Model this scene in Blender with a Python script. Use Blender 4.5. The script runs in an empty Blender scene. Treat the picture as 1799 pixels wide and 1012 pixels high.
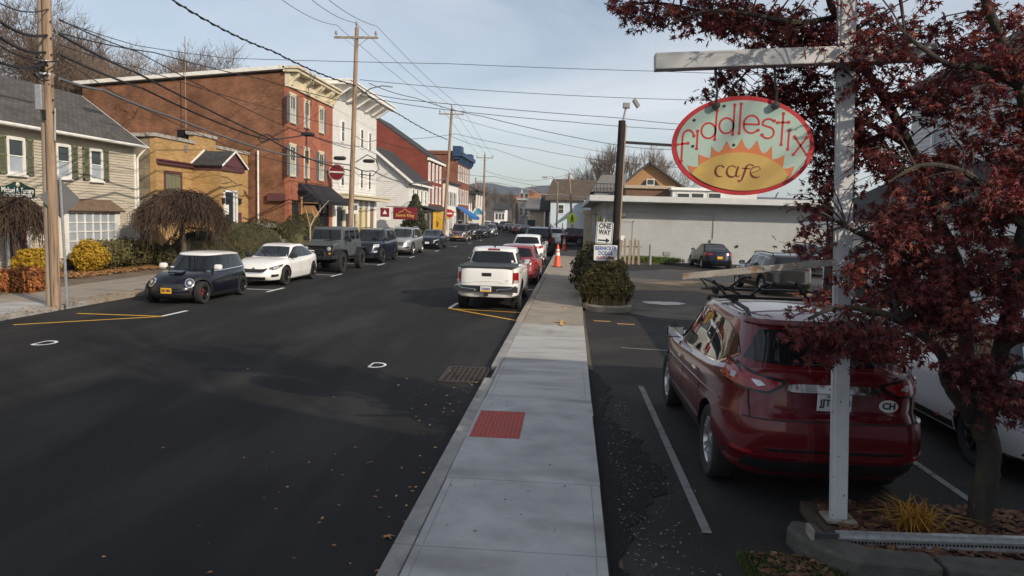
import bpy, bmesh, math, random
import numpy as np
from mathutils import Vector, Matrix

random.seed(7)
rng = np.random.default_rng(7)
S = bpy.context.scene
COL = S.collection
PI = math.pi

# ------------------------------------------------------------------ camera
FPX, CXP, CYP, CAMH = 1290.0, 899.5, 506.0, 2.7          # focal length in pixels of the 1799 px wide photo
YAW, PITCH, ROLL = 0.074767, 0.095650, 0.028
def _rx(a):
    c, s = math.cos(a), math.sin(a); return np.array([[1, 0, 0], [0, c, -s], [0, s, c]])
def _rz(a):
    c, s = math.cos(a), math.sin(a); return np.array([[c, -s, 0], [s, c, 0], [0, 0, 1.0]])
CAMM = _rz(YAW) @ _rx(PI / 2 - PITCH) @ _rz(ROLL)
cd = bpy.data.cameras.new('camera'); cam = bpy.data.objects.new('camera', cd); COL.objects.link(cam)
cd.sensor_width = 36.0; cd.lens = FPX / 1799 * 36.0; cd.clip_start = 0.1; cd.clip_end = 8000
cam.matrix_world = Matrix.Translation((0, 0, CAMH)) @ Matrix([list(r) for r in CAMM]).to_4x4()
S.camera = cam
# measuring helpers: a pixel of the photo plus a known plane gives a real place
def _ray(px, py): return CAMM @ np.array([(px - CXP) / FPX, -(py - CYP) / FPX, -1.0])
def gnd(px, py, z=0.0):
    d = _ray(px, py); t = (z - CAMH) / d[2]; return Vector((d[0] * t, d[1] * t, z))
def at(px, py, Y):
    d = _ray(px, py); t = Y / d[1]; return Vector((d[0] * t, Y, CAMH + d[2] * t))
def atx(px, py, X):
    d = _ray(px, py); t = X / d[0]; return Vector((X, d[1] * t, CAMH + d[2] * t))

# ------------------------------------------------------------------ sky and sun
SUN_EL, SUN_AZ = math.radians(25), math.atan2(0.78, -0.63)  # azimuth from +Y towards +X
W = bpy.data.worlds.new('World'); S.world = W; W.use_nodes = True
nt = W.node_tree; nt.nodes.clear()
def wn(t, **k):
    n = nt.nodes.new(t)
    for a, b in k.items(): setattr(n, a, b)
    return n
sky = wn('ShaderNodeTexSky', sky_type='NISHITA', sun_disc=False, sun_elevation=SUN_EL, sun_rotation=SUN_AZ,
         air_density=1.0, dust_density=1.2, ozone_density=1.0, altitude=100)
tc = wn('ShaderNodeTexCoord'); mp = wn('ShaderNodeMapping'); mp.inputs['Scale'].default_value = (1.0, 1.6, 5.5)
mp.inputs['Rotation'].default_value = (0.0, 0.12, 0.5)
no = wn('ShaderNodeTexNoise'); no.inputs['Scale'].default_value = 1.15; no.inputs['Detail'].default_value = 7; no.inputs['Roughness'].default_value = 0.55
no.inputs['Distortion'].default_value = 0.6
rmp = wn('ShaderNodeValToRGB'); rmp.color_ramp.elements[0].position = 0.36; rmp.color_ramp.elements[1].position = 0.72
rmp.color_ramp.elements[0].color = (0.16, 0.16, 0.16, 1); rmp.color_ramp.elements[1].color = (0.74, 0.74, 0.74, 1)
mix = wn('ShaderNodeMix', data_type='RGBA')
CLOUD = (7.9, 8.1, 8.5, 1)
mix.inputs[7].default_value = CLOUD
bg = wn('ShaderNodeBackground'); bg.inputs['Strength'].default_value = 0.138
out = wn('ShaderNodeOutputWorld')
L = nt.links.new
L(tc.outputs['Generated'], mp.inputs['Vector']); L(mp.outputs['Vector'], no.inputs['Vector'])
L(no.outputs['Fac'], rmp.inputs['Fac']); L(rmp.outputs['Color'], mix.inputs[0]); L(sky.outputs['Color'], mix.inputs[6])
L(mix.outputs[2], bg.inputs['Color']); L(bg.outputs['Background'], out.inputs['Surface'])
sl = bpy.data.lights.new('sun', 'SUN'); so = bpy.data.objects.new('sun', sl); COL.objects.link(so)
sl.energy = 5.0; sl.angle = math.radians(0.5); sl.color = (1.0, 0.87, 0.70)
sd = Vector((math.sin(SUN_AZ) * math.cos(SUN_EL), math.cos(SUN_AZ) * math.cos(SUN_EL), math.sin(SUN_EL)))
so.rotation_euler = sd.to_track_quat('Z', 'Y').to_euler(); so.location = (40, -40, 60)
S.view_settings.view_transform = 'Standard'; S.view_settings.look = 'None'
S.view_settings.exposure = -0.27; S.view_settings.gamma = 1.0; S.view_settings.use_curve_mapping = False
S.cycles.max_bounces = 6; S.cycles.transparent_max_bounces = 8
try: S.cycles.use_denoising = True
except Exception: pass

# ------------------------------------------------------------------ materials
MATS = {}
def M(name, c, rough=0.8, metal=0.0, var=0.12, scale=3.0, c2=None, bump=0.0, bscale=60.0, coat=0.0, spec=0.5,
      stretch=(1, 1, 1), island=0.0, streak=None, speck=None, emit=0.0, detail=6.0, trans=0.0):
    """procedural material: base colour drifting between two tones, optional per-piece variation, streaks, specks, bump"""
    if name in MATS: return MATS[name]
    m = bpy.data.materials.new(name); m.use_nodes = True; MATS[name] = m
    t = m.node_tree; N = t.nodes; b = N['Principled BSDF']; lk = t.links.new
    b.inputs['Roughness'].default_value = rough; b.inputs['Metallic'].default_value = metal
    b.inputs['Specular IOR Level'].default_value = spec
    if coat: b.inputs['Coat Weight'].default_value = coat; b.inputs['Coat Roughness'].default_value = 0.04
    co = N.new('ShaderNodeTexCoord'); mpn = N.new('ShaderNodeMapping'); mpn.inputs['Scale'].default_value = stretch
    lk(co.outputs['Object'], mpn.inputs['Vector'])
    lo = [max(0, x * (1 - var)) for x in c[:3]]; hi = list(c2[:3]) if c2 else [min(1, x * (1 + var)) for x in c[:3]]
    nz = N.new('ShaderNodeTexNoise'); nz.inputs['Scale'].default_value = scale; nz.inputs['Detail'].default_value = detail; nz.inputs['Roughness'].default_value = 0.62
    lk(mpn.outputs['Vector'], nz.inputs['Vector'])
    rp = N.new('ShaderNodeMapRange'); rp.inputs['From Min'].default_value = 0.3; rp.inputs['From Max'].default_value = 0.7
    lk(nz.outputs['Fac'], rp.inputs['Value'])
    mx = N.new('ShaderNodeMix'); mx.data_type = 'RGBA'; mx.inputs[6].default_value = (*lo, 1); mx.inputs[7].default_value = (*hi, 1)
    lk(rp.outputs['Result'], mx.inputs[0]); last = mx.outputs[2]
    def blend(fac_out, col, amount):
        nonlocal last
        q = N.new('ShaderNodeMath'); q.operation = 'MULTIPLY'; q.inputs[1].default_value = amount; lk(fac_out, q.inputs[0])
        y = N.new('ShaderNodeMix'); y.data_type = 'RGBA'; lk(q.outputs[0], y.inputs[0]); lk(last, y.inputs[6]); y.inputs[7].default_value = (*col, 1); last = y.outputs[2]
    if streak:      # (colour, amount, stretch vector, scale, threshold)
        col, am, st, sc, th = streak
        m2 = N.new('ShaderNodeMapping'); m2.inputs['Scale'].default_value = st; lk(co.outputs['Object'], m2.inputs['Vector'])
        n2 = N.new('ShaderNodeTexNoise'); n2.inputs['Scale'].default_value = sc; n2.inputs['Detail'].default_value = 5; lk(m2.outputs['Vector'], n2.inputs['Vector'])
        r2 = N.new('ShaderNodeMapRange'); r2.inputs['From Min'].default_value = th; r2.inputs['From Max'].default_value = min(0.95, th + 0.16); lk(n2.outputs['Fac'], r2.inputs['Value'])
        blend(r2.outputs['Result'], col, am)
    if speck:       # (colour, amount, scale, threshold)
        col, am, sc, th = speck
        n3 = N.new('ShaderNodeTexNoise'); n3.inputs['Scale'].default_value = sc; n3.inputs['Detail'].default_value = 2; lk(co.outputs['Object'], n3.inputs['Vector'])
        r3 = N.new('ShaderNodeMapRange'); r3.inputs['From Min'].default_value = th; r3.inputs['From Max'].default_value = th + 0.05; lk(n3.outputs['Fac'], r3.inputs['Value'])
        blend(r3.outputs['Result'], col, am)
    if island:
        gi = N.new('ShaderNodeNewGeometry'); hs = N.new('ShaderNodeHueSaturation')
        mr = N.new('ShaderNodeMapRange'); mr.inputs['To Min'].default_value = 1 - island; mr.inputs['To Max'].default_value = 1 + island
        lk(gi.outputs['Random Per Island'], mr.inputs['Value']); lk(mr.outputs['Result'], hs.inputs['Value'])
        mh = N.new('ShaderNodeMapRange'); mh.inputs['To Min'].default_value = 0.5 - island * 0.05; mh.inputs['To Max'].default_value = 0.5 + island * 0.05
        lk(gi.outputs['Random Per Island'], mh.inputs['Value']); lk(mh.outputs['Result'], hs.inputs['Hue'])
        lk(last, hs.inputs['Color']); last = hs.outputs['Color']
    lk(last, b.inputs['Base Color'])
    if bump:
        nb = N.new('ShaderNodeTexNoise'); nb.inputs['Scale'].default_value = bscale; nb.inputs['Detail'].default_value = 4; lk(mpn.outputs['Vector'], nb.inputs['Vector'])
        bp = N.new('ShaderNodeBump'); bp.inputs['Strength'].default_value = bump; bp.inputs['Distance'].default_value = 0.02
        lk(nb.outputs['Fac'], bp.inputs['Height']); lk(bp.outputs['Normal'], b.inputs['Normal'])
    if emit: lk(last, b.inputs['Emission Color']); b.inputs['Emission Strength'].default_value = emit
    if trans:
        tr = N.new('ShaderNodeBsdfTranslucent'); ms = N.new('ShaderNodeMixShader'); ms.inputs[0].default_value = trans
        lk(last, tr.inputs['Color']); lk(b.outputs[0], ms.inputs[1]); lk(tr.outputs[0], ms.inputs[2]); lk(ms.outputs[0], N['Material Output'].inputs['Surface'])
    return m

def brick_mat(name, c1, c2, mortar, bw=0.21, bh=0.072, msize=0.010, var=0.35, bump=0.5, slope=None, rough=0.9, offset=0.5, stain=None):
    """courses laid along the wall; works on walls facing either street axis"""
    if name in MATS: return MATS[name]
    m = bpy.data.materials.new(name); m.use_nodes = True; MATS[name] = m
    t = m.node_tree; N = t.nodes; b = N['Principled BSDF']; lk = t.links.new
    b.inputs['Roughness'].default_value = rough; b.inputs['Specular IOR Level'].default_value = 0.25
    co = N.new('ShaderNodeTexCoord'); sx = N.new('ShaderNodeSeparateXYZ'); lk(co.outputs['Object'], sx.inputs[0])
    cx = N.new('ShaderNodeCombineXYZ')
    if slope:   # roof slope: courses run along axis slope[0], rise along axis slope[1] scaled
        lk(sx.outputs[slope[0]], cx.inputs[0])
        ml = N.new('ShaderNodeMath'); ml.operation = 'MULTIPLY'; ml.inputs[1].default_value = slope[2]; lk(sx.outputs[slope[1]], ml.inputs[0]); lk(ml.outputs[0], cx.inputs[1])
    else:
        ad = N.new('ShaderNodeMath'); lk(sx.outputs[0], ad.inputs[0]); lk(sx.outputs[1], ad.inputs[1])
        lk(ad.outputs[0], cx.inputs[0]); lk(sx.outputs[2], cx.inputs[1])
    br = N.new('ShaderNodeTexBrick'); br.offset = offset
    for k, v in (('Scale', 1.0), ('Mortar Size', msize), ('Mortar Smooth', 0.2), ('Bias', 0.0), ('Brick Width', bw), ('Row Height', bh)): br.inputs[k].default_value = v
    br.inputs['Color1'].default_value = (*c1, 1); br.inputs['Color2'].default_value = (*c2, 1); br.inputs['Mortar'].default_value = (*mortar, 1)
    lk(cx.outputs[0], br.inputs['Vector'])
    nz = N.new('ShaderNodeTexNoise'); nz.inputs['Scale'].default_value = 0.9; nz.inputs['Detail'].default_value = 8; nz.inputs['Roughness'].default_value = 0.7; lk(co.outputs['Object'], nz.inputs['Vector'])
    mr = N.new('ShaderNodeMapRange'); mr.inputs['From Min'].default_value = 0.3; mr.inputs['From Max'].default_value = 0.7; mr.inputs['To Min'].default_value = 1 - var; mr.inputs['To Max'].default_value = 1 + var * 0.6
    lk(nz.outputs['Fac'], mr.inputs['Value'])
    hs = N.new('ShaderNodeHueSaturation'); lk(mr.outputs[0], hs.inputs['Value']); lk(br.outputs['Color'], hs.inputs['Color']); last = hs.outputs['Color']
    if stain:
        col, th, sc = stain
        n2 = N.new('ShaderNodeTexNoise'); n2.inputs['Scale'].default_value = sc; n2.inputs['Detail'].default_value = 8; lk(co.outputs['Object'], n2.inputs['Vector'])
        r2 = N.new('ShaderNodeMapRange'); r2.inputs['From Min'].default_value = th; r2.inputs['From Max'].default_value = th + 0.12; r2.inputs['To Max'].default_value = 0.7; lk(n2.outputs['Fac'], r2.inputs['Value'])
        y = N.new('ShaderNodeMix'); y.data_type = 'RGBA'; lk(r2.outputs[0], y.inputs[0]); lk(last, y.inputs[6]); y.inputs[7].default_value = (*col, 1); last = y.outputs[2]
    lk(last, b.inputs['Base Color'])
    bp = N.new('ShaderNodeBump'); bp.inputs['Strength'].default_value = bump; bp.inputs['Distance'].default_value = 0.012; bp.invert = True
    lk(br.outputs['Fac'], bp.inputs['Height']); lk(bp.outputs['Normal'], b.inputs['Normal'])
    return m

# ------------------------------------------------------------------ mesh building
WL = {}                       # where each thing's own origin lies in the world
class MB:
    def __init__(s): s.v = []; s.f = []; s.m = []
    def poly(s, pts, mi=0):
        i = len(s.v); s.v += [tuple(p) for p in pts]; s.f.append(tuple(range(i, i + len(pts)))); s.m.append(mi); return s
    def add(s, vs, fs, mi=0):
        i = len(s.v); s.v += [tuple(p) for p in vs]; s.f += [tuple(a + i for a in f) for f in fs]; s.m += [mi] * len(fs); return s
    def box(s, a, b, mi=0):
        x0, y0, z0 = (min(a[i], b[i]) for i in range(3)); x1, y1, z1 = (max(a[i], b[i]) for i in range(3))
        return s.add([(x0, y0, z0), (x1, y0, z0), (x1, y1, z0), (x0, y1, z0), (x0, y0, z1), (x1, y0, z1), (x1, y1, z1), (x0, y1, z1)],
                     [(0, 3, 2, 1), (4, 5, 6, 7), (0, 1, 5, 4), (1, 2, 6, 5), (2, 3, 7, 6), (3, 0, 4, 7)], mi)
    def obox(s, c, ux, uy, uz, mi=0):      # centre and three half-edge vectors
        c, ux, uy, uz = map(Vector, (c, ux, uy, uz))
        vs = [c + a * ux + b * uy + d * uz for d in (-1, 1) for a, b in ((-1, -1), (1, -1), (1, 1), (-1, 1))]
        return s.add(vs, [(0, 3, 2, 1), (4, 5, 6, 7), (0, 1, 5, 4), (1, 2, 6, 5), (2, 3, 7, 6), (3, 0, 4, 7)], mi)
    def bar(s, p, q, w, h, mi=0, up=(0, 0, 1)):   # rectangular bar from p to q
        p, q = Vector(p), Vector(q); d = q - p; u = Vector(up)
        if abs(d.normalized().dot(u)) > 0.99: u = Vector((0, 1, 0))
        sx = d.cross(u).normalized(); sz = sx.cross(d).normalized()
        return s.obox((p + q) / 2, d / 2, sx * w / 2, sz * h / 2, mi)
    def tube(s, pts, r, n=6, mi=0, cap=True):
        pts = [Vector(p) for p in pts]; rs = r if hasattr(r, '__len__') else [r] * len(pts)
        vs = []; prev = None
        for i, p in enumerate(pts):
            d = (pts[min(i + 1, len(pts) - 1)] - pts[max(i - 1, 0)])
            d = d.normalized() if d.length > 1e-9 else Vector((0, 0, 1))
            if prev is None:
                a = d.orthogonal().normalized()
            else:
                a = prev - d * prev.dot(d); a = a.normalized() if a.length > 1e-6 else d.orthogonal().normalized()
            prev = a; b = d.cross(a)
            vs += [p + (a * math.cos(2 * PI * k / n) + b * math.sin(2 * PI * k / n)) * rs[i] for k in range(n)]
        fs = [(i * n + k, i * n + (k + 1) % n, (i + 1) * n + (k + 1) % n, (i + 1) * n + k) for i in range(len(pts) - 1) for k in range(n)]
        if cap: fs += [tuple(reversed(range(n))), tuple((len(pts) - 1) * n + k for k in range(n))]
        return s.add(vs, fs, mi)
    def lathe(s, prof, c=(0, 0, 0), axis='Z', n=24, mi=0, close=False):   # prof: (radius, height)
        vs = []
        for r, h in prof:
            for k in range(n):
                a = 2 * PI * k / n; x, y = r * math.cos(a), r * math.sin(a)
                p = {'Z': (x, y, h), 'X': (h, x, y), 'Y': (x, h, y)}[axis]
                vs.append((p[0] + c[0], p[1] + c[1], p[2] + c[2]))
        m = len(prof); fs = [(i * n + k, i * n + (k + 1) % n, ((i + 1) % m) * n + (k + 1) % n, ((i + 1) % m) * n + k) for i in range(m if close else m - 1) for k in range(n)]
        if not close:
            if prof[0][0] > 1e-6: fs.append(tuple(reversed(range(n))))
            if prof[-1][0] > 1e-6: fs.append(tuple((m - 1) * n + k for k in range(n)))
        return s.add(vs, fs, mi)
    def prism(s, poly, o, ux, uy, depth, mi=0):    # flat outline pushed back by depth along -(ux x uy)
        o, ux, uy = Vector(o), Vector(ux), Vector(uy); nn = ux.cross(uy).normalized()
        A = [o + ux * a + uy * b for a, b in poly]; B = [p - nn * depth for p in A]; n = len(poly)
        return s.add(A + B, [tuple(range(n)), tuple(reversed(range(n, 2 * n)))] + [(i, i + n, (i + 1) % n + n, (i + 1) % n) for i in range(n)], mi)
    def slab(s, a, b, c, d, t, mi=0):              # four corners and a thickness below
        a, b, c, d = map(Vector, (a, b, c, d)); n = (b - a).cross(d - a).normalized() * t
        vs = [a, b, c, d, a - n, b - n, c - n, d - n]
        return s.add(vs, [(0, 1, 2, 3), (7, 6, 5, 4), (0, 4, 5, 1), (1, 5, 6, 2), (2, 6, 7, 3), (3, 7, 4, 0)], mi)
    def mesh(s, name, mats, off=(0, 0, 0), smooth=False, sharp=40):
        me = bpy.data.meshes.new(name); ox, oy, oz = off
        me.from_pydata([(x - ox, y - oy, z - oz) for x, y, z in s.v], [], s.f)
        for m in (mats if isinstance(mats, (list, tuple)) else [mats]): me.materials.append(m)
        if any(s.m): me.polygons.foreach_set('material_index', s.m)
        bm = bmesh.new(); bm.from_mesh(me); bmesh.ops.recalc_face_normals(bm, faces=bm.faces); bm.to_mesh(me); bm.free()
        if smooth: shade(me, sharp)
        me.update(); return me
    def build(s, name, mats, parent=None, world=True, smooth=False, bevel=0.0, loc=None, label=None, cat=None, group=None, kind=None, sharp=40):
        off = Vector(loc) if loc is not None else Vector((0, 0, 0))
        o = bpy.data.objects.new(name, s.mesh(name, mats, off, smooth, sharp)); COL.objects.link(o)
        put(o, parent, world, off)
        if bevel:
            b = o.modifiers.new('bevel', 'BEVEL'); b.width = bevel; b.segments = 2; b.limit_method = 'ANGLE'; b.angle_limit = 0.6
        tag(o, label, cat, group, kind); return o
def shade(me, sharp=40):
    me.polygons.foreach_set('use_smooth', [True] * len(me.polygons))
    try: me.set_sharp_from_angle(angle=math.radians(sharp))
    except Exception: pass
def put(o, parent, world, off):
    if parent is not None:
        o.parent = parent
        o.location = (off - WL[parent]) if world else off
    else: o.location = off
    WL[o] = off if world else Vector((0, 0, 0))
def tag(o, label=None, cat=None, group=None, kind=None):
    if label: o['label'] = label
    if cat: o['category'] = cat
    if group: o['group'] = group
    if kind: o['kind'] = kind
    return o
def thing(name, label, cat, loc=(0, 0, 0), group=None, rz=0.0):
    o = bpy.data.objects.new(name, None); COL.objects.link(o); o.location = loc; o.rotation_euler = (0, 0, rz); o.empty_display_size = 0.2
    WL[o] = Vector(loc); return tag(o, label, cat, group)
def copy_tree(o, parent=None):
    c = o.copy(); COL.objects.link(c); c.parent = parent
    for ch in list(o.children): copy_tree(ch, c)
    return c
def npmesh(name, V, F, mat, parent=None, loc=None, world=True, **tags):
    """big foliage meshes straight from arrays; F is (n,3) or (n,4)"""
    V = np.asarray(V, np.float32).reshape(-1, 3); F = np.asarray(F, np.int32); off = Vector(loc) if loc is not None else Vector((0, 0, 0))
    V = V - np.array(off, np.float32)
    me = bpy.data.meshes.new(name); me.vertices.add(len(V)); me.vertices.foreach_set('co', V.ravel())
    k = F.shape[1]; me.loops.add(F.size); me.loops.foreach_set('vertex_index', F.ravel())
    me.polygons.add(len(F)); me.polygons.foreach_set('loop_start', np.arange(0, F.size, k, dtype=np.int32))
    me.update(calc_edges=True); me.materials.append(mat)
    o = bpy.data.objects.new(name, me); COL.objects.link(o); put(o, parent, world, off); return tag(o, **tags)
def text(name, body, size, mat, o, ux, uy, parent=None, world=True, depth=0.004, bold=0.0, width=None, spacing=1.0, **tags):
    cu = bpy.data.curves.new(name, 'FONT'); cu.body = body; cu.size = size; cu.extrude = depth / 2; cu.offset = bold
    cu.align_x = 'CENTER'; cu.align_y = 'CENTER'; cu.resolution_u = 2; cu.space_character = spacing
    tmp = bpy.data.objects.new('tmp', cu); COL.objects.link(tmp)
    dg = bpy.context.evaluated_depsgraph_get(); me = bpy.data.meshes.new_from_object(tmp.evaluated_get(dg)); bpy.data.objects.remove(tmp)
    ux, uy = Vector(ux).normalized(), Vector(uy).normalized(); nn = ux.cross(uy).normalized(); o = Vector(o)
    xs = [v.co.x for v in me.vertices]; k = (width / max(1e-6, max(xs) - min(xs))) if (width and xs) else 1.0
    for v in me.vertices: c = v.co.copy(); v.co = o + ux * c.x * k + uy * c.y + nn * c.z
    me.materials.clear(); me.materials.append(mat); me.name = name
    ob = bpy.data.objects.new(name, me); COL.objects.link(ob); put(ob, parent, world, Vector((0, 0, 0))); return tag(ob, **tags)

# facades: 'E' faces the street from the left side (+X), 'W' faces it from the right (-X), 'S' faces the camera (-Y)
def fp(face, plane, a, z, d):
    return (plane + d, a, z) if face == 'E' else (plane - d, a, z) if face == 'W' else (a, plane - d, z)
def fbox(mb, face, plane, a0, a1, z0, z1, d0, d1, mi=0): return mb.box(fp(face, plane, a0, z0, d0), fp(face, plane, a1, z1, d1), mi)
def window(parent, face, plane, a0, a1, z0, z1, frame, pane, sill=None, casing=0.09, bars=(1, 2), proud=0.06, name='window', curtain=None, arch=False):
    mb = MB(); c = casing
    for q in ((a0 - c, a0, z0 - c, z1 + c), (a1, a1 + c, z0 - c, z1 + c), (a0, a1, z1, z1 + c * 1.2), (a0, a1, z0 - c, z0)): fbox(mb, face, plane, *q, -0.05, proud)
    nx, nz = bars; s = min(0.045, (a1 - a0) * 0.06)
    for k in range(1, nx): x = a0 + (a1 - a0) * k / nx; fbox(mb, face, plane, x - s / 2, x + s / 2, z0, z1, -0.04, proud * 0.45)
    for k in range(1, nz): z = z0 + (z1 - z0) * k / nz; fbox(mb, face, plane, a0, a1, z - s / 2, z + s / 2, -0.04, proud * 0.6)
    if arch: fbox(mb, face, plane, a0 - c * 1.5, a1 + c * 1.5, z1 + c * 1.2, z1 + c * 2.6, -0.05, proud * 1.3)
    w = mb.build(name, frame, parent)
    for i in range(nz):
        za, zb = z0 + (z1 - z0) * i / nz, z0 + (z1 - z0) * (i + 1) / nz
        p = MB(); fbox(p, face, plane, a0, a1, za + s / 2 if i else za, zb - s / 2 if i < nz - 1 else zb, -0.03, 0.006 + 0.012 * (i == nz - 1)); p.build('pane', curtain if (curtain and i == 0) else pane, w)
    if sill:
        p = MB(); fbox(p, face, plane, a0 - c * 1.3, a1 + c * 1.3, z0 - c - 0.07, z0 - c - 0.002, -0.05, proud + 0.05); p.build('sill', sill, w)
    return w
def lapped(mb, face, plane, a0, a1, z0, z1, pitch=0.115, lip=0.018, ends=None):
    """lapped weather boards: each course a tilted board whose lower edge stands proud"""
    n = int(round((z1 - z0) / pitch)); h = (z1 - z0) / n
    for i in range(n):
        za = z0 + i * h; zb = za + h
        l, r = ends(za + h / 2) if ends else (a0, a1)
        if r - l < 0.05: continue
        A = [fp(face, plane, l, za, lip), fp(face, plane, r, za, lip), fp(face, plane, r, zb, 0.003), fp(face, plane, l, zb, 0.003), fp(face, plane, l, za, -0.01), fp(face, plane, r, za, -0.01), fp(face, plane, r, zb, -0.01), fp(face, plane, l, zb, -0.01)]
        mb.add(A, [(0, 1, 2, 3), (4, 5, 1, 0), (7, 6, 5, 4), (0, 3, 7, 4), (1, 5, 6, 2), (3, 2, 6, 7)])
# ------------------------------------------------------------------ the palette
ASPHALT = M('asphalt new', (0.0165, 0.0162, 0.0165), 0.88, var=0.3, scale=0.7, stretch=(1.4, 0.22, 1), bump=0.5, bscale=130, spec=0.22,
            streak=((0.042, 0.041, 0.039), 0.6, (.9, 0.22, 1), 0.9, 0.48), speck=((0.16, 0.15, 0.14), 0.7, 95, 0.71))
LOT = M('asphalt old', (0.027, 0.0255, 0.024), 0.9, var=0.3, scale=0.6, bump=0.5, bscale=90, spec=0.25,
        streak=((0.058, 0.053, 0.047), 0.7, (1, 1, 1), 0.5, 0.52), speck=((0.2, 0.18, 0.16), 0.6, 60, 0.68))
FRESH = M('asphalt patch', (0.012, 0.012, 0.013), 0.9, var=0.4, scale=6, bump=0.9, bscale=70, spec=0.25, speck=((0.09, 0.07, 0.05), 0.8, 30, 0.66))
CONC = M('concrete new', (0.40, 0.395, 0.38), 0.9, var=0.17, scale=1.1, bump=0.25, bscale=120, spec=0.2, stretch=(0.6, 2.4, 1),
         streak=((0.24, 0.235, 0.225), 0.8, (0.5, 1.8, 1), 1.3, 0.53), speck=((0.07, 0.06, 0.05), 0.8, 22, 0.735))
CONC2 = M('concrete new warm', (0.37, 0.36, 0.335), 0.9, var=0.2, scale=0.9, bump=0.25, bscale=120, spec=0.2, streak=((0.23, 0.22, 0.20), 0.8, (1, 1, 1), 1.7, 0.55), speck=((0.07, 0.06, 0.05), 0.8, 30, 0.72))
CONC3 = M('concrete new grey', (0.385, 0.385, 0.38), 0.9, var=0.18, scale=2.2, bump=0.25, bscale=120, spec=0.2, streak=((0.25, 0.245, 0.235), 0.9, (.8, 1.6, 1), 0.8, 0.54), speck=((0.08, 0.07, 0.06), 0.8, 26, 0.73))
CONCS = [CONC, CONC2, CONC3]
CONCOLD = M('concrete worn', (0.29, 0.255, 0.21), 0.92, var=0.22, scale=1.5, bump=0.3, bscale=70, spec=0.2, speck=((0.10, 0.08, 0.06), 0.7, 18, 0.66))
KERBM = M('kerb concrete', (0.29, 0.28, 0.265), 0.92, var=0.2, scale=4, bump=0.4, bscale=60, spec=0.2, streak=((0.15, 0.14, 0.13), 0.6, (1, 0.5, 1), 2.5, 0.55))
STONE = M('kerb weathered', (0.105, 0.098, 0.088), 0.95, var=0.3, scale=5, bump=0.6, bscale=40, spec=0.2, streak=((0.07, 0.07, 0.055), 0.7, (1, 1, 1), 4, 0.5))
SOIL = M('soil', (0.075, 0.055, 0.038), 0.97, var=0.4, scale=5, bump=0.7, bscale=30)
DIRT = M('packed dirt', (0.20, 0.145, 0.085), 0.97, var=0.3, scale=1.2, bump=0.4, bscale=50, streak=((0.10, 0.075, 0.05), 0.6, (1, 1, 1), 0.9, 0.52))
PAVER = brick_mat('brick pavers', (0.25, 0.19, 0.14), (0.19, 0.15, 0.115), (0.09, 0.075, 0.06), bw=0.22, bh=0.11, slope=(1, 0, 1.0), bump=0.6)
ROADWHITE = M('road paint white', (0.72, 0.72, 0.70), 0.8, var=0.1, scale=6, streak=((0.30, 0.30, 0.30), 0.5, (1, 1, 1), 9, 0.57))
FADED = M('road paint faded', (0.20, 0.20, 0.19), 0.85, var=0.2, scale=6, streak=((0.07, 0.068, 0.065), 0.8, (1, 1, 1), 6, 0.5))
ROADYEL = M('road paint yellow', (0.62, 0.34, 0.03), 0.8, var=0.12, scale=6, streak=((0.25, 0.16, 0.05), 0.5, (1, 1, 1), 8, 0.58))
ORANGEPAINT = M('marking spray orange', (0.62, 0.33, 0.08), 0.85, var=0.2, scale=8, streak=((0.30, 0.25, 0.19), 0.7, (1, 1, 1), 12, 0.5))
TACT = M('tactile red', (0.36, 0.060, 0.045), 0.75, var=0.14, scale=5, bump=0.1, streak=((0.22, 0.07, 0.06), 0.4, (1, 1, 1), 3, 0.55))
IRON = M('cast iron', (0.055, 0.044, 0.038), 0.75, 0.4, var=0.35, scale=12, bump=0.3)
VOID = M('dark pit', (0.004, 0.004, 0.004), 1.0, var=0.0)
POLEW = M('pole timber', (0.33, 0.235, 0.165), 0.9, var=0.25, scale=3, stretch=(5, 5, 0.35), bump=0.8, bscale=22, spec=0.2,
          streak=((0.12, 0.08, 0.055), 0.9, (9, 9, 0.35), 2.2, 0.50))
POLEG = M('pole timber grey', (0.30, 0.24, 0.185), 0.9, var=0.25, scale=3, stretch=(5, 5, 0.3), bump=0.5, bscale=20, streak=((0.14, 0.10, 0.075), 0.7, (7, 7, 0.2), 1.5, 0.55))
POLED = M('pole timber dark', (0.016, 0.012, 0.010), 0.85, var=0.3, scale=3, stretch=(5, 5, 0.3), bump=0.5, bscale=20)
CABLE = M('cable black', (0.012, 0.012, 0.013), 0.6, var=0.1)
CABLEG = M('cable sleeve grey', (0.11, 0.115, 0.125), 0.5, var=0.1)
GALV = M('galvanised steel', (0.50, 0.51, 0.52), 0.45, 0.75, var=0.16, scale=14, streak=((0.30, 0.31, 0.32), 0.5, (1, 1, 1), 20, 0.5))
GREYMET = M('grey painted metal', (0.28, 0.28, 0.28), 0.55, 0.2, var=0.1)
PORCEL = M('insulator', (0.22, 0.20, 0.19), 0.3, var=0.1)
BLACK = M('black trim', (0.013, 0.013, 0.014), 0.55, var=0.05)
BLACKGL = M('black gloss', (0.008, 0.008, 0.009), 0.2, var=0.05)
RUBBER = M('tyre rubber', (0.020, 0.019, 0.018), 0.85, var=0.2, scale=9)
GLASS = M('tinted glass', (0.008, 0.010, 0.011), 0.02, var=0.0, spec=0.6)
GLASS2 = M('window glass', (0.030, 0.036, 0.042), 0.03, var=0.2, scale=2, spec=0.7)
GLASSL = M('glass with blind behind', (0.34, 0.38, 0.42), 0.12, var=0.12, scale=2, spec=0.5)
CHROME = M('chrome', (0.75, 0.75, 0.76), 0.08, 1.0, var=0.02)
ALLOY = M('alloy wheel', (0.52, 0.52, 0.53), 0.3, 0.85, var=0.05)
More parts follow.
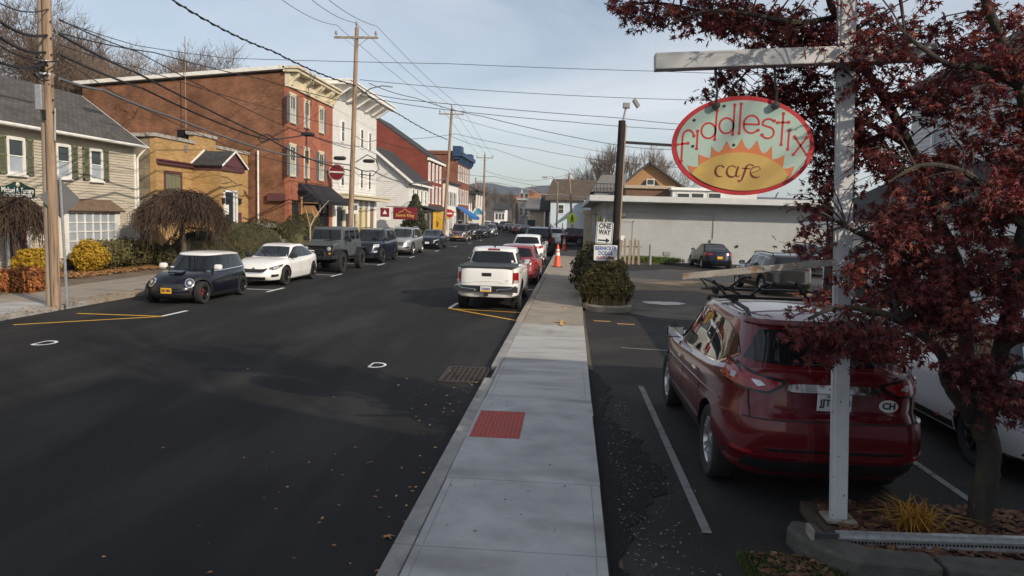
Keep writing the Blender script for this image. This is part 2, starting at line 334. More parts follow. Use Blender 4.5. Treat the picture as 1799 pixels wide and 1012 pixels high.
ALLOYD = M('dark alloy', (0.02, 0.02, 0.021), 0.35, 0.5, var=0.05)
REDLAMP = M('red lamp', (0.27, 0.006, 0.008), 0.12, var=0.1, scale=20, coat=0.6)
CLEARLAMP = M('clear lamp', (0.55, 0.56, 0.57), 0.12, 0.35, var=0.25, scale=25, coat=0.6)
AMBER = M('amber lamp', (0.6, 0.2, 0.02), 0.2, var=0.05)
PLATEY = M('licence plate yellow', (0.72, 0.38, 0.02), 0.5, var=0.05)
PLATEW = M('licence plate white', (0.70, 0.71, 0.70), 0.5, var=0.05)
INK = M('ink dark', (0.015, 0.02, 0.04), 0.6, var=0.0)
WHITE = M('white paint', (0.78, 0.77, 0.74), 0.6, var=0.06, scale=2)
WHITEW = M('white trim weathered', (0.72, 0.71, 0.67), 0.7, var=0.12, scale=3, streak=((0.48, 0.46, 0.42), 0.5, (1, 1, 0.3), 4, 0.58))
LITTER = M('dead leaves', (0.34, 0.17, 0.065), 0.9, var=0.4, scale=4, island=0.55)
BARK = M('bark', (0.075, 0.062, 0.048), 0.95, var=0.4, scale=5, stretch=(1, 1, 0.3), bump=0.8, bscale=24)
TWIG = M('twigs', (0.13, 0.092, 0.068), 0.95, var=0.3, scale=3)
GRASSM = M('grass', (0.075, 0.105, 0.022), 0.9, var=0.4, scale=2, island=0.35, trans=0.25)

# ------------------------------------------------------------------ vehicles
def _sg(x): return 1.0 if x >= 0 else -1.0
class Hull:
    """closed shell: a stack of rounded plan outlines between a lower and an upper height profile (front is +y)"""
    def __init__(s, yr, yf, hw, zb, zt, rings, nf=5.0, nr=6.0, crown=0.05, N=96):
        s.yr, s.yf, s.hw, s.rings, s.nf, s.nr, s.crown, s.N = yr, yf, hw, rings, nf, nr, crown, N
        s.zb = zb if callable(zb) else (lambda y, z=zb: z)
        ys = [p[0] for p in zt]; zs = [p[1] for p in zt]; s.zt = lambda y: float(np.interp(y, ys, zs))
        A = np.linspace(0, PI, 721); pts = np.array([s.P(a, 0.6)[:2] for a in A])
        s.cum = np.concatenate([[0], np.cumsum(np.hypot(*np.diff(pts, axis=0).T))]); s.A = A; s.half = s.cum[-1]
    def ring(s, q):
        R = s.rings; qs = [r[0] for r in R]
        return tuple(float(np.interp(q, qs, [r[k] for r in R])) for k in (1, 2, 3))
    def dims(s, q):
        i, f, r = s.ring(q); return s.hw - i, s.yr + r, s.yf - f
    def plan(s, a, q):
        hw, yr, yf = s.dims(q); mid, half = (yr + yf) / 2, (yf - yr) / 2; c, sn = math.cos(a), math.sin(a); n = s.nr if c > 0 else s.nf
        return hw * _sg(sn) * abs(sn) ** (2 / n), mid - half * _sg(c) * abs(c) ** (2 / n)
    def P(s, a, q):
        x, y = s.plan(a, q); b = s.zb(y); return Vector((x, y, b + q * (s.zt(y) - b)))
    def qz(s, y, z): b = s.zb(y); return min(1.0, max(0.0, (z - b) / max(1e-4, s.zt(y) - b)))
    # mappings from flat measures to the surface
    def side(s, sg, y, z):
        q = s.qz(y, z); hw, yr, yf = s.dims(q); mid, half = (yr + yf) / 2, (yf - yr) / 2
        c = max(-0.99999, min(0.99999, (mid - y) / half)); n = s.nr if c > 0 else s.nf
        cc = abs(c) ** (n / 2); return Vector((sg * hw * max(0, 1 - cc * cc) ** (1 / n), y, z))
    def end(s, front, x, z):
        y = s.yf if front else s.yr; n = s.nf if front else s.nr
        for _ in range(3):
            q = s.qz(y, z); hw, yr, yf = s.dims(q); sn = min(1, abs(x) / hw) ** (n / 2); cc = max(0, 1 - sn * sn) ** 0.5
            mid, half = (yr + yf) / 2, (yf - yr) / 2; y = mid + (1 if front else -1) * half * cc ** (2 / n)
        return Vector((x, y, z))
    def wrap(s, front, u, z):
        d = abs(u); a = float(np.interp((s.half - d) if front else d, s.cum, s.A)) * _sg(u)
        q = 0.6
        for _ in range(3): y = s.plan(a, q)[1]; q = s.qz(y, z)
        x, y = s.plan(a, q); return Vector((x, y, z))
    def top(s, x, y):
        hw = s.dims(1.0)[0]; return Vector((x, y, s.zt(y) + s.crown * max(0, 1 - (x / hw) ** 2)))
    def mesh(s, K=5, extra=()):
        qs = sorted(set([r[0] for r in s.rings] + list(extra))); N = s.N
        uu = np.arange(N) / N * 2 * s.half
        aa = [float(np.interp(u, s.cum, s.A)) if u <= s.half else 2 * PI - float(np.interp(2 * s.half - u, s.cum, s.A)) for u in uu]
        aa = [a if a <= PI else a - 2 * PI for a in aa]
        mb = MB(); rows = [[s.P(a, q) for a in aa] for q in qs]
        top = rows[-1]; hw = s.dims(1.0)[0]; mid = (s.dims(1.0)[1] + s.dims(1.0)[2]) / 2; hl = (s.dims(1.0)[2] - s.dims(1.0)[1]) / 2
        for k in range(1, K + 1):
            r = 1 - k / K; row = []
            for p in top:
                dy = p.y - mid; y = mid + _sg(dy) * max(abs(dy) - (1 - r) * hw * (abs(dy) / hl), 0) if abs(dy) > 0 else mid
                row.append(Vector((p.x * r, y, s.zt(y) + s.crown * (1 - r * r))))
            rows.append(row)
        vs = [p for row in rows for p in row]
        fs = [(i * N + k, i * N + (k + 1) % N, (i + 1) * N + (k + 1) % N, (i + 1) * N + k) for i in range(len(rows) - 1) for k in range(N)]
        fs.append(tuple(reversed(range(N)))); return vs, fs
def shell_mesh(name, vs, fs, mats, cutters=None, sharp=32):
    bm = bmesh.new(); bv = [bm.verts.new(v) for v in vs]
    for f in fs:
        try: bm.faces.new([bv[i] for i in f])
        except ValueError: pass
    bmesh.ops.remove_doubles(bm, verts=bm.verts, dist=0.0008); bmesh.ops.dissolve_degenerate(bm, edges=bm.edges, dist=0.0004)
    bmesh.ops.recalc_face_normals(bm, faces=bm.faces)
    me = bpy.data.meshes.new(name); bm.to_mesh(me); bm.free()
    for m in mats: me.materials.append(m)
    if cutters:
        o = bpy.data.objects.new('cutting', me); COL.objects.link(o)
        cm = bpy.data.meshes.new('cutter'); cm.from_pydata(cutters.v, [], cutters.f)
        for m in mats: cm.materials.append(m)
        b2 = bmesh.new(); b2.from_mesh(cm); bmesh.ops.recalc_face_normals(b2, faces=b2.faces); b2.to_mesh(cm); b2.free()
        cm.polygons.foreach_set('material_index', [1] * len(cm.polygons))
        c = bpy.data.objects.new('cutter', cm); COL.objects.link(c)
        md = o.modifiers.new('cut', 'BOOLEAN'); md.operation = 'DIFFERENCE'; md.object = c; md.solver = 'EXACT'
        dg = bpy.context.evaluated_depsgraph_get(); dg.update(); new = bpy.data.meshes.new_from_object(o.evaluated_get(dg)); new.name = name
        bpy.data.objects.remove(o); bpy.data.objects.remove(c)
        if len(new.polygons) > 50: me = new
    shade(me, sharp); return me
def link_local(name, me, parent, loc=(0, 0, 0)):
    o = bpy.data.objects.new(name, me); COL.objects.link(o); o.parent = parent; o.location = loc; WL[o] = Vector((0, 0, 0)); return o
def _line(pts, k, n):
    pts = [np.array(p, float) for p in pts]
    if len(pts) == 1: return pts[0]
    d = [0]
    for a, b in zip(pts, pts[1:]): d.append(d[-1] + float(np.hypot(*(b - a))))
    t = d[-1] * k / n
    return np.array([np.interp(t, d, [p[i] for p in pts]) for i in (0, 1)])
def patch(fn, bot, top, nu=10, nv=4, off=0.005, mb=None, mi=0, sink=0.006):
    """a piece laid on a surface: fn maps flat (a, b) to the surface, bot/top are polylines in (a, b)"""
    mb = mb or MB(); G = []
    for j in range(nv + 1):
        row = []
        for i in range(nu + 1):
            p = _line(bot, i, nu) * (1 - j / nv) + _line(top, i, nu) * (j / nv); row.append(p)
        G.append(row)
    e = 0.004; F, B = [], []
    for row in G:
        for a, b in row:
            p = fn(a, b); n = (fn(a + e, b) - fn(a - e, b)).cross(fn(a, b + e) - fn(a, b - e))
            n = n.normalized() if n.length > 1e-12 else Vector((0, 0, 1))
            F.append((p, n))
    sgn = 1 if sum(n.dot(Vector((p.x, p.y * 0.4, (p.z - 0.6) * 1.5))) for p, n in F) > 0 else -1
    V = [p + n * sgn * off for p, n in F]; Bk = [p - n * sgn * sink for p, n in F]; w = nu + 1; m = len(V)
    fs = [(j * w + i, j * w + i + 1, (j + 1) * w + i + 1, (j + 1) * w + i) for j in range(nv) for i in range(nu)]
    rim = [i for i in range(w)] + [j * w + nu for j in range(1, nv + 1)] + [nv * w + i for i in range(nu - 1, -1, -1)] + [j * w for j in range(nv - 1, 0, -1)]
    fs += [(rim[k], rim[(k + 1) % len(rim)], rim[(k + 1) % len(rim)] + m, rim[k] + m) for k in range(len(rim))]
    return mb.add(V + Bk, fs, mi)
def pbuild(mb, name, mat, parent): return mb.build(name, mat, parent, world=False, smooth=True, sharp=50)
def put_patch(name, mat, parent, fn, bot, top, nu=10, nv=4, off=0.005): return pbuild(patch(fn, bot, top, nu, nv, off), name, mat, parent)
def band(fn, pts, w, mat, name, parent, off=0.003, n=14):
    """a narrow line along a surface (panel gap, moulding)"""
    v = np.array(pts[-1], float) - np.array(pts[0], float); v /= max(1e-6, np.hypot(*v)); p = np.array((-v[1], v[0])) * w / 2
    return put_patch(name, mat, parent, fn, [np.array(q) - p for q in pts], [np.array(q) + p for q in pts], n, 1, off)

_wheels = {}
def wheel_meshes(R, w, style, rimmat):
    key = (round(R, 3), round(w, 3), style, rimmat.name)
    if key in _wheels: return _wheels[key]
    rr = R * (0.66 if style != 'offroad' else 0.54); h = w / 2
    t = MB().lathe([(rr, -h * 0.8), (rr + 0.02, -h * 0.95), (R * 0.92, -h), (R * 0.985, -h * 0.82), (R, -h * 0.5), (R, h * 0.5), (R * 0.985, h * 0.82), (R * 0.92, h), (rr + 0.02, h * 0.95), (rr, h * 0.8)], axis='X', n=36, close=True)
    if style == 'offroad':
        for k in range(22):
            a = 2 * PI * k / 22; c = Vector((0, math.cos(a), math.sin(a)))
            for sx in (-1, 1): t.obox(c * (R + 0.004) + Vector((sx * h * 0.6, 0, 0)), (h * 0.3, 0, 0), c.cross(Vector((1, 0, 0))) * 0.035, c * 0.014)
    tm = t.mesh('wheel', RUBBER, smooth=True)
    m = MB(); m.lathe([(rr, -h * 0.8), (rr, h * 0.82), (rr - 0.018, h * 0.86), (rr - 0.03, h * 0.7), (rr - 0.035, -h * 0.1), (0.0, -h * 0.1)], axis='X', n=32)
    ns = {'five': 5, 'ten': 10, 'offroad': 8, 'seven': 7, 'twin': 10}.get(style, 5)
    for k in range(ns):
        a = 2 * PI * k / ns + (0.16 * (1 if k % 2 else -1) if style == 'twin' else 0); c = Vector((0, math.cos(a), math.sin(a))); tg = c.cross(Vector((1, 0, 0)))
        wd = {'five': 0.034, 'ten': 0.017, 'offroad': 0.03, 'seven': 0.026, 'twin': 0.015}.get(style, 0.03)
        x0, x1 = h * 0.62, h * 0.80
        vs = [Vector((x0 - 0.05, 0, 0)) + c * 0.05 + tg * wd * 1.3, Vector((x0 - 0.05, 0, 0)) + c * 0.05 - tg * wd * 1.3, Vector((x1 - 0.04, 0, 0)) + c * (rr - 0.02) - tg * wd, Vector((x1 - 0.04, 0, 0)) + c * (rr - 0.02) + tg * wd]
        tp = [v + Vector((0.045, 0, 0)) for v in vs]
        m.add(vs + tp, [(0, 1, 2, 3), (7, 6, 5, 4), (0, 4, 5, 1), (1, 5, 6, 2), (2, 6, 7, 3), (3, 7, 4, 0)], 0)
    m.lathe([(0.075, 0), (0.075, h * 0.72), (0.05, h * 0.8), (0.0, h * 0.8)], axis='X', n=16)
    dk = MB().lathe([(rr - 0.036, -h * 0.05), (0.0, -h * 0.05)], axis='X', n=24)
    m.add(dk.v, dk.f, 1)
    rm = m.mesh('rim', [rimmat, BLACK], smooth=True, sharp=30)
    _wheels[key] = (tm, rm); return tm, rm
def add_wheels(root, R, w, style, rimmat, track, ys):
    tm, rm = wheel_meshes(R, w, style, rimmat)
    for y in ys:
        for sx in (-1, 1):
            o = link_local('wheel', tm, root, (sx * track, y, R)); o.rotation_euler = (random.uniform(0, 1) if sx > 0 else random.uniform(0, 1), 0, 0 if sx > 0 else PI)
            r = link_local('rim', rm, o)
def plate(root, fn, x, z, mat, txt, txtmat, w=0.31, h=0.155, front=True):
    c = fn(x, z); d = 1 if front else -1; y = c.y + d * 0.012
    p = MB().box((x - w / 2, y - 0.006, z - h / 2), (x + w / 2, y + 0.006, z + h / 2)).build('licence_plate', mat, root, world=False, bevel=0.004)
    if txt: text('plate_number', txt, h * 0.62, txtmat, (x, y + d * 0.009, z), (-d, 0, 0), (0, 0, 1), p, world=False, depth=0.003, bold=0.004, width=w * 0.82)
    return p
def paint(name, c, rough=0.28, metal=0.0, coat=1.0): return M('paint ' + name, c, rough, metal, var=0.03, scale=1, coat=coat * .8, spec=.25)

def car(name, label, sp, paintm, cat='car', group=None):
    """sp: a dict of measures; returns the root with body, cabin, glass, wheels and lamps as parts"""
    root = thing(name, label, cat, (0, 0, 0), group)
    L, Wd, H = sp['L'], sp['W'], sp['H']; hl, hw = L / 2, Wd / 2; g = sp['gh']; R = sp['R']; wy = sp['wy']; track = hw - sp.get('ww', 0.22) / 2 - sp.get('tuck', 0.03)
    body = Hull(-hl, hl, hw, sp['zb'], sp['zt'], sp['rings'], sp.get('nf', 4.2), sp.get('nr', 5.5), sp.get('crown', 0.04))
    cut = MB(); ar = sp.get('arch', R + 0.055)
    for y in wy:
        for sx in (-1, 1): cut.lathe([(ar, sx * (hw - 0.34)), (ar, sx * (hw + 0.2))], (0, y, R + 0.01), 'X', 32)
    vs, fs = body.mesh(); root_body = link_local('body', shell_mesh('body', vs, fs, [paintm, BLACK], cut), root)
    roofz = g['roof']; drop = g.get('drop', 0.03)
    ghr = [(0, 0, 0, 0)]
    for q, ease in ((0.25, 0.25), (0.5, 0.5), (0.75, 0.75), (0.88, 0.89), (0.95, 0.985), (1.0, 1.10)):
        ghr.append((q, (g['hw0'] - g['hw1']) * ease, (g['yf0'] - g['yf1']) * ease, (g['yr1'] - g['yr0']) * ease))
    cab = Hull(g['yr0'], g['yf0'], g['hw0'], lambda y: body.zt(y) - drop, roofz, ghr, g.get('nf', 5.5), g.get('nr', 6.5), g.get('crown', 0.035), 80)
    vs, fs = cab.mesh(); cm = link_local('cabin', shell_mesh('cabin', vs, fs, [sp.get('cabpaint', paintm)]), root)
    if sp.get('rooftop'):   # contrasting roof skin
        r = sp['rooftop']; mb = MB(); n = 12
        ya, yb = g['yr1'] - 0.02, g['yf1'] + 0.02; wr = g['hw1'] + 0.012
        hull2 = Hull(ya, yb, wr, lambda y: cab.zt(y) - 0.045, [(a, b + 0.012) for a, b in roofz], [(0, 0, 0, 0), (0.6, 0, 0, 0), (1, 0.04, 0.04, 0.03)], g.get('nf', 5.5), 6.5, g.get('crown', 0.035) + 0.004, 80)
        v2, f2 = hull2.mesh(); link_local('roof', shell_mesh('roof', v2, f2, [r]), root)
    gm = sp.get('glass', GLASS)
    # side glass in panes, on a dark surround
    dl = sp['dlo']    # bottom polyline, top polyline in (y, z), splits as fractions
    for sg in (-1, 1):
        fn = (lambda y, z, sg=sg: cab.side(sg, y, z))
        sur = put_patch('window_surround', sp.get('surround', BLACKGL), root, fn, [(p[0], p[1] - 0.012) for p in dl[0]], [(p[0], p[1] + 0.012) for p in dl[1]], 18, 4, 0.003)
        ks = [0] + list(dl[2]) + [1]
        for a, b in zip(ks, ks[1:]):
            n = 8; gap = 0.012
            bot = [_line(dl[0], (a + gap * (a > 0)) * 100 + (b - gap * (b < 1) - a - gap * (a > 0)) * 100 * i / n, 100) for i in range(n + 1)]
            top = [_line(dl[1], (a + gap * (a > 0)) * 100 + (b - gap * (b < 1) - a - gap * (a > 0)) * 100 * i / n, 100) for i in range(n + 1)]
            put_patch('side_window', gm, root, fn, bot, top, n, 4, 0.007)
        if sp.get('beltline'):
            band(fn, [(p[0], p[1] - 0.02) for p in dl[0]], 0.022, sp['beltline'], 'belt_moulding', root, 0.009)
    for nm, front in (('windshield', True), ('rear_window', False)):
        w = sp[nm]       # (half width bottom, half width top, z bottom, z top)
        fn = (lambda x, z, f=front: cab.end(f, x, z)); o_ = sp.get('glassoff', 0.006)
        bow = 0.02
        put_patch(nm, gm, root, fn, [(-w[0], w[2] + bow), (-w[0] * 0.5, w[2]), (w[0] * 0.5, w[2]), (w[0], w[2] + bow)], [(-w[1], w[3] - bow), (-w[1] * 0.5, w[3]), (w[1] * 0.5, w[3]), (w[1], w[3] - bow)], 16, 6, o_)
    add_wheels(root, R, sp.get('ww', 0.22), sp.get('wstyle', 'five'), sp.get('rim', ALLOY), track, wy)
    # doors: gap lines and handles
    for sg in (-1, 1):
        fn = (lambda y, z, sg=sg: body.side(sg, y, z))
        for y in sp.get('gaps', ()): band(fn, [(y, sp['zb'] + 0.16), (y, body.zt(y) - 0.03)], 0.009, BLACK, 'door_gap', root, 0.002, 6)
        for y, z in sp.get('handles', ()):
            p = fn(y, z); MB().box((p.x - 0.02, y - 0.10, z - 0.016), (p.x + sg * 0.028, y + 0.10, z + 0.016)).build('door_handle', sp.get('handlemat', paintm), root, world=False, bevel=0.008)
        if sp.get('crease'):
            y0, y1, z0, z1 = sp['crease']; band(fn, [(y0, z0), (y1, z1)], 0.012, paintm, 'body_crease', root, 0.010, 12)
        m = sp.get('mirror')
        if m:
            y, z, mm = m; p = cab.side(sg, y - 0.05, z); x = max(abs(p.x), g['hw0'] - 0.06)
            mh = Hull(-0.07, 0.07, 0.115, -0.075, [(-1, 0.085), (1, 0.085)], [(0, 0.03, 0.03, 0.02), (0.3, 0, 0, 0), (0.8, 0, 0.01, 0), (1, 0.03, 0.04, 0.02)], 3, 5, 0.012, 32)
            v, f = mh.mesh(2); o = link_local('wing_mirror', shell_mesh('wing_mirror', v, f, [mm]), root, (sg * (x + 0.125), y, z + 0.04)); WL[o] = Vector((0, 0, 0))
            MB().box((-0.10, -0.069, -0.06), (0.10, -0.076, 0.07)).build('mirror_glass', CHROME, o, world=False)
            MB().bar((-sg * 0.08, 0, -0.04), (-sg * 0.20, 0, -0.06), 0.05, 0.035).build('mirror_arm', BLACK, o, world=False)
    if sp.get('clad'):
        z0, z1 = sp['clad']; cm_ = sp.get('cladmat', BLACK)
        for sg in (-1, 1):
            fn = (lambda y, z, sg=sg: body.side(sg, y, z))
            put_patch('sill_trim', cm_, root, fn, [(wy[0] + ar + 0.03, z0), (wy[1] - ar - 0.03, z0)], [(wy[0] + ar + 0.03, z1), (wy[1] - ar - 0.03, z1)], 6, 2, 0.010)
        for front in (True, False):
            e = hw * 0.80 if front else hw * 0.92
            put_patch('bumper_skirt', cm_, root, (lambda x, z, f=front: body.end(f, x, z)), [(-e, z0), (e, z0)], [(-e, z1), (e, z1)], 14, 2, 0.010)
    if sp.get('archtrim'):
        for y in wy:
            for sg in (-1, 1):
                mb = MB(); n = 18; rows = []
                for k in range(n + 1):
                    a = PI * (-0.05 + 1.1 * k / n)
                    for rr, o2 in ((ar - 0.012, 0.012), (ar + sp['archtrim'], 0.014), (ar + sp['archtrim'] + 0.004, -0.01), (ar - 0.012, -0.05)):
                        yy, zz = y + rr * math.cos(a), R + 0.01 + rr * math.sin(a); p = body.side(sg, yy, max(zz, sp['zb'] + 0.01)); rows.append((p.x + sg * o2, yy, zz))
                fs = [(4 * k + j, 4 * k + (j + 1) % 4, 4 * k + 4 + (j + 1) % 4, 4 * k + 4 + j) for k in range(n) for j in range(4)]
                mb.add(rows, fs); mb.build('arch_trim', sp.get('archmat', BLACK), root, world=False, smooth=True)
    for f in sp.get('features', ()):   # (name, material, mapping, bottom, top, offset, mirrored)
        nm, mt, mp_, bot, top = f[:5]; off = f[5] if len(f) > 5 else 0.008; mir = f[6] if len(f) > 6 else True
        mt = paintm if mt == 'paint' else mt
        for sg in ((1, -1) if mir else (1,)):
            fn = {'wf': lambda u, z: body.wrap(True, u * sg, z), 'wr': lambda u, z: body.wrap(False, u * sg, z), 'ef': lambda x, z: body.end(True, x * sg, z), 'er': lambda x, z: body.end(False, x * sg, z),
                  'cf': lambda x, z: cab.end(True, x * sg, z), 'cr': lambda x, z: cab.end(False, x * sg, z), 'top': lambda x, y: body.top(x * sg, y), 'roof': lambda x, y: cab.top(x * sg, y), 's': lambda y, z: body.side(sg, y, z), 'cs': lambda y, z: cab.side(sg, y, z)}[mp_]
            put_patch(nm, mt, root, fn, bot, top, f[7] if len(f) > 7 else 10, 4, off)
    if sp.get('rails'):
        ya, yb, mt = sp['rails']
        for sx in (-1, 1):
            x = sx * (g['hw1'] - 0.06); pts = [(x, ya, cab.zt(ya) - 0.0), (x, ya + 0.12, cab.zt(ya) + 0.065), (x, (ya + yb) / 2, cab.zt((ya + yb) / 2) + 0.075), (x, yb - 0.12, cab.zt(yb) + 0.065), (x, yb, cab.zt(yb) - 0.0)]
            MB().tube(pts, 0.022, 8).build('roof_rail', mt, root, world=False, smooth=True)
    for pl in sp.get('plates', ()):
        front, z, mt, txt, tm = pl; plate(root, (lambda x, z_, f=front: body.end(f, x, z_)), 0.0, z, mt, txt, tm, front=front)
    root['_h'] = H
    return root, body, cab
def place(root, x, y, rz=0.0, z=0.0, k=1.0):
    root.location = (x, y, z); root.rotation_euler = (0, 0, rz); root.scale = (k, k, k); WL[root] = Vector((x, y, z)); return root
def repaint(root, old, new):
    def go(o):
        if o.type == 'MESH':
            for s_ in o.material_slots:
                if s_.material == old: s_.link = 'OBJECT'; s_.material = new
        for c in o.children: go(c)
    go(root)

RSUV = [(0, .12, .20, .16), (.06, .05, .08, .06), (.22, .012, .01, 0.0), (.40, 0, 0, 0), (.50, .012, .02, .03), (.72, 0, .05, .05), (.88, .012, .10, .08), (.96, .04, .16, .12), (1, .085, .24, .17)]
RSED = [(0, .12, .22, .18), (.07, .05, .09, .07), (.25, .012, .01, 0.0), (.42, 0, 0, 0), (.52, .015, .02, .02), (.72, 0, .06, .04), (.88, .015, .12, .08), (.96, .05, .20, .12), (1, .10, .30, .18)]
def sp_sedan(**k):
    d = dict(L=4.80, W=1.83, H=1.47, zb=0.19, nf=3.6, nr=4.4, R=0.335, ww=0.225, wy=(-1.40, 1.40), rings=RSED,
        zt=[(-2.4, .96), (-2.2, 1.04), (-1.7, 1.05), (-1.0, .99), (0, .93), (.8, .92), (1.15, .96), (1.6, .92), (2.1, .82), (2.4, .66)],
        gh=dict(yf0=1.22, yr0=-2.0, yf1=.20, yr1=-1.02, hw0=.82, hw1=.60, roof=[(-1.3, 1.40), (-.8, 1.435), (-.2, 1.44), (.2, 1.41), (.4, 1.38)]),
        dlo=([(-1.50, 1.03), (-1.0, 1.0), (.90, .96)], [(-1.15, 1.24), (-.75, 1.345), (-.1, 1.36), (.12, 1.33)], (.34, .60)),
        windshield=(.68, .53, 1.0, 1.36), rear_window=(.60, .50, 1.10, 1.37), gaps=(-.85, .05, 1.05), handles=((-.72, .82), (.20, .80)), mirror=(.72, 1.0, BLACK), beltline=None)
    d.update(k); return d
def sp_suv(**k):
    d = dict(L=4.80, W=1.92, H=1.76, zb=0.24, nf=3.8, nr=5.0, R=0.375, ww=0.24, wy=(-1.42, 1.43), rings=RSUV,
        zt=[(-2.4, 1.16), (-1.6, 1.14), (0, 1.06), (.9, 1.03), (1.25, 1.08), (1.7, 1.05), (2.1, .98), (2.4, .84)],
        gh=dict(yf0=1.36, yr0=-2.28, yf1=.42, yr1=-1.92, hw0=.86, hw1=.66, roof=[(-2.1, 1.62), (-1.6, 1.69), (-.6, 1.72), (.2, 1.70), (.5, 1.66)]),
        dlo=([(-2.0, 1.22), (-1.2, 1.14), (1.02, 1.08)], [(-1.75, 1.52), (-1.1, 1.60), (0, 1.625), (.34, 1.58)], (.26, .60)),
        windshield=(.72, .57, 1.13, 1.63), rear_window=(.68, .55, 1.22, 1.60), gaps=(-.95, .10, 1.15), handles=((-.80, .97), (.24, .94)), mirror=(.85, 1.12, BLACK),
        clad=(.27, .42), archtrim=.05)
    d.update(k); return d

# ------------------------------------------------------------------ the parked vehicles
P_RED = paint('dark red metallic', (0.115, 0.004, 0.008), 0.3, 0.2)
P_WHITE = paint('white', (0.75, 0.745, 0.73), 0.3)
P_WHITE2 = paint('pearl white', (0.68, 0.69, 0.70), 0.3)
P_NAVY = paint('black blue', (0.003, 0.004, 0.010), 0.3, 0, .7)
P_BLACK = paint('black', (0.006, 0.006, 0.008), 0.3, 0, .7)
P_SILVER = paint('silver grey', (0.36, 0.37, 0.38), 0.3, 0.55)
P_GREY = paint('flat slate grey', (0.075, 0.086, 0.092), 0.5, 0.0, 0.3)
P_DBLUE = paint('dark blue', (0.005, 0.008, 0.018), 0.3, 0, .7)
P_BROWN = paint('grey brown metallic', (0.085, 0.072, 0.060), 0.3, 0.5)
P_TAN = paint('beige cladding', (0.36, 0.32, 0.26), 0.45)
P_BLUEG = paint('blue grey', (0.16, 0.20, 0.23), 0.3, 0.4)
P_RED2 = paint('faded red', (0.22, 0.035, 0.040), 0.35)
P_MAROON = paint('maroon', (0.055, 0.010, 0.014), 0.25, 0.3)
GOLD = M('gold badge', (0.6, 0.42, 0.1), 0.25, 0.9)
BLUEINK = M('plate blue ink', (0.03, 0.06, 0.20), 0.6)
STICKW = M('sticker white', (0.75, 0.75, 0.73), 0.5)
HDARK = M('headlamp depth', (0.10, 0.10, 0.105), 0.15, 0.6, var=0.5, scale=30, coat=0.7)

# --- dark red SUV beside the sign post (seen from behind)
sp = dict(L=5.10, W=1.94, H=1.80, zb=0.30, nf=4, nr=6.2, R=0.385, ww=0.25, wy=(-1.50, 1.52), wstyle='twin', rings=
    [(0, .14, .22, .20), (.06, .06, .10, .10), (.22, .012, .02, 0.0), (.45, 0, 0, -.01), (.58, .012, .02, .02), (.66, .02, .04, .085), (.80, .012, .05, .10), (.90, .012, .10, .13), (.96, .03, .16, .15), (1, .075, .22, .19)],
    zt=[(-2.55, 1.36), (-2.0, 1.31), (-1.3, 1.22), (0, 1.13), (.9, 1.09), (1.3, 1.12), (1.8, 1.08), (2.2, 1.0), (2.55, .84)],
    gh=dict(yf0=1.45, yr0=-2.36, yf1=.45, yr1=-2.02, hw0=.885, hw1=.68, nr=5.0, roof=[(-2.2, 1.72), (-1.6, 1.77), (-.6, 1.78), (.2, 1.74), (.5, 1.70)]),
    dlo=([(-1.95, 1.43), (-1.6, 1.27), (-.9, 1.20), (1.08, 1.13)], [(-1.75, 1.56), (-1.4, 1.64), (-.6, 1.67), (.1, 1.655), (.40, 1.60)], (.36, .68)),
    windshield=(.74, .58, 1.17, 1.66), rear_window=(.735, .58, 1.375, 1.685), gaps=(-1.0, .05, 1.12), handles=((-.82, 1.03), (.22, .98)), handlemat=CHROME,
    mirror=(.86, 1.16, BLACK), clad=(.33, .52), beltline=CHROME, rails=(-1.75, .35, BLACK), crease=(-1.9, 1.3, .95, .86),
    features=[('bumper', 'paint', 'wr', [(0, .555), (1.0, .565), (1.45, .60)], [(0, .885), (1.0, .90), (1.42, .86)], .030, True, 24),
        ('rear_lamp', REDLAMP, 'wr', [(.47, 1.215), (.60, 1.145), (1.16, 1.205)], [(.47, 1.235), (.8, 1.30), (1.20, 1.375)], .016, True, 16),
        ('lamp_housing', BLACKGL, 'wr', [(.43, 1.205), (.58, 1.125), (1.18, 1.185)], [(.43, 1.25), (.8, 1.32), (1.22, 1.395)], .012, True, 16), ('lamp_insert', CLEARLAMP, 'wr', [(.61, 1.20), (.68, 1.185)], [(.655, 1.24), (.735, 1.245)], .022), ('lamp_insert', CLEARLAMP, 'wr', [(.92, 1.225), (.99, 1.225)], [(.91, 1.275), (1.0, 1.28)], .022),
        ('chrome_bar', CHROME, 'er', [(-.44, 1.165), (-.36, 1.15), (.36, 1.15), (.44, 1.165)], [(-.41, 1.215), (-.30, 1.225), (.30, 1.225), (.41, 1.215)], .034, False, 14),
        ('plate_recess', paint('dark red shade', (0.09, 0.003, 0.008), 0.3), 'er', [(-.34, .93), (.34, .93)], [(-.40, 1.15), (.40, 1.15)], .005, False),  # flat patch; the recess's shade is put into the darker red
        ('lower_panel', BLACKGL, 'er', [(-.60, .62), (.60, .62)], [(-.62, .645), (.62, .645)], .036, False),
        ('reflector', REDLAMP, 'wr', [(.72, .575), (.95, .58)], [(.72, .60), (.95, .605)], .036),
        ('badge', GOLD, 'er', [(-.05, 1.178), (.05, 1.178)], [(-.05, 1.20), (.05, 1.20)], .040, False, 4),
        ('spoiler', 'paint', 'cr', [(-.66, 1.70), (.66, 1.70)], [(-.60, 1.765), (.60, 1.765)], .035, False, 14)])
CAR_RED, b_, c_ = car('parked_suv', 'dark red SUV with roof racks and a CH sticker, parked beside the white sign post', sp, P_RED, 'SUV')
band(lambda a, z: b_.end(False, a, z), [(-.80, .902), (.80, .902)], .012, BLACK, 'liftgate_gap', CAR_RED, .012, 20)
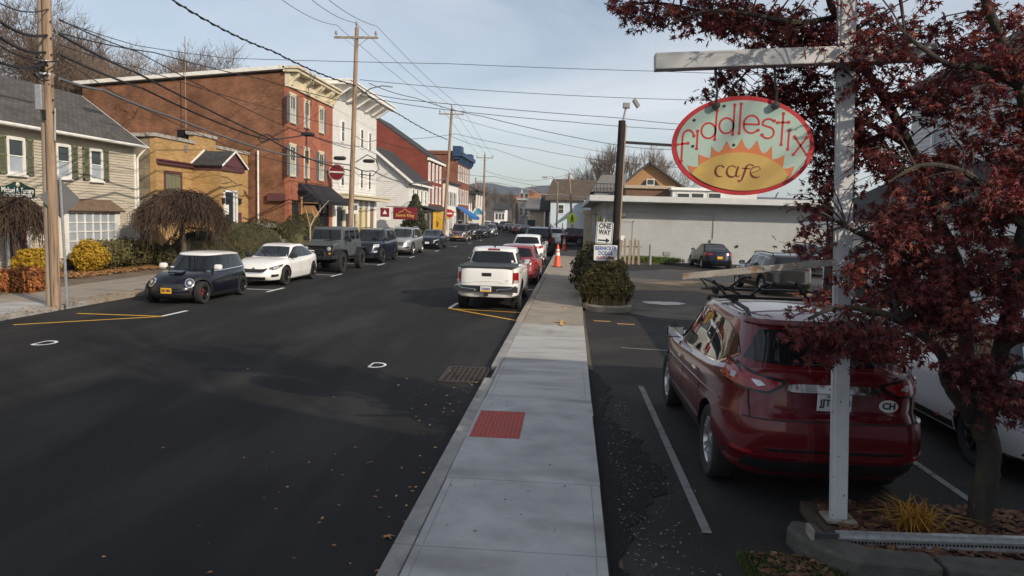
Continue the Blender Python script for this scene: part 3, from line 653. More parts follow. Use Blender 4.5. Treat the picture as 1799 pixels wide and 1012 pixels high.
for x in (-.745, .745): band(lambda a, z: b_.end(False, a, z), [(x, .905), (x * 1.02, 1.34)], .010, BLACK, 'liftgate_gap', CAR_RED, .004, 8)
pl_ = plate(CAR_RED, lambda x, z: Vector((x, b_.end(False, 0, z).y - 0.02, z)), 0.0, 1.075, PLATEW, '', INK, front=False)
for b__, x__ in (('JJT', -.082), ('3', .125)): text('plate_number', b__, .088, INK, (x__, b_.end(False, 0, 1.075).y - .0405, 1.075), (1, 0, 0), (0, 0, 1), pl_, world=False, depth=.003, bold=.002)
text('plate_state', 'NEW YORK', .03, BLUEINK, (0, b_.end(False, 0, 1.075).y - .042, 1.137), (1, 0, 0), (0, 0, 1), pl_, world=False, depth=.003)
q = b_.end(False, .50, 1.06)
ov = MB(); ov.prism([(0.085 * math.cos(2 * PI * k / 28), 0.058 * math.sin(2 * PI * k / 28)) for k in range(28)], (.50, q.y - .012, 1.06), (1, 0, 0), (0, 0, 1), 0.010)
st = ov.build('oval_sticker', STICKW, CAR_RED, world=False)
text('sticker_letters', 'CH', .085, INK, (.50, q.y - .016, 1.06), (1, 0, 0), (0, 0, 1), st, world=False, depth=.004, bold=.003)
MB().bar((-.25, -2.30, 1.385), (.08, -2.315, 1.40), .02, .014).build('rear_wiper', BLACK, CAR_RED, world=False)
for y in (-1.05, -.05):
    MB().bar((-.80, y, 1.885), (.80, y, 1.885), .05, .03).build('roof_bar', BLACK, CAR_RED, world=False)
for y in (-1.05, -.05):
    for sx in (-.62, .62):
        mb = MB(); mb.box((sx - .035, y - .05, 1.83), (sx + .035, y + .05, 1.92)); mb.build('bar_clamp', BLACK, CAR_RED, world=False, bevel=.01)
for x0 in (-.58, .30):       # folding kayak cradles on the bars
    for y in (-1.05,) if x0 > 0 else (-1.05, -.05):
        mb = MB(); mb.bar((x0 - .16, y, 1.905), (x0 + .18, y, 1.905), .07, .03); mb.tube([(x0 - .14, y, 1.915), (x0 - .24, y, 2.03), (x0 - .30, y, 2.06)], .016); mb.tube([(x0 + .14, y, 1.915), (x0 + .26, y, 2.02), (x0 + .34, y, 2.05)], .016)
        mb.tube([(x0 - .30, y - .13, 2.06), (x0 - .30, y + .13, 2.06)], .022); mb.tube([(x0 + .34, y - .13, 2.05), (x0 + .34, y + .13, 2.05)], .022); mb.tube([(x0 - .24, y, 2.03), (x0 + .02, y, 1.92)], .012)
        mb.build('kayak_cradle', BLACK, CAR_RED, world=False)
place(CAR_RED, 2.47, 9.35, 0.012)

# --- white SUV behind the maple
sp = sp_suv(L=4.75, H=1.72, W=1.88, R=.37, wstyle='ten', rim=ALLOYD, clad=(.27, .40), archtrim=None, handlemat=P_WHITE2, mirror=(.85, 1.12, P_WHITE2), features=[('rear_lamp', REDLAMP, 'wr', [(.62, .98), (1.12, .98)], [(.66, 1.12), (1.16, 1.14)], .012), ('headlight', CLEARLAMP, 'wf', [(.55, .80), (1.05, .84)], [(.55, .90), (1.10, .96)], .010)])
c, *_ = car('parked_suv', 'white SUV standing behind the maple trunk, right of the dark red one', sp, P_WHITE2, 'SUV')
place(c, 5.62, 10.08, 0.01)

# --- white pickup truck at the kerb
sp = dict(L=5.36, W=1.90, H=1.79, zb=.42, nf=4, nr=7.5, R=.385, ww=.255, wy=(-1.60, 1.62), arch=.47, wstyle='offroad', rim=ALLOYD, rings=
    [(0, .10, .20, .06), (.06, .04, .08, .03), (.25, .012, .02, .02), (.5, 0, 0, .02), (.62, .01, .02, .02), (.85, .012, .06, .03), (.96, .03, .12, .04), (1, .07, .18, .065)],
    zt=[(-2.7, 1.245), (-.98, 1.245), (-.9, 1.225), (0, 1.19), (.9, 1.16), (1.2, 1.16), (2.0, 1.10), (2.4, 1.05), (2.7, .95)], crown=.015,
    gh=dict(yf0=1.20, yr0=-1.03, yf1=.42, yr1=-.83, hw0=.86, hw1=.66, nr=6, roof=[(-.95, 1.70), (-.6, 1.745), (0, 1.755), (.3, 1.73), (.5, 1.70)]),
    dlo=([(-.86, 1.29), (.92, 1.22)], [(-.76, 1.59), (-.2, 1.64), (.40, 1.60)], (.44,)), windshield=(.73, .57, 1.22, 1.66), rear_window=(.70, .585, 1.30, 1.655),
    gaps=(-.96, .12, 1.08), handles=((-.72, 1.06), (.32, 1.04)), mirror=(.80, 1.22, CHROME), archtrim=.045,
    features=[('rear_lamp', REDLAMP, 'wr', [(.765, .84), (1.06, .84)], [(.765, 1.13), (1.04, 1.13)], .014), ('lamp_insert', CLEARLAMP, 'wr', [(.775, .85), (1.0, .85)], [(.775, .91), (1.0, .91)], .019),
        ('tailgate_handle', BLACK, 'er', [(-.135, 1.02), (.135, 1.02)], [(-.135, 1.115), (.135, 1.115)], .012, False), ('handle_grip', BLACKGL, 'er', [(-.10, 1.04), (.10, 1.04)], [(-.10, 1.095), (.10, 1.095)], .026, False),
        ('tailgate_panel', 'paint', 'er', [(-.70, .835), (-.45, .835), (-.36, .875), (.36, .875), (.45, .835), (.70, .835)], [(-.70, .842), (-.45, .842), (-.36, .887), (.36, .887), (.45, .842), (.70, .842)], .012, False, 18),
        ('brake_lamp', REDLAMP, 'cr', [(-.17, 1.685), (.17, 1.685)], [(-.15, 1.725), (.15, 1.725)], .012, False), ('brake_lamp_trim', BLACK, 'cr', [(-.20, 1.675), (.20, 1.675)], [(-.17, 1.735), (.17, 1.735)], .007, False),
        ('sticker', STICKW, 'cr', [(.56, 1.33), (.62, 1.33)], [(.555, 1.38), (.61, 1.38)], .012, False)],
    plates=())
CAR_TRUCK, b_, c_ = car('pickup_truck', 'white pickup truck with a black bed cover and a Pennsylvania plate', sp, P_WHITE, 'pickup truck')
MB().box((-.80, -2.66, 1.25), (.80, -1.02, 1.315)).build('bed_cover', M('bed cover vinyl', (0.035, 0.042, 0.045), 0.6), CAR_TRUCK, world=False, bevel=.02)
mb = MB(); mb.obox((0, -2.70, .665), (.84, 0, 0), (0, .06, 0), (0, 0, .085)); mb.build('bumper_step', BLACK, CAR_TRUCK, world=False, bevel=.02)
for sx in (-1, 1):
    mb = MB(); mb.prism([(0.28, -.07), (.90, -.09), (.90, .07), (.86, .105), (.80, .10), (.68, .03), (.32, .005)], (0, -2.765, .665), (sx, 0, 0), (0, 0, 1), .10 * sx); mb.build('bumper_end', CHROME, CAR_TRUCK, world=False, bevel=.012)
    band(lambda a, z: b_.end(False, a, z), [(sx * .745, .80), (sx * .745, 1.20)], .010, BLACK, 'tailgate_gap', CAR_TRUCK, .004, 6)
    MB().tube([(sx * .90, -.55, .52), (sx * .94, -.4, .47), (sx * .94, .8, .47), (sx * .90, .95, .52)], .045, 8).build('side_step', BLACK, CAR_TRUCK, world=False, smooth=True)
    text('badge_text', 'TRD', .055, INK, (sx * (b_.side(1, -2.15, 1.12).x + .012), -2.15, 1.12), (0, sx, 0), (0, 0, 1), CAR_TRUCK, world=False)
text('badge_text', 'V6', .05, INK, (.60, -2.685, .91), (1, 0, 0), (0, 0, 1), CAR_TRUCK, world=False, width=.09)
MB().box((-.06, -2.76, .46), (.06, -2.6, .54)).build('tow_hitch', BLACK, CAR_TRUCK, world=False, bevel=.01)
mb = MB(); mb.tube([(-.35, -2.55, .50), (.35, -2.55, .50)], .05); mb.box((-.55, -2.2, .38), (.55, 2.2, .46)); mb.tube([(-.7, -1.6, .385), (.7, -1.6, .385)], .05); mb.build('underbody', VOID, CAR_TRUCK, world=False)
MB().tube([(0, -.55, 1.77), (0, -.62, 1.84), (0, -.70, 1.86)], .03, 6).build('roof_antenna', BLACK, CAR_TRUCK, world=False)
pq = plate(CAR_TRUCK, lambda x, z: Vector((x, -2.795, z)), 0, .665, PLATEW, 'YZG4576', BLUEINK, front=False); MB().box((-.15, -2.824, .592), (.15, -2.812, .625)).build('plate_band', PLATEY, pq, world=False)
place(CAR_TRUCK, -2.27, 23.35, -0.005)

# --- black-blue hatchback with a white roof (seen from the front)
sp = dict(L=3.74, W=1.70, H=1.41, zb=.16, nf=3.0, nr=4.5, R=.318, ww=.21, wy=(-1.21, 1.25), wstyle='five', rim=ALLOYD, rings=
    [(0, .10, .16, .12), (.07, .04, .06, .05), (.25, .01, .01, 0), (.45, 0, 0, 0), (.6, .012, .03, .02), (.8, .03, .12, .05), (.92, .06, .22, .08), (1, .11, .34, .13)],
    zt=[(-1.85, .90), (-.6, .89), (.4, .86), (.75, .88), (1.1, .86), (1.45, .80), (1.87, .66)], crown=.05,
    gh=dict(yf0=.86, yr0=-1.70, yf1=.33, yr1=-1.48, hw0=.775, hw1=.60, nf=4, roof=[(-1.55, 1.33), (-1.0, 1.365), (-.3, 1.38), (.2, 1.365), (.4, 1.34)]),
    dlo=([(-1.48, .95), (.70, .90)], [(-1.38, 1.29), (-.3, 1.325), (.29, 1.29)], (.52,)), windshield=(.67, .54, .92, 1.30), rear_window=(.62, .52, 1.0, 1.28),
    gaps=(-.45, .72), handles=((-.28, .78),), handlemat=CHROME, mirror=(.52, .95, P_WHITE), beltline=CHROME, rooftop=P_WHITE, archtrim=.05, clad=(.16, .26),
    features=[('grille', BLACK, 'ef', [(-.46, .485), (-.36, .455), (.36, .455), (.46, .485)], [(-.40, .585), (.40, .585)], .006, False, 16), ('lower_intake', BLACK, 'ef', [(-.50, .21), (.50, .21)], [(-.58, .34), (.58, .34)], .006, False, 16),
        ('bonnet_scoop', BLACK, 'top', [(-.19, 1.36), (.19, 1.36)], [(-.16, 1.42), (.16, 1.42)], .030, False), ('scoop_lid', 'paint', 'top', [(-.21, 1.18), (.21, 1.18)], [(-.20, 1.40), (.20, 1.40)], .034, False)],
    plates=[(True, .40, PLATEY, 'KEC 9054', INK)])
CAR_MINI, b_, c_ = car('small_hatchback', 'small black-blue hatchback with white roof and white mirrors', sp, P_NAVY, 'car')
for sx in (-1, 1):
    p = b_.wrap(True, sx * .60, .60); n = Vector((sx * .38, .80, .42)).normalized(); ux = n.cross(Vector((0, 0, 1))).normalized(); uy = ux.cross(n)
    def disc(r, d0, d1, nn=24, n=n, ux=ux, uy=uy, p=p): return MB().add([p + n * d + (ux * math.cos(2 * PI * k / nn) + uy * 1.12 * math.sin(2 * PI * k / nn)) * rr for d, rr in ((d0, r), (d1, r * .94), (d1 + .012, r * .55), (d1 + .014, .001)) for k in range(nn)], [(i * nn + k, i * nn + (k + 1) % nn, (i + 1) * nn + (k + 1) % nn, (i + 1) * nn + k) for i in range(3) for k in range(nn)])
    ring = disc(.135, -.06, .028).build('headlight', CHROME, CAR_MINI, world=False, smooth=True); disc(.112, .0, .040).build('lens', HDARK, ring, world=False, smooth=True); disc(.055, .02, .052).build('bulb_lens', CLEARLAMP, ring, world=False, smooth=True)
    pf = b_.wrap(True, sx * .66, .33); p = pf
    disc(.06, -.02, .02).build('fog_lamp', CLEARLAMP, CAR_MINI, world=False, smooth=True)
for k in range(3):
    MB().tube([b_.end(True, x, .485 + .03 * k) + Vector((0, .014, 0)) for x in np.linspace(-.40 + .02 * k, .40 - .02 * k, 9)], .007, 5).build('grille_bar', HDARK, CAR_MINI, world=False)
p = b_.top(0, 1.52); mb = MB(); mb.obox(p + Vector((0, .04, .012)), (.075, 0, 0), (0, .008, -.002), (0, .012, .02)); mb.build('bonnet_badge', CHROME, CAR_MINI, world=False, bevel=.005)
for sx in (-1, 1):
    MB().obox((sx * .735, 1.25 + .10, .318), (.05, 0, 0), (0, .03, .02), (0, -.06, .10)).build('brake_caliper', M('caliper red', (.5, .02, .02), .4), CAR_MINI, world=False)
put_patch('windshield_sticker', STICKW, CAR_MINI, lambda x, z: c_.end(True, x, z), [(.42, .955), (.56, .955)], [(.42, .99), (.56, .99)], 4, 1, .010)
for sx in (-1, 1): MB().tube([c_.end(True, sx * .1, .915) + Vector((0, .02, .0)), c_.end(True, sx * .1 - .42, .955) + Vector((0, .02, 0))], .008, 5).build('wiper', BLACK, CAR_MINI, world=False)
place(CAR_MINI, -11.12, 21.42, PI + 0.0)

# --- white saloon
sp = sp_sedan(R=.345, wstyle='five', rim=ALLOYD, mirror=(.74, 1.0, BLACK), handlemat=P_WHITE,
    features=[('grille', BLACK, 'ef', [(-.36, .50), (.36, .50)], [(-.56, .70), (.56, .70)], .010, False, 14), ('grille_chrome', CHROME, 'ef', [(-.36, .485), (-.1, .46), (.1, .46), (.36, .485)], [(-.38, .515), (-.1, .49), (.1, .49), (.38, .515)], .014, False, 14),
        ('headlight', HDARK, 'wf', [(.56, .58), (.80, .61), (1.16, .72)], [(.56, .68), (.80, .73), (1.22, .80)], .010), ('lamp_insert', CLEARLAMP, 'wf', [(.70, .62), (.95, .68)], [(.72, .68), (.97, .73)], .016),
        ('lower_intake', BLACK, 'ef', [(-.42, .25), (.42, .25)], [(-.46, .35), (.46, .35)], .008, False, 12), ('fog_recess', BLACK, 'wf', [(.66, .34), (.98, .36)], [(.66, .44), (1.0, .44)], .008)])
c, b_, c_ = car('saloon_car', 'white saloon with tinted windows and dark wheels', sp, P_WHITE, 'car')
mb = MB(); mb.lathe([(.052, 0), (.052, .02), (.036, .02), (.036, .0)], (0, b_.end(True, 0, .63).y + .0, .63), 'Y', 20); mb.box((-.07, b_.end(True, 0, .63).y, .615), (.07, b_.end(True, 0, .63).y + .022, .645)); mb.build('emblem', CHROME, c, world=False)
MB().obox((0, -2.16, 1.10), (.62, 0, 0), (0, .10, .02), (0, -.005, .014)).build('boot_spoiler', P_WHITE, c, world=False, bevel=.008)
place(c, -11.12, 27.55, PI)
CAR_SALOON = c

# --- grey off-roader with big tyres (seen from the front)
def make_offroader(label):
    root = thing('off_road_car', label, 'SUV', (0, 0, 0))
    R = .455; pm = P_GREY
    tub = Hull(-2.05, .95, .79, .62, [(-3, 1.33), (3, 1.33)], [(0, .06, .04, .03), (.1, .01, .0, 0), (.85, 0, 0, 0), (1, .025, .02, .02)], 16, 14, .01, 72)
    v, f = tub.mesh(2); link_local('body', shell_mesh('body', v, f, [pm]), root)
    hood = Hull(.85, 1.98, .66, .72, [(.8, 1.30), (1.3, 1.285), (2, 1.22)], [(0, .02, .02, 0), (.85, 0, 0, 0), (1, .05, .05, 0)], 14, 16, .035, 56)
    v, f = hood.mesh(3); link_local('bonnet', shell_mesh('bonnet', v, f, [pm]), root)
    top = Hull(-2.02, .93, .765, 1.31, [(-3, 1.93), (3, 1.93)], [(0, 0, 0, 0), (.9, .085, .30, .10), (.97, .10, .32, .12), (1, .14, .37, .16)], 16, 14, .025, 72)
    v, f = top.mesh(3); link_local('cabin', shell_mesh('cabin', v, f, [pm]), root)
    for sg in (-1, 1):
        fn = lambda y, z, sg=sg: top.side(sg, y, z)
        for a, b, a1, b1 in ((-1.90, -1.12, -1.82, -1.12), (-.98, -.22, -.98, -.22), (-.10, .76, -.10, .56)):
            put_patch('side_window', GLASS, root, fn, [(a, 1.40), (b, 1.40)], [(a1, 1.80), (b1, 1.80)], 6, 3, .006)
        for y in (-1.05, -.16, .80): band(lambda y, z, sg=sg: tub.side(sg, y, z), [(y, .72), (y, 1.31)], .012, BLACK, 'door_gap', root, .003, 4)
        for y in (-.85, .05): MB().box((sg * .785 - .02, y - .09, 1.17), (sg * .785 + .03, y + .09, 1.21)).build('door_handle', BLACK, root, world=False, bevel=.008)
        mb = MB(); mb.obox((sg * 1.0, .72, 1.42), (.10, 0, 0), (0, .05, 0), (0, 0, .10)); mb.bar((sg * .78, .74, 1.37), (sg * .95, .72, 1.38), .05, .05); mb.build('wing_mirror', BLACK, root, world=False, bevel=.03)
        for y, front in ((1.42, 1), (-1.50, 0)):   # flat flared mudguards
            pts = [(-.62, .60), (-.56, .82), (-.36, 1.02), (.34, 1.03), (.55, .88), (.62, .66)]
            mb = MB(); rows = []
            for (dy, z) in pts: rows += [(sg * .70, y + dy, z), (sg * .99, y + dy, z - .015), (sg * .99, y + dy, z - .055), (sg * .70, y + dy, z - .05)]
            mb.add(rows, [(4 * k + j, 4 * k + (j + 1) % 4, 4 * k + 4 + (j + 1) % 4, 4 * k + 4 + j) for k in range(5) for j in range(4)] + [(0, 1, 2, 3), (23, 22, 21, 20)]); mb.build('mudguard', BLACK, root, world=False, bevel=.012)
        n = 20; c = Vector((sg * .50, 2.0, 1.04))
        mb = MB().lathe([(.115, -.04), (.115, .025), (.095, .028), (.09, .0)], c, 'Y', n); h = mb.build('headlight', BLACK, root, world=False, smooth=True)
        MB().lathe([(.095, .0), (.092, .015), (.05, .028), (0, .03)], c, 'Y', n).build('lens', CLEARLAMP, h, world=False, smooth=True)
        MB().lathe([(.05, 0), (.05, .02), (0, .025)], (sg * .52, 2.0, .84), 'Y', 16).build('indicator_lamp', AMBER, root, world=False, smooth=True)
        MB().bar((sg * .80, -.75, .56), (sg * .80, .70, .56), .14, .05).build('rock_rail', BLACK, root, world=False, bevel=.01)
    put_patch('windshield', GLASS, root, lambda x, z: top.end(True, x, z), [(-.66, 1.40), (.66, 1.40)], [(-.58, 1.83), (.58, 1.83)], 10, 3, .008)
    put_patch('rear_window', GLASS, root, lambda x, z: top.end(False, x, z), [(-.6, 1.42), (.6, 1.42)], [(-.55, 1.82), (.55, 1.82)], 8, 3, .008)
    g = MB(); g.box((-.66, 1.92, .74), (.66, 2.0, 1.225)); grille = g.build('grille', BLACK, root, world=False, bevel=.03)
    for k in range(7): MB().box((-.315 + .09 * k, 1.99, .86), (-.265 + .09 * k, 2.012, 1.17)).build('grille_slot', VOID, grille, world=False)
    g = MB(); g.prism([(-.60, .0), (.60, .0), (.66, .09), (.45, .07), (-.45, .07), (-.66, .09)], (0, 2.03, 1.16), (1, 0, 0), (0, 0, 1), .05); g.build('grille_brow', pm, root, world=False)
    b = MB(); b.box((-.62, 2.02, .58), (.62, 2.28, .76)); b.bar((-.62, 2.15, .67), (-.88, 2.08, .70), .18, .15); b.bar((.62, 2.15, .67), (.88, 2.08, .70), .18, .15); b.build('bumper', BLACK, root, world=False, bevel=.025)
    MB().tube([(-.40, 2.2, .76), (-.32, 2.22, .98), (.32, 2.22, .98), (.40, 2.2, .76)], .03, 8).build('bumper_hoop', BLACK, root, world=False, smooth=True)
    b = MB(); b.tube([(-.22, 2.18, .83), (.22, 2.18, .83)], .075, 14); b.box((-.30, 2.10, .76), (-.22, 2.26, .92)); b.box((.22, 2.10, .76), (.30, 2.26, .92)); b.build('winch', BLACKGL, root, world=False)
    for sx in (-.35, .35): MB().lathe([(.05, -.012), (.05, .012), (.028, .012), (.028, -.012)], (sx, 2.31, .62), 'X', 14, close=True).build('tow_shackle', BLACK, root, world=False)
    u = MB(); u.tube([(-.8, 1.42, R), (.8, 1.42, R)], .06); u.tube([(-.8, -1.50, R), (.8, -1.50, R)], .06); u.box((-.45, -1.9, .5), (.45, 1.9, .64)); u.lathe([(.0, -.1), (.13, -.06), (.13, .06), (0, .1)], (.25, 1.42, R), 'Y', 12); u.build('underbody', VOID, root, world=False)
    for sx in (-1, 1): MB().tube([(sx * .08 + .0, .94, 1.345), (sx * .08 - .40, .915, 1.40)], .009, 5).build('wiper', BLACK, root, world=False)
    add_wheels(root, R, .30, 'offroad', ALLOYD, .815, (1.42, -1.50))
    MB().tube([(.62, 1.2, 1.27), (.62, 1.2, 1.9)], .004, 4).build('aerial', BLACK, root, world=False)
    return root
CAR_JEEP = make_offroader('slate grey off-road car with knobbly tyres and a winch bumper')
place(CAR_JEEP, -11.12, 34.05, PI, 0, 1.04)

# --- the rest of the left row
HL = [('headlight', CLEARLAMP, 'wf', [(.55, .80), (.80, .80), (1.05, .84)], [(.55, .90), (.80, .93), (1.10, .96)], .010)]
TL = [('rear_lamp', REDLAMP, 'wr', [(.60, .98), (1.12, .98)], [(.66, 1.12), (1.16, 1.14)], .012)]
sp = sp_suv(L=5.05, W=2.0, H=1.86, R=.405, wstyle='five', rim=ALLOYD, zt=[(-2.5, 1.24), (-1.6, 1.22), (0, 1.16), (.9, 1.14), (1.25, 1.18), (1.7, 1.16), (2.2, 1.11), (2.5, .98)],
    gh=dict(yf0=1.36, yr0=-2.46, yf1=.62, yr1=-2.22, hw0=.90, hw1=.72, roof=[(-2.3, 1.76), (-1.6, 1.81), (-.6, 1.83), (.4, 1.80), (.7, 1.76)]), wy=(-1.5, 1.52),
    dlo=([(-2.2, 1.30), (-1.2, 1.25), (1.08, 1.20)], [(-2.1, 1.65), (-1.1, 1.71), (0, 1.73), (.54, 1.69)], (.30, .62)), windshield=(.76, .62, 1.22, 1.74), rear_window=(.7, .58, 1.32, 1.70), mirror=(.92, 1.24, BLACK), rails=(-1.9, .5, BLACK),
    features=[('grille', BLACKGL, 'ef', [(-.52, .70), (.52, .70)], [(-.58, 1.0), (.58, 1.0)], .012, False, 14), ('headlight', CLEARLAMP, 'wf', [(.62, .86), (1.0, .88)], [(.62, 1.02), (1.06, 1.04)], .012), ('fog_lamp', CLEARLAMP, 'wf', [(.66, .58), (.88, .60)], [(.66, .66), (.90, .68)], .012),
        ('skid_plate', HDARK, 'ef', [(-.55, .30), (.55, .30)], [(-.62, .40), (.62, .40)], .016, False, 14)] + [('rear_lamp', REDLAMP, 'wr', [(.78, .9), (1.06, .9)], [(.78, 1.22), (1.04, 1.22)], .012)])
SUV_BIG, b_, c_ = car('large_suv', 'large black-blue SUV with chrome-cornered headlamps behind the grey off-road car', sp, P_DBLUE, 'SUV')
place(SUV_BIG, -11.2, 41.75, PI)
sp = sp_suv(H=1.77, R=.39, wstyle='five', clad=(.26, .44), cladmat=P_SILVER, archtrim=None, mirror=(.85, 1.12, P_SILVER), handlemat=CHROME, rails=(-1.5, .3, ALLOY),
    features=[('grille', HDARK, 'ef', [(-.44, .62), (.44, .62)], [(-.52, .88), (.52, .88)], .012, False, 14), ('headlight', CLEARLAMP, 'wf', [(.55, .80), (.80, .80), (1.05, .86)], [(.55, .93), (.80, .97), (1.10, .98)], .012), ('lower_intake', BLACK, 'wf', [(.50, .44), (.95, .46)], [(.55, .56), (.92, .55)], .010), ('skid_plate', CHROME, 'ef', [(-.80, .36), (-.4, .30), (.4, .30), (.80, .36)], [(-.82, .42), (-.4, .36), (.4, .36), (.82, .42)], .020, False, 16)] + TL)
SUV_MID, *_ = car('silver_suv', 'silver grey SUV parked behind the large black-blue one', sp, P_SILVER, 'SUV')
place(SUV_MID, -11.35, 50.3, PI, 0, 1.05)
sp = sp_sedan(L=4.5, features=[('headlight', CLEARLAMP, 'wf', [(.52, .60), (1.05, .70)], [(.52, .67), (1.10, .76)], .010), ('grille', BLACKGL, 'ef', [(-.40, .38), (.40, .38)], [(-.48, .66), (.48, .66)], .008, False, 12), ('fog_lamp', CLEARLAMP, 'wf', [(.72, .34), (.92, .36)], [(.72, .40), (.92, .42)], .012), ('rear_lamp', REDLAMP, 'wr', [(.50, .84), (1.08, .86)], [(.50, .95), (1.08, .98)], .012)], plates=[(True, .47, PLATEW, '', INK)], mirror=(.72, 1.0, P_NAVY), wstyle='ten', rim=ALLOYD)
SEDAN, *_ = car('parked_saloon', 'dark blue low saloon with a white front plate in the left row', sp, P_DBLUE, 'car')
place(SEDAN, -11.3, 60.6, PI, 0, 1.05)
sp = sp_suv(H=1.83, R=.385, W=1.9, clad=(.26, .60), cladmat=P_TAN, archmat=P_TAN, archtrim=.07, rails=(-1.7, .4, BLACK), gh=dict(yf0=1.30, yr0=-2.34, yf1=.55, yr1=-2.12, hw0=.86, hw1=.69, roof=[(-2.2, 1.72), (-1.6, 1.77), (-.6, 1.79), (.3, 1.77), (.6, 1.72)]),
    dlo=([(-2.1, 1.20), (-1.2, 1.14), (1.02, 1.10)], [(-2.0, 1.62), (-1.1, 1.68), (0, 1.69), (.46, 1.65)], (.28, .60)), windshield=(.72, .60, 1.13, 1.70), rear_window=(.68, .56, 1.22, 1.66), mirror=(.85, 1.14, BLACK),
    features=[('grille', CHROME, 'ef', [(-.42, .72), (.42, .72)], [(-.46, .96), (.46, .96)], .012, False, 12), ('grille_mesh', BLACK, 'ef', [(-.38, .77), (.38, .77)], [(-.41, .92), (.41, .92)], .020, False, 12), ('headlight', CLEARLAMP, 'wf', [(.56, .74), (.98, .76)], [(.56, .94), (1.02, .95)], .012)] + TL, plates=[(True, .50, PLATEY, '', INK)])
SUV_TAN, *_ = car('two_tone_suv', 'two-tone maroon and beige SUV with a yellow front plate', sp, P_MAROON, 'SUV')
place(SUV_TAN, -11.75, 79.5, PI, 0, 1.03)
def again(src, name, label, x, y, rz, old=None, new=None, k=1.0, cat=None, group=None):
    c = copy_tree(src); c['label'] = label; c.name = name
    if cat: c['category'] = cat
    if group: c['group'] = group
    elif 'group' in c: del c['group']
    place(c, x, y, rz, 0, k)
    if old: repaint(c, old, new)
    return c
again(SUV_BIG, 'dark_suv', 'dark SUV with bright headlamps behind the two-tone maroon and beige one', -11.6, 87.0, PI, P_DBLUE, P_BLACK, 1.02)
again(SEDAN, 'dark_car', 'small black car next behind the dark SUV in the left row', -11.3, 95.5, PI, P_DBLUE, P_BLACK, 1.08)
again(SUV_MID, 'green_grey_suv', 'greenish grey SUV at the far end of the left row', -11.2, 104.5, PI, P_SILVER, P_BLUEG, 1.0)
again(SUV_MID, 'white_suv', 'white SUV far down the street, behind the left parked row', -14.4, 128, PI, P_SILVER, P_WHITE, 1.15)
again(SEDAN, 'distant_car', 'dark car far down the street on the left where it bends', -15.6, 150, PI * .9, P_DBLUE, P_BLACK, 1.15)
again(SUV_MID, 'distant_suv', 'dark SUV far down the street beside the bend, right of another dark car', -13.4, 152, PI * .9, P_SILVER, P_DBLUE, 1.1)

# --- right row
sp = sp_suv(L=4.45, H=1.62, W=1.84, R=.345, wy=(-1.32, 1.33), zt=[(-2.2, 1.05), (-1.4, 1.03), (0, .98), (.9, .96), (1.25, 1.0), (1.7, .97), (2.1, .88), (2.25, .76)],
    gh=dict(yf0=1.3, yr0=-2.1, yf1=.40, yr1=-1.65, hw0=.84, hw1=.64, roof=[(-1.9, 1.50), (-1.4, 1.56), (-.6, 1.58), (.2, 1.56), (.5, 1.52)]),
    dlo=([(-1.8, 1.10), (-1.1, 1.06), (1.0, 1.02)], [(-1.55, 1.40), (-1.0, 1.47), (0, 1.49), (.32, 1.45)], (.28, .60)), windshield=(.70, .55, 1.05, 1.50), rear_window=(.66, .53, 1.12, 1.47), mirror=(.84, 1.05, CHROME), clad=None, archtrim=None,
    features=[('rear_lamp', REDLAMP, 'wr', [(.66, .86), (1.10, .86)], [(.70, 1.02), (1.12, 1.03)], .012)] + HL[:0])
CAR_HATCH, *_ = car('red_hatchback', 'faded red hatchback in front of the white pickup, mostly hidden by it', sp, P_RED2)
place(CAR_HATCH, -2.05, 31.6, -.01)
sp = sp_suv(L=4.75, H=1.68, W=1.93, R=.38, zt=[(-2.35, 1.10), (-1.6, 1.09), (0, 1.03), (.9, 1.01), (1.25, 1.05), (1.7, 1.02), (2.1, .94), (2.4, .8)], clad=None, archtrim=None, handlemat=P_WHITE, mirror=(.85, 1.1, P_WHITE), rails=None,
    gh=dict(yf0=1.36, yr0=-2.20, yf1=.42, yr1=-1.75, hw0=.86, hw1=.66, roof=[(-2.0, 1.56), (-1.5, 1.62), (-.6, 1.645), (.2, 1.62), (.5, 1.58)]),
    dlo=([(-1.9, 1.16), (-1.2, 1.11), (1.02, 1.06)], [(-1.6, 1.46), (-1.1, 1.53), (0, 1.55), (.34, 1.51)], (.26, .60)), windshield=(.72, .57, 1.1, 1.56), rear_window=(.70, .56, 1.17, 1.545),
    features=[('rear_lamp', REDLAMP, 'wr', [(.40, .95), (.7, .92), (1.14, .98)], [(.45, 1.0), (.7, 1.06), (1.16, 1.10)], .014), ('lower_intake', BLACK, 'wr', [(.55, .40), (.88, .40)], [(.58, .50), (.86, .50)], .010), ('exhaust_trim', CHROME, 'wr', [(.60, .34), (.82, .34)], [(.60, .385), (.82, .385)], .016), ('chrome_strip', CHROME, 'er', [(-.35, .86), (.35, .86)], [(-.35, .885), (.35, .885)], .012, False)], plates=[(False, .76, PLATEW, '', INK)])
CAR_WSUV, *_ = car('white_suv', 'white SUV with red tail lamps, second vehicle ahead of the white pickup', sp, P_WHITE, 'SUV')
place(CAR_WSUV, -2.35, 44.6, -.015, 0, 1.04)
again(SUV_BIG, 'black_suv', 'tall black SUV ahead of the white SUV by the right kerb', -2.15, 55.5, -.02, P_DBLUE, P_BLACK, 1.12)
again(CAR_WSUV, 'far_white_suv', 'far white SUV just visible beyond the tall black one on the right', -1.2, 74, -.02, None, None, 1.1)
c = again(SUV_MID, 'maroon_suv', 'dark maroon SUV seen side-on, turning out beyond the traffic cones', .35, 77.5, math.radians(58), P_SILVER, P_MAROON, 1.05)
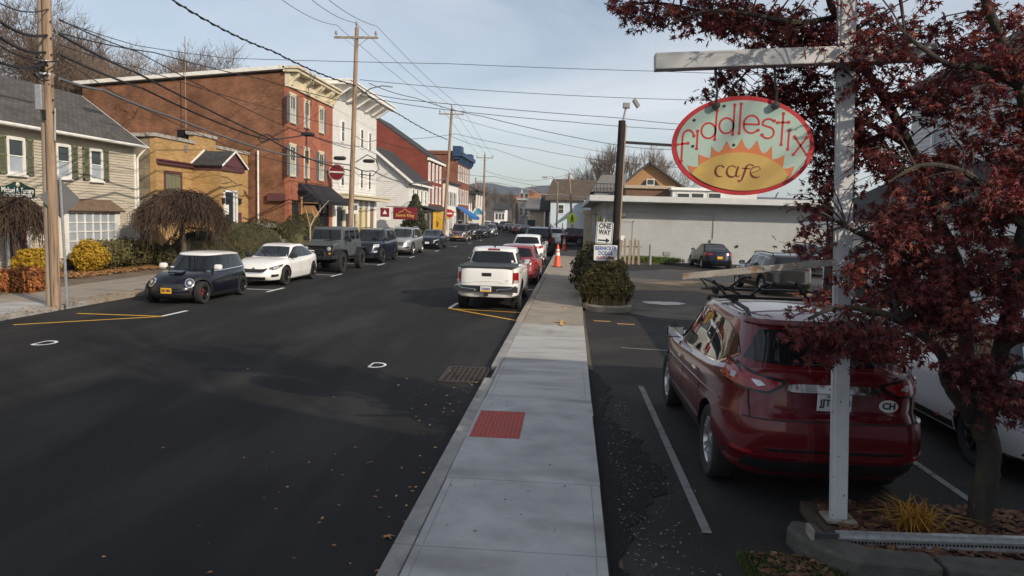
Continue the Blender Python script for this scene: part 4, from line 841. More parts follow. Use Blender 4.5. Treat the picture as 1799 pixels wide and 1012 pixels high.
for i, (x, y, m_, lb) in enumerate(((-7.0, 117, P_DBLUE, 'blue saloon in the far right row beyond the black SUV'), (-8.6, 124, P_RED2, 'reddish car parked far right, between a blue saloon and a grey car'), (-9.8, 131, P_GREY, 'grey car in the far right row, next after the reddish car'), (-11.4, 139, P_BLACK, 'black car at the far end of the right row by the bend'))):
    again(SEDAN, 'far_car', lb, x, y, .12, P_DBLUE, m_, 1.1)

# --- cars in the side lot
sp = sp_sedan(L=4.62, H=1.42, features=[('rear_lamp', REDLAMP, 'wr', [(.40, .86), (.62, .80), (1.10, .84)], [(.40, .92), (.66, .96), (1.10, 1.0)], .012), ('lip', BLACK, 'er', [(-.7, .30), (.7, .30)], [(-.7, .38), (.7, .38)], .010, False)], plates=[(False, .68, PLATEY, '', INK)], mirror=(.74, 1.0, P_BLACK), wstyle='ten', glass=GLASS)
c, *_ = car('compact_saloon', 'dark compact saloon with a yellow plate by the grey block wall', sp, P_DBLUE)
place(c, 8.75, 46.2, .07)
sp = sp_suv(L=4.82, H=1.66, W=1.85, R=.36, zt=[(-2.4, 1.08), (-1.6, 1.05), (0, 1.0), (.9, .98), (1.25, 1.01), (1.7, .98), (2.1, .9), (2.4, .76)], rails=(-1.8, .3, BLACK), clad=(.26, .44), archtrim=.05, surround=CHROME,
    gh=dict(yf0=1.34, yr0=-2.3, yf1=.36, yr1=-1.95, hw0=.84, hw1=.65, roof=[(-2.1, 1.51), (-1.6, 1.56), (-.6, 1.58), (.2, 1.56), (.5, 1.52)]), dlo=([(-1.95, 1.15), (-1.2, 1.08), (1.0, 1.04)], [(-1.7, 1.40), (-1.1, 1.47), (0, 1.49), (.3, 1.45)], (.27, .60)), windshield=(.70, .55, 1.06, 1.50), rear_window=(.68, .55, 1.12, 1.47), mirror=(.84, 1.07, BLACK), features=TL)
CAR_WAGON, *_ = car('estate_car', 'grey-brown estate car with roof rails in the side lot', sp, P_BROWN)
place(CAR_WAGON, 8.25, 30.6, .10)
c = again(CAR_WAGON, 'blue_grey_suv', 'pale blue-grey SUV right of the other cars by the block wall', 13.4, 42.5, .08, P_BROWN, P_BLUEG, 1.08, 'SUV')
sc_ = plate(c, lambda x, z: Vector((x, -2.43, z)), 0, .78, PLATEY, '', INK, front=False)

# ------------------------------------------------------------------ ground, road, pavements
def sheet(name, pts, z, mat, kind='structure', **k):
    mb = MB(); mb.poly([(p[0], p[1], z) for p in pts]); return mb.build(name, mat, kind=kind, **k)
mb = MB()
xs = [-4000, -400, -120, -40, 40, 120, 400, 4000]; ys = [-600, -60, 0, 60, 160, 400, 1200, 5000]
for i in range(7):
    for j in range(7): mb.poly([(xs[i], ys[j], -.012), (xs[i + 1], ys[j], -.012), (xs[i + 1], ys[j + 1], -.012), (xs[i], ys[j + 1], -.012)])
mb.build('ground', M('ground earth', (.10, .085, .06), .97, var=.3, scale=.3, bump=.3, bscale=8), kind='structure')
# road: straight to about 100 m, then bending left
RL = [(-13.0, -40), (-13.0, 15), (-13.0, 60), (-13.0, 100), (-15.0, 118), (-18.5, 135), (-24, 152), (-34, 175), (-60, 215)]
RR = [(-1.3, -40), (-1.3, 15), (-1.15, 35), (-1.0, 62), (-2.6, 92), (-6.5, 115), (-10.5, 135), (-15, 152), (-24, 175), (-50, 222)]
sheet('road', RR + RL[::-1], 0.0, ASPHALT)
sheet('parking_lot', [(0.45, -40), (40, -40), (40, 49.8), (1.6, 49.8), (.8, 45), (.55, 25)], -.004, LOT)
sheet('side_street', [(-1.2, 66), (60, 66), (60, 84), (-1.6, 84)], .003, ASPHALT)
# dirt and puddle in the lot
def blot(name, cx, cy, rx, ry, z, mat, seed, n=44, kind='structure', rough=.22):
    r = random.Random(seed); ph = [r.uniform(0, 6.28) for _ in range(5)]
    pts = []
    for k in range(n):
        a = 2 * PI * k / n; q = 1 + rough * (math.sin(2 * a + ph[0]) * .5 + math.sin(3 * a + ph[1]) * .4 + math.sin(7 * a + ph[2]) * .22 + math.sin(13 * a + ph[3]) * .16)
        pts.append((cx + rx * q * math.cos(a), cy + ry * q * math.sin(a)))
    return sheet(name, pts, z, mat, kind)
blot('worn_asphalt', 5.4, 30.5, 4.9, 11.5, -.002, M('worn gravelly asphalt', (.095, .078, .060), .95, var=.35, scale=.9, bump=.5, bscale=60, c2=(.15, .125, .098), speck=((.24, .20, .16), .6, 40, .66)), 14, 60, rough=.14)
blot('dirt_patch', 6.4, 30.5, 3.6, 4.2, .001, DIRT, 3)
blot('mud_patch', 4.0, 27.0, 2.3, 2.2, .004, M('damp mud', (.05, .036, .024), .8, var=.4, scale=5, bump=.8, bscale=20), 5)
blot('puddle', 3.25, 24.6, .62, .55, .008, M('water with painted sky sheen', (.36, .34, .31), .35, var=.25, scale=3, streak=((.16, .14, .12), .7, (1, 1, 1), 3, .55)), 8)  # pale colour stands in for the sky mirrored in the water
blot('asphalt_patch', 8.0, 37.5, 6.0, 3.6, .002, M('asphalt repaired', (.045, .043, .042), .9, var=.2, scale=1), 9)
# raw asphalt strip along the right edge of the pavement
r = random.Random(4); edge = []
for k in range(90):
    y = 3.2 + k * .125; w = .38 + .28 * math.sin(k * .19 + 1) * (1 if y < 8.5 else .5) + r.uniform(-.07, .07) - (0 if y < 9 else min(.36, (y - 9) * .07))
    if 8.2 < y < 10: w += .22 * math.sin((y - 8.2) / 1.8 * PI)
    edge.append((.42 + max(.03, w), y))
sheet('asphalt_strip', [(.40, 3.2)] + edge + [(.45, 14.4)], .004, FRESH)
# kerb stones and slabs, right pavement
ZP = .085
pv = thing('right_pavement', None, None, (0, 0, 0)); pv['kind'] = 'structure'
def kx(y): return float(np.interp(y, [0, 15, 18.3, 35, 62], [-1.33, -1.28, -1.25, -1.12, -.98]))
def rx_(y): return float(np.interp(y, [0, 5.4, 18.4, 47, 62], [.37, .39, .46, .72, .8]))
def wedge(mb, x0, x1, y0, y1, x2, x3, z, inset=.004, mi=0):   # slab with its own gaps, x0..x1 at y0 and x2..x3 at y1
    A = [(x0 + inset, y0 + inset), (x1 - inset, y0 + inset), (x3 - inset, y1 - inset), (x2 + inset, y1 - inset)]
    return mb.add([(a, b, -.05) for a, b in A] + [(a, b, z) for a, b in A], [(3, 2, 1, 0), (4, 5, 6, 7), (0, 1, 5, 4), (1, 2, 6, 5), (2, 3, 7, 6), (3, 0, 4, 7)], mi)
ky = [-2, 1.2, 3.3, 5.55, 8.6, 11.75, 12.75, 15.4, 18.3, 21, 24, 27, 30, 33, 36, 40, 44, 48, 53, 58, 62]
KW = .165
for a, b in zip(ky, ky[1:]):
    z0 = z1 = ZP + .006
    if a >= 18.3: z0 = z1 = .13
    if (a, b) == (11.75, 12.75): continue                 # gap at the drain
    mb = MB(); wedge(mb, kx(a), kx(a) + KW, a, b, kx(b), kx(b) + KW, z0, .003); mb.build('kerb_stone', (KERBM if a < 18.3 else M('kerb old', (.30, .26, .21), .92, var=.25, scale=4, bump=.5)), pv, bevel=.012)
mb = MB(); wedge(mb, kx(11.75) + .10, kx(11.75) + KW, 11.75, 12.75, kx(12.75) + .10, kx(12.75) + KW, ZP); mb.build('kerb_stone', KERBM, pv, bevel=.01)
sy = [-2, .6, 2.4, 4.05, 5.55, 7.1, 8.70 - .001, 10.35, 13.2, 16.2, 18.05, 18.5, 20.0, 21.6, 23.2, 24.8, 26.4, 28, 29.6, 31.2, 32.8, 34.4, 36, 38, 40, 42, 44, 46, 48, 51, 54, 58, 62]
sy = [y for y in sy if abs(y - 8.699) > .01]
for a, b in zip(sy, sy[1:]):
    z = ZP if a < 18.4 else .10; m_ = CONCS[len(pv.children) % 3] if a < 18 else CONCOLD
    if 22.5 < a < 45 and not (28 < a < 29) : m_ = CONCOLD
    if a == 7.1:                                           # the slab round the tactile plate: four pieces
        tx0, tx1, ty0, ty1 = -1.10, -.50, 8.50, 9.70
        for x0, x1, y0, y1 in ((kx(a) + KW, rx_(a), a, ty0), (kx(a) + KW, tx0, ty0, ty1), (tx1, rx_(a), ty0, ty1), (kx(a) + KW, rx_(b), ty1, b)):
            mb = MB(); wedge(mb, x0, x1, y0, y1, x0, x1, z, .0005 if y0 == ty0 else .002); mb.build('slab', m_, pv)
        continue
    mb = MB(); wedge(mb, kx(a) + KW, rx_(a), a, b, kx(b) + KW, rx_(b), z, .005 if a < 18 else .009); mb.build('slab', m_, pv, bevel=.005)
    if a < 10.4:   # tooled margin along the far edge of the slab
        for x in (kx(a) + KW + .075, rx_(a) - .085):
            mb = MB(); mb.add([(x - .003, a + .02, z + .0015), (x + .003, a + .02, z + .0015), (x + .003, b - .02, z + .0015), (x - .003, b - .02, z + .0015)], [(0, 1, 2, 3)]); mb.build('tooled_line', M('concrete groove', (.22, .215, .205), .95, var=.15), pv)
tp = MB(); tp.box((-1.10, 8.50, -.04), (-.50, 9.70, ZP + .004)); tpo = tp.build('tactile_plate', TACT, pv)
mb = MB()
for i in range(12):
    for j in range(24):
        x, y = -1.075 + .55 * i / 11, 8.54 + 1.12 * j / 23
        mb.lathe([(.013, ZP + .004), (.009, ZP + .010), (0, ZP + .0105)], (x, y, 0), n=6)
mb.build('tactile_dome', M('tactile dome', (.40, .075, .055), .7, var=.15, scale=9), tpo, kind='stuff', smooth=True)
# orange survey marks on the pavement and yellow dashes beyond it
for n_, (x, y, l) in enumerate(((-.10, 17.9, .9), (-.02, 21.2, .3), (.0, 23.4, .3), (.02, 26.2, .35))):
    mb = MB(); mb.add([(x - .05, y, .106), (x + .05, y, .106), (x + .04, y + l, .106), (x - .04, y + l, .106)], [(0, 1, 2, 3)])
    if n_ == 0: mb.add([(x - .16, y + .5, .107), (x + .14, y + .5, .107), (x + .14, y + .6, .107), (x - .16, y + .6, .107)], [(0, 1, 2, 3)])
    mb.build('survey_mark', ORANGEPAINT, kind='structure')
for x, y in ((.75, 19.6), (1.35, 19.2)):
    mb = MB(); mb.add([(x, y, .004), (x + .45, y - .02, .004), (x + .45, y + .10, .004), (x, y + .12, .004)], [(0, 1, 2, 3)]); mb.build('survey_mark', ORANGEPAINT, kind='structure')
# painted markings on the road
def stripe(name, p, q, w, mat, z=.005):
    p, q = Vector((*p, 0)), Vector((*q, 0)); n = (q - p).cross(Vector((0, 0, 1))).normalized() * w / 2
    mb = MB(); mb.poly([p - n + Vector((0, 0, z)), q - n + Vector((0, 0, z)), q + n + Vector((0, 0, z)), p + n + Vector((0, 0, z))]); return mb.build(name, mat, kind='structure')
stripe('yellow_line', (-12.3, 15.35), (-10.0, 17.45), .11, ROADYEL)
stripe('yellow_line', (-12.2, 17.35), (-10.05, 17.42), .11, ROADYEL, .009)
stripe('white_tick', (-10.02, 17.42), (-9.98, 18.55), .11, ROADWHITE, .013)
stripe('yellow_line', (-3.42, 21.15), (-1.32, 19.15), .11, ROADYEL)
stripe('yellow_line', (-3.42, 21.05), (-1.28, 20.75), .11, ROADYEL, .009)
stripe('white_tick', (-3.40, 21.2), (-3.36, 22.5), .11, ROADWHITE, .013)
for y in (24.35, 31.0, 38.6, 46.4, 55.4, 64.5, 74.0, 83.5):
    stripe('bay_line', (-12.85, y), (-10.0, y), .10, ROADWHITE, .005); stripe('bay_tick', (-9.95, y - .75), (-9.95, y + .75), .11, ROADWHITE, .009)
for y in (27.6, 35.4, 41.6, 50, 58): stripe('bay_line', (-3.3, y), (-1.25, y), .10, ROADWHITE, .005)
stripe('lot_line', (1.27, 12.0), (1.30, 6.3), .085, FADED); stripe('lot_line', (4.05, 12.5), (4.12, 6.5), .085, FADED); stripe('lot_line', (1.2, 15.6), (2.9, 15.4), .085, FADED)
for cx, cy, k in ((-3.33, 12.73, .70), (-10.12, 13.45, .82)):       # sprayed letter-like outlines
    ring = []; n = 22
    for i in range(n):
        a = 2 * PI * i / n; x = math.cos(a); y = math.sin(a); x = max(x, -.55); ring.append((cx + .27 * k * (x - .15), cy + .33 * k * y))
    mb = MB()
    for i in range(n):
        (ax, ay), (bx, by) = ring[i], ring[(i + 1) % n]; s = .72
        mb.poly([(ax, ay, .006), (bx, by, .006), (cx + (bx - cx) * s, cy + (by - cy) * s, .006), (cx + (ax - cx) * s, cy + (ay - cy) * s, .006)])
    mb.build('spray_mark', ROADWHITE, kind='structure')
# the storm drain
dr = thing('storm_drain', 'rusty iron storm drain grate set in the gutter by the kerb', 'drain', (-1.6, 12.2, 0))
MB().add([(-2.02, 11.68, .003), (-1.20, 11.68, .003), (-1.20, 12.82, .003), (-2.02, 12.82, .003)], [(0, 1, 2, 3)]).build('pit', VOID, dr)  # flat black sheet; the dark of the pit is only its colour
mb = MB()
for q in (((-2.06, 11.64, 0), (-1.16, 11.71, .022)), ((-2.06, 12.79, 0), (-1.16, 12.86, .022)), ((-2.06, 11.71, 0), (-1.99, 12.79, .022)), ((-1.23, 11.71, 0), (-1.16, 12.79, .022))): mb.box(*q)
mb.build('grate_frame', IRON, dr, bevel=.006)
for i in range(1, 9):
    x = -1.99 + .76 * i / 9; MB().box((x - .015, 11.71, .004), (x + .015, 12.79, .020)).build('grate_bar', IRON, dr)
for j in range(1, 9):
    y = 11.71 + 1.08 * j / 9; MB().box((-1.99, y - .014, .004), (-1.23, y + .014, .018)).build('grate_bar', IRON, dr)
# left pavement: kerb, slabs, brick pavers, planting bed
pl = thing('left_pavement', None, None, (0, 0, 0)); pl['kind'] = 'structure'
for k in range(34):
    a = 4 + k * 3.0; b = a + 3.0
    if b < 15.5: continue
    a = max(a, 15.2)
    mb = MB(); wedge(mb, -13.16, -12.98, a, b, -13.16, -12.98, .12, .004); mb.build('kerb_stone', KERBM if a < 17 else CONCOLD, pl, bevel=.015)
for k in range(40):
    a = 15.2 + k * 1.55; b = a + 1.55
    for x0, x1 in ((-14.6, -13.17), (-16.0, -14.6)):
        mb = MB(); wedge(mb, x0, x1, a, b, x0, x1, .115, .005); mb.build('slab', CONC if (a < 18 and x1 > -14) else CONCOLD, pl)
mb = MB(); wedge(mb, -16.0, -12.6, 8, 15.2, -16.0, -12.98, .06, .002); mb.build('driveway_apron', CONC, pl, bevel=.02)
mb = MB(); wedge(mb, -17.6, -16.0, 15.2, 33.5, -17.6, -16.0, .112, .0); mb.build('brick_paving', PAVER, pl)
mb = MB(); wedge(mb, -60, -16.0, -30, 15.2, -60, -16.0, .10, .0); mb.build('lawn', M('lawn ground', (.06, .07, .025), .95, var=.4, scale=2), kind='structure')
mb = MB(); wedge(mb, -60, -17.6, 15.2, 44.5, -60, -17.6, .16, .0); mb.build('planting_bed', SOIL, kind='structure')
mb = MB(); wedge(mb, -60, -16.0, 44.5, 150, -60, -16.0, .11, .0); wedge(mb, -17.6, -16.0, 33.5, 44.5, -17.6, -16.0, .112, 0); mb.build('yard', CONCOLD, kind='structure')
# land on the right beyond the side lot
sheet('verge', [(1.6, 49.8), (40, 49.8), (40, 66), (1.2, 66)], -.006, CONCOLD); sheet('verge', [(-1.6, 84), (60, 84), (60, 300), (-12, 140), (-6, 112)], -.006, CONCOLD)

# ------------------------------------------------------------------ buildings on the left
CLAP = M('cream weather board', (.46, .41, .325), .75, var=.13, scale=2.5, stretch=(1, .35, 2), streak=((.30, .26, .19), .6, (1, .7, 3), 3, .57))
CLAPW = M('white weather board', (.66, .66, .64), .75, var=.08, scale=1.5, streak=((.50, .50, .48), .5, (1, .5, 2), 2, .57))
SHING = brick_mat('grey shingles', (.085, .080, .076), (.12, .112, .105), (.045, .043, .04), bw=.30, bh=.14, slope=(1, 0, 1.28), bump=1.0, var=.3, msize=.012)
SHING2 = brick_mat('dark shingles', (.050, .050, .053), (.072, .07, .07), (.025, .025, .026), bw=.30, bh=.15, slope=(1, 0, 1.2), bump=.8, var=.25, msize=.012)
SHINGB = brick_mat('brown shingles', (.105, .080, .060), (.14, .11, .082), (.05, .04, .03), bw=.30, bh=.15, slope=(0, 1, 1.2), bump=.8, var=.25, msize=.012)
SHUT = M('green grey shutter', (.15, .16, .105), .75, var=.15, scale=5)
SHUTG = M('slate shutter', (.10, .12, .135), .7, var=.15, scale=4)
MAROONP = M('maroon painted wood', (.085, .022, .024), .55, var=.12, scale=3)
MAROONT = M('maroon trim', (.10, .035, .040), .65, var=.15, scale=3)
BRED = brick_mat('red painted brick', (.38, .125, .07), (.29, .09, .052), (.38, .17, .115), var=.26, bump=.35, stain=((.16, .045, .03), .60, 1.1))
BSIDE = brick_mat('brown common brick', (.25, .102, .050), (.15, .058, .030), (.27, .165, .105), var=.5, bump=.5, stain=((.12, .05, .03), .56, .5), msize=.012)
BYEL = brick_mat('yellow brick', (.50, .315, .125), (.40, .235, .085), (.33, .235, .13), var=.24, bump=.4, bw=.30, bh=.085)
BRED2 = brick_mat('barn red brick', (.245, .062, .042), (.20, .05, .034), (.19, .06, .042), var=.2, bump=.25, stain=((.45, .36, .30), .70, .5))
BRED3 = brick_mat('old orange brick', (.29, .105, .062), (.22, .08, .05), (.18, .10, .07), var=.3, bump=.3)
STONEW = brick_mat('rubble stone', (.30, .25, .175), (.20, .17, .125), (.24, .20, .15), bw=.55, bh=.30, msize=.03, var=.5, bump=1.0)
COPING = M('stone coping', (.36, .34, .31), .9, var=.3, scale=4, streak=((.12, .11, .10), .8, (1, 1, 1), 3, .52), bump=.3)
CREAM = M('cream cornice', (.62, .55, .40), .7, var=.1, scale=2, streak=((.40, .34, .25), .5, (1, 1, .4), 3, .57))
BLUEC = M('blue cornice', (.020, .052, .12), .6, var=.15, scale=2)
SIGNG = M('dark green sign', (.006, .035, .030), .4, var=.08)
SIGNR = M('maroon sign', (.17, .012, .022), .45, var=.08)
SIGNW = M('sign lettering white', (.78, .77, .72), .55, var=.03)
GOLDP = M('gold lettering', (.55, .36, .08), .5, var=.05)
AWN = M('black awning canvas', (.012, .012, .014), .8, var=.2, scale=4)
AWNB = M('blue awning canvas', (.015, .14, .42), .75, var=.1)
SHOPG = M('shop glass dark', (.020, .020, .022), .04, var=.6, scale=1.5)
TIMBER = M('shop timber', (.30, .16, .06), .6, var=.2, scale=3, stretch=(1, 1, .3))

# --- cream clapboard house number 318
X1 = -19.8
h1 = thing('clapboard_house', 'cream clapboard house number 318 with green shutters and a maroon door', 'house', (X1 - 2.5, 26, .1))
mb = MB(); mb.box((X1 - 5.6, 14, .0), (X1 - .02, 32.35, 5.62)); mb.build('wall', CLAP, h1)
n = 46; z0, z1 = .28, 5.42; hgt = (z1 - z0) / n
for i in range(n):       # every board of the front is a piece of its own
    m_ = MB(); za = z0 + i * hgt; zb = za + hgt * 1.0; y0, y1 = 22.2, 32.36
    j = random.uniform(-.003, .003)
    A = [(X1 + .034 + j, y0, za), (X1 + .034 + j, y1, za), (X1 + .004, y1, zb), (X1 + .004, y0, zb), (X1 - .015, y0, za), (X1 - .015, y1, za), (X1 - .015, y1, zb), (X1 - .015, y0, zb)]
    m_.add(A, [(0, 1, 2, 3), (5, 4, 7, 6), (4, 5, 1, 0), (3, 2, 6, 7), (0, 3, 7, 4), (1, 5, 6, 2)]); m_.build('weather_board', CLAP, h1)
mb = MB(); mb.box((X1 - .1, 22.2, .0), (X1 + .03, 32.40, .28)); mb.build('foundation', STONE, h1)
mb = MB(); mb.box((X1 - .03, 32.28, .28), (X1 + .045, 32.42, 5.42)); mb.build('corner_board', WHITEW, h1)
# roof with eaves and gutter
mb = MB(); er, ey0, ey1 = X1 + .42, 13.5, 32.62
mb.slab((er, ey0, 5.50), (er, ey1, 5.50), (-22.45, ey1, 7.72), (-22.45, ey0, 7.72), .10); mb.slab((-22.45, ey0, 7.72), (-22.45, ey1, 7.72), (-26.2, ey1, 4.9), (-26.2, ey0, 4.9), .10)
rf = mb.build('roof', SHING, h1)
mb = MB(); mb.poly([(X1 - .02, 32.34, 5.6), (-22.45, 32.34, 7.6), (-25.4, 32.34, 5.4)]); mb.build('gable_wall', CLAP, h1)
mb = MB(); mb.box((er - .02, ey0, 5.36), (er + .05, ey1, 5.475)); mb.box((X1 + .0, ey0, 5.40), (er - .02, ey1, 5.43)); mb.tube([(er + .07, ey0, 5.44), (er + .07, ey1 + .04, 5.42)], .065, 8); mb.build('gutter', WHITEW, rf)
mb = MB(); mb.bar((er - .02, ey1 + .012, 5.43), (-22.45, ey1 + .012, 7.63), .03, .16); mb.build('barge_board', WHITEW, rf)
mb = MB(); mb.tube([(er + .06, 32.5, 5.38), (X1 + .16, 32.46, 5.02), (X1 + .10, 32.44, 4.9), (X1 + .10, 32.44, .3)], .045, 8); mb.build('downspout', WHITEW, h1, smooth=True)
for (y, x, w_, hh) in ((25.2, -20.9, 2.3, .07), (31.0, -21.2, 1.3, .25)):    # dark repairs on the shingles
    k = (5.50 - 7.72) / (er + 22.45); zf = lambda xx: 5.50 + (xx - er) * k + .012
    MB().poly([(x, y, zf(x)), (x, y + w_, zf(x)), (x - hh, y + w_ + .2, zf(x - hh)), (x - hh, y + .2, zf(x - hh))]).build('roof_repair', M('bitumen repair', (.02, .018, .017), .8), rf)
for a0, a1 in ((24.72, 25.40), (27.22, 27.86), (29.2, 29.86)):
    window(h1, 'E', X1 + .035, a0, a1, 3.84, 4.95, WHITEW, GLASS2, WHITEW, casing=.10, bars=(1, 2), curtain=GLASSL)
    for s0, s1 in ((a0 - .50, a0 - .13), (a1 + .13, a1 + .50)):
        mb = MB()
        for q in ((s0, s0 + .05, 3.74, 5.05), (s1 - .05, s1, 3.74, 5.05), (s0, s1, 3.74, 3.81), (s0, s1, 4.98, 5.05), (s0, s1, 4.36, 4.42)): fbox(mb, 'E', X1 + .035, *q, .012, .060)
        for k in range(26):
            z = 3.83 + k * .045; p0 = MB(); mb.obox((X1 + .070, (s0 + s1) / 2, z), (.014, 0, -.012), (0, (s1 - s0) / 2 - .04, 0), (.003, 0, .004))
        mb.build('shutter', SHUT, h1)
# door
dw = MB()
for q in ((24.42, 24.56, .28, 2.62), (25.46, 25.62, .28, 2.62), (24.42, 25.62, 2.44, 2.60)): fbox(dw, 'E', X1 + .035, *q, 0, .07)
fbox(dw, 'E', X1 + .035, 24.34, 25.74, 2.62, 2.84, 0, .11); fbox(dw, 'E', X1 + .035, 24.3, 25.78, 2.84, 2.88, 0, .16)
dwo = dw.build('door_frame', WHITEW, h1)
d = MB(); fbox(d, 'E', X1 + .035, 24.56, 25.46, .28, 2.44, -.02, .02); do = d.build('door', MAROONP, h1)
for a, b, c, e in ((24.64, 24.97, .5, 1.2), (25.05, 25.38, .5, 1.2), (24.64, 24.97, 1.35, 2.3), (25.05, 25.38, 1.35, 2.3)):
    d = MB(); fbox(d, 'E', X1 + .055, a, b, c, e, 0, .012); d.build('door_panel', MAROONP, do, bevel=.006)
MB().lathe([(.03, 0), (.035, .03), (0, .05)], (X1 + .055, 25.38, 1.25), 'X', 12).build('knob', M('brass', (.5, .35, .12), .3, .9), do, smooth=True)
mb = MB(); fbox(mb, 'E', X1 + .5, 24.4, 25.6, .1, .26, -.5, .05); mb.build('doorstep', STONE, h1)
text('house_number', '318', .27, INK, (X1 + .055, 26.06, 2.42), (0, 1, 0), (0, 0, 1), h1, depth=.02, bold=.012)
mb = MB(); mb.box((X1 + .02, 25.86, 1.85), (X1 + .06, 25.98, 2.1)); mb.tube([(X1 + .05, 25.92, 2.05), (X1 + .20, 25.92, 2.12), (X1 + .22, 25.92, 2.0)], .015, 6); mb.lathe([(.0, 2.02), (.09, 1.98), (.075, 1.74), (.03, 1.70)], (X1 + .22, 25.92, 0), n=8); mb.build('wall_lantern', BLACK, h1)
mb = MB(); fbox(mb, 'E', X1 + .02, 26.06, 26.36, 1.35, 1.72, 0, .03); mb.build('notice_box', WHITEW, h1, bevel=.01)
# bay window of twenty panes
bw = MB(); y0, y1, zb, zt_ = 27.42, 30.42, .92, 2.38
fbox(bw, 'E', X1, y0 - .16, y0, zb - .3, zt_ + .1, 0, .30); fbox(bw, 'E', X1, y1, y1 + .30, zb - .3, zt_ + .1, 0, .30); fbox(bw, 'E', X1, y0, y1, zt_, zt_ + .10, 0, .30); fbox(bw, 'E', X1, y0, y1, zb - .32, zb, 0, .30)
nc, nr_ = 6, 4
for k in range(1, nc): y = y0 + (y1 - y0) * k / nc; fbox(bw, 'E', X1, y - .022, y + .022, zb, zt_, .20, .295)
for k in range(1, nr_): z = zb + (zt_ - zb) * k / nr_; fbox(bw, 'E', X1, y0, y1, z - .022, z + .022, .20, .292)
bwo = bw.build('bay_window', WHITEW, h1)
for i in range(nc):
    for j in range(nr_):
        p = MB(); fbox(p, 'E', X1, y0 + (y1 - y0) * i / nc + .023, y0 + (y1 - y0) * (i + 1) / nc - .023, zb + (zt_ - zb) * j / nr_ + .023, zb + (zt_ - zb) * (j + 1) / nr_ - .023, .22, .26); p.build('pane', GLASSL, bwo)
mb = MB(); mb.slab((X1 + .50, y0 - .35, 2.50), (X1 + .50, y1 + .42, 2.50), (X1 + .02, y1 + .05, 2.98), (X1 + .02, y0, 2.98), .07); mb.poly([(X1 + .50, y1 + .42, 2.48), (X1 + .02, y1 + .40, 2.48), (X1 + .02, y1 + .05, 2.95)]); mb.build('bay_roof', M('brown shingle bay', (.15, .10, .07), .9, var=.35, scale=6, bump=.5), h1)
# the hanging sign board
sg = thing('attorney_sign', 'dark green attorney sign board over the maroon door of number 318', 'sign', (X1 + .05, 25.05, 3.15))
out_ = [(-.86, -.18), (-.62, -.26), (-.3, -.36), (0, -.40), (.3, -.36), (.62, -.26), (.86, -.18), (.86, .14), (.62, .17), (.34, .26), (.16, .34), (-.16, .34), (-.34, .26), (-.62, .17), (-.86, .14)]
pb = MB().prism([(a * 1.03, b * 1.08) for a, b in out_], (X1 + .085, 25.05, 3.14), (0, 1, 0), (0, 0, 1), .04).build('sign_border', M('gilt edge', (.5, .42, .25), .6), sg)
MB().prism(out_, (X1 + .095, 25.05, 3.14), (0, 1, 0), (0, 0, 1), .04).build('sign_board', SIGNG, sg)
text('lettering', 'Michael A. Ferraro', .26, SIGNW, (X1 + .10, 25.05, 3.17), (0, 1, 0), (0, 0, 1), sg, width=1.55, bold=.004)
text('lettering', 'ATTORNEY AT LAW', .17, SIGNW, (X1 + .10, 25.05, 2.99), (0, 1, 0), (0, 0, 1), sg, width=1.40, bold=.006)
text('lettering', '845-534-8200', .15, SIGNW, (X1 + .10, 25.05, 2.84), (0, 1, 0), (0, 0, 1), sg, width=.72, bold=.005)
MB().lathe([(.09, 0), (.07, .03), (0, .035)], (X1 + .095, 25.05, 3.38), 'X', 10).build('shell_ornament', CREAM, sg, smooth=True)

# --- low yellow brick office
X2 = -19.5
h2 = thing('yellow_brick_office', 'low yellow brick office with a maroon gabled entrance porch and stone side wall', 'building', (X2 - 3, 38, .1))
mb = MB(); mb.box((X2 - 6, 33.6, .1), (X2 - .02, 43.6, 6.0)); mb.build('stone_side_wall', STONEW, h2)
mb = MB(); mb.box((X2 - .30, 33.58, .9), (X2, 43.6, 6.02)); mb.box((X2 - .30, 37.2, 6.02), (X2, 39.5, 6.50)); mb.build('wall', BYEL, h2)
mb = MB(); mb.box((X2 - .35, 33.5, .1), (X2 + .06, 43.6, .9)); mb.build('plinth', STONE, h2)
for a, b, z in ((33.45, 35.3, 6.02), (35.32, 37.18, 6.02), (37.05, 38.3, 6.50), (38.32, 39.6, 6.50), (39.52, 41.5, 6.02), (41.52, 43.7, 6.02)):
    mb = MB(); mb.box((X2 - .40, a, z), (X2 + .08, b, z + .17)); mb.build('coping_stone', COPING, h2, bevel=.012)
mb = MB(); mb.box((X2 - 6, 33.45, 6.0), (X2 - .42, 33.8, 6.16)); mb.build('coping_stone', COPING, h2)
mb = MB(); mb.box((X2 - .9, 37.15, 6.1), (X2 - .45, 37.5, 6.75)); mb.build('chimney', VOID, h2)
mb = MB(); mb.box((X2 + .003, 33.62, 4.78), (X2 + .16, 36.9, 4.93)); mb.box((X2 + .003, 33.60, 4.93), (X2 + .24, 36.92, 5.0)); mb.build('string_course', MAROONT, h2)
window(h2, 'E', X2, 34.35, 35.75, 2.3, 4.38, MAROONT, GLASS2, STONE, casing=.10, bars=(1, 1), curtain=M('green curtain behind glass', (.16, .17, .11), .2, var=.5, scale=3, stretch=(1, 6, .2)))
for y, z in ((36.2, 5.55), (38.2, 5.55), (40.5, 5.5)): 
    mb = MB(); fbox(mb, 'E', X2, y, y + .24, z, z + .34, 0, .04); mb.build('vent_block', M('grey vent', (.2, .2, .2), .8), h2)
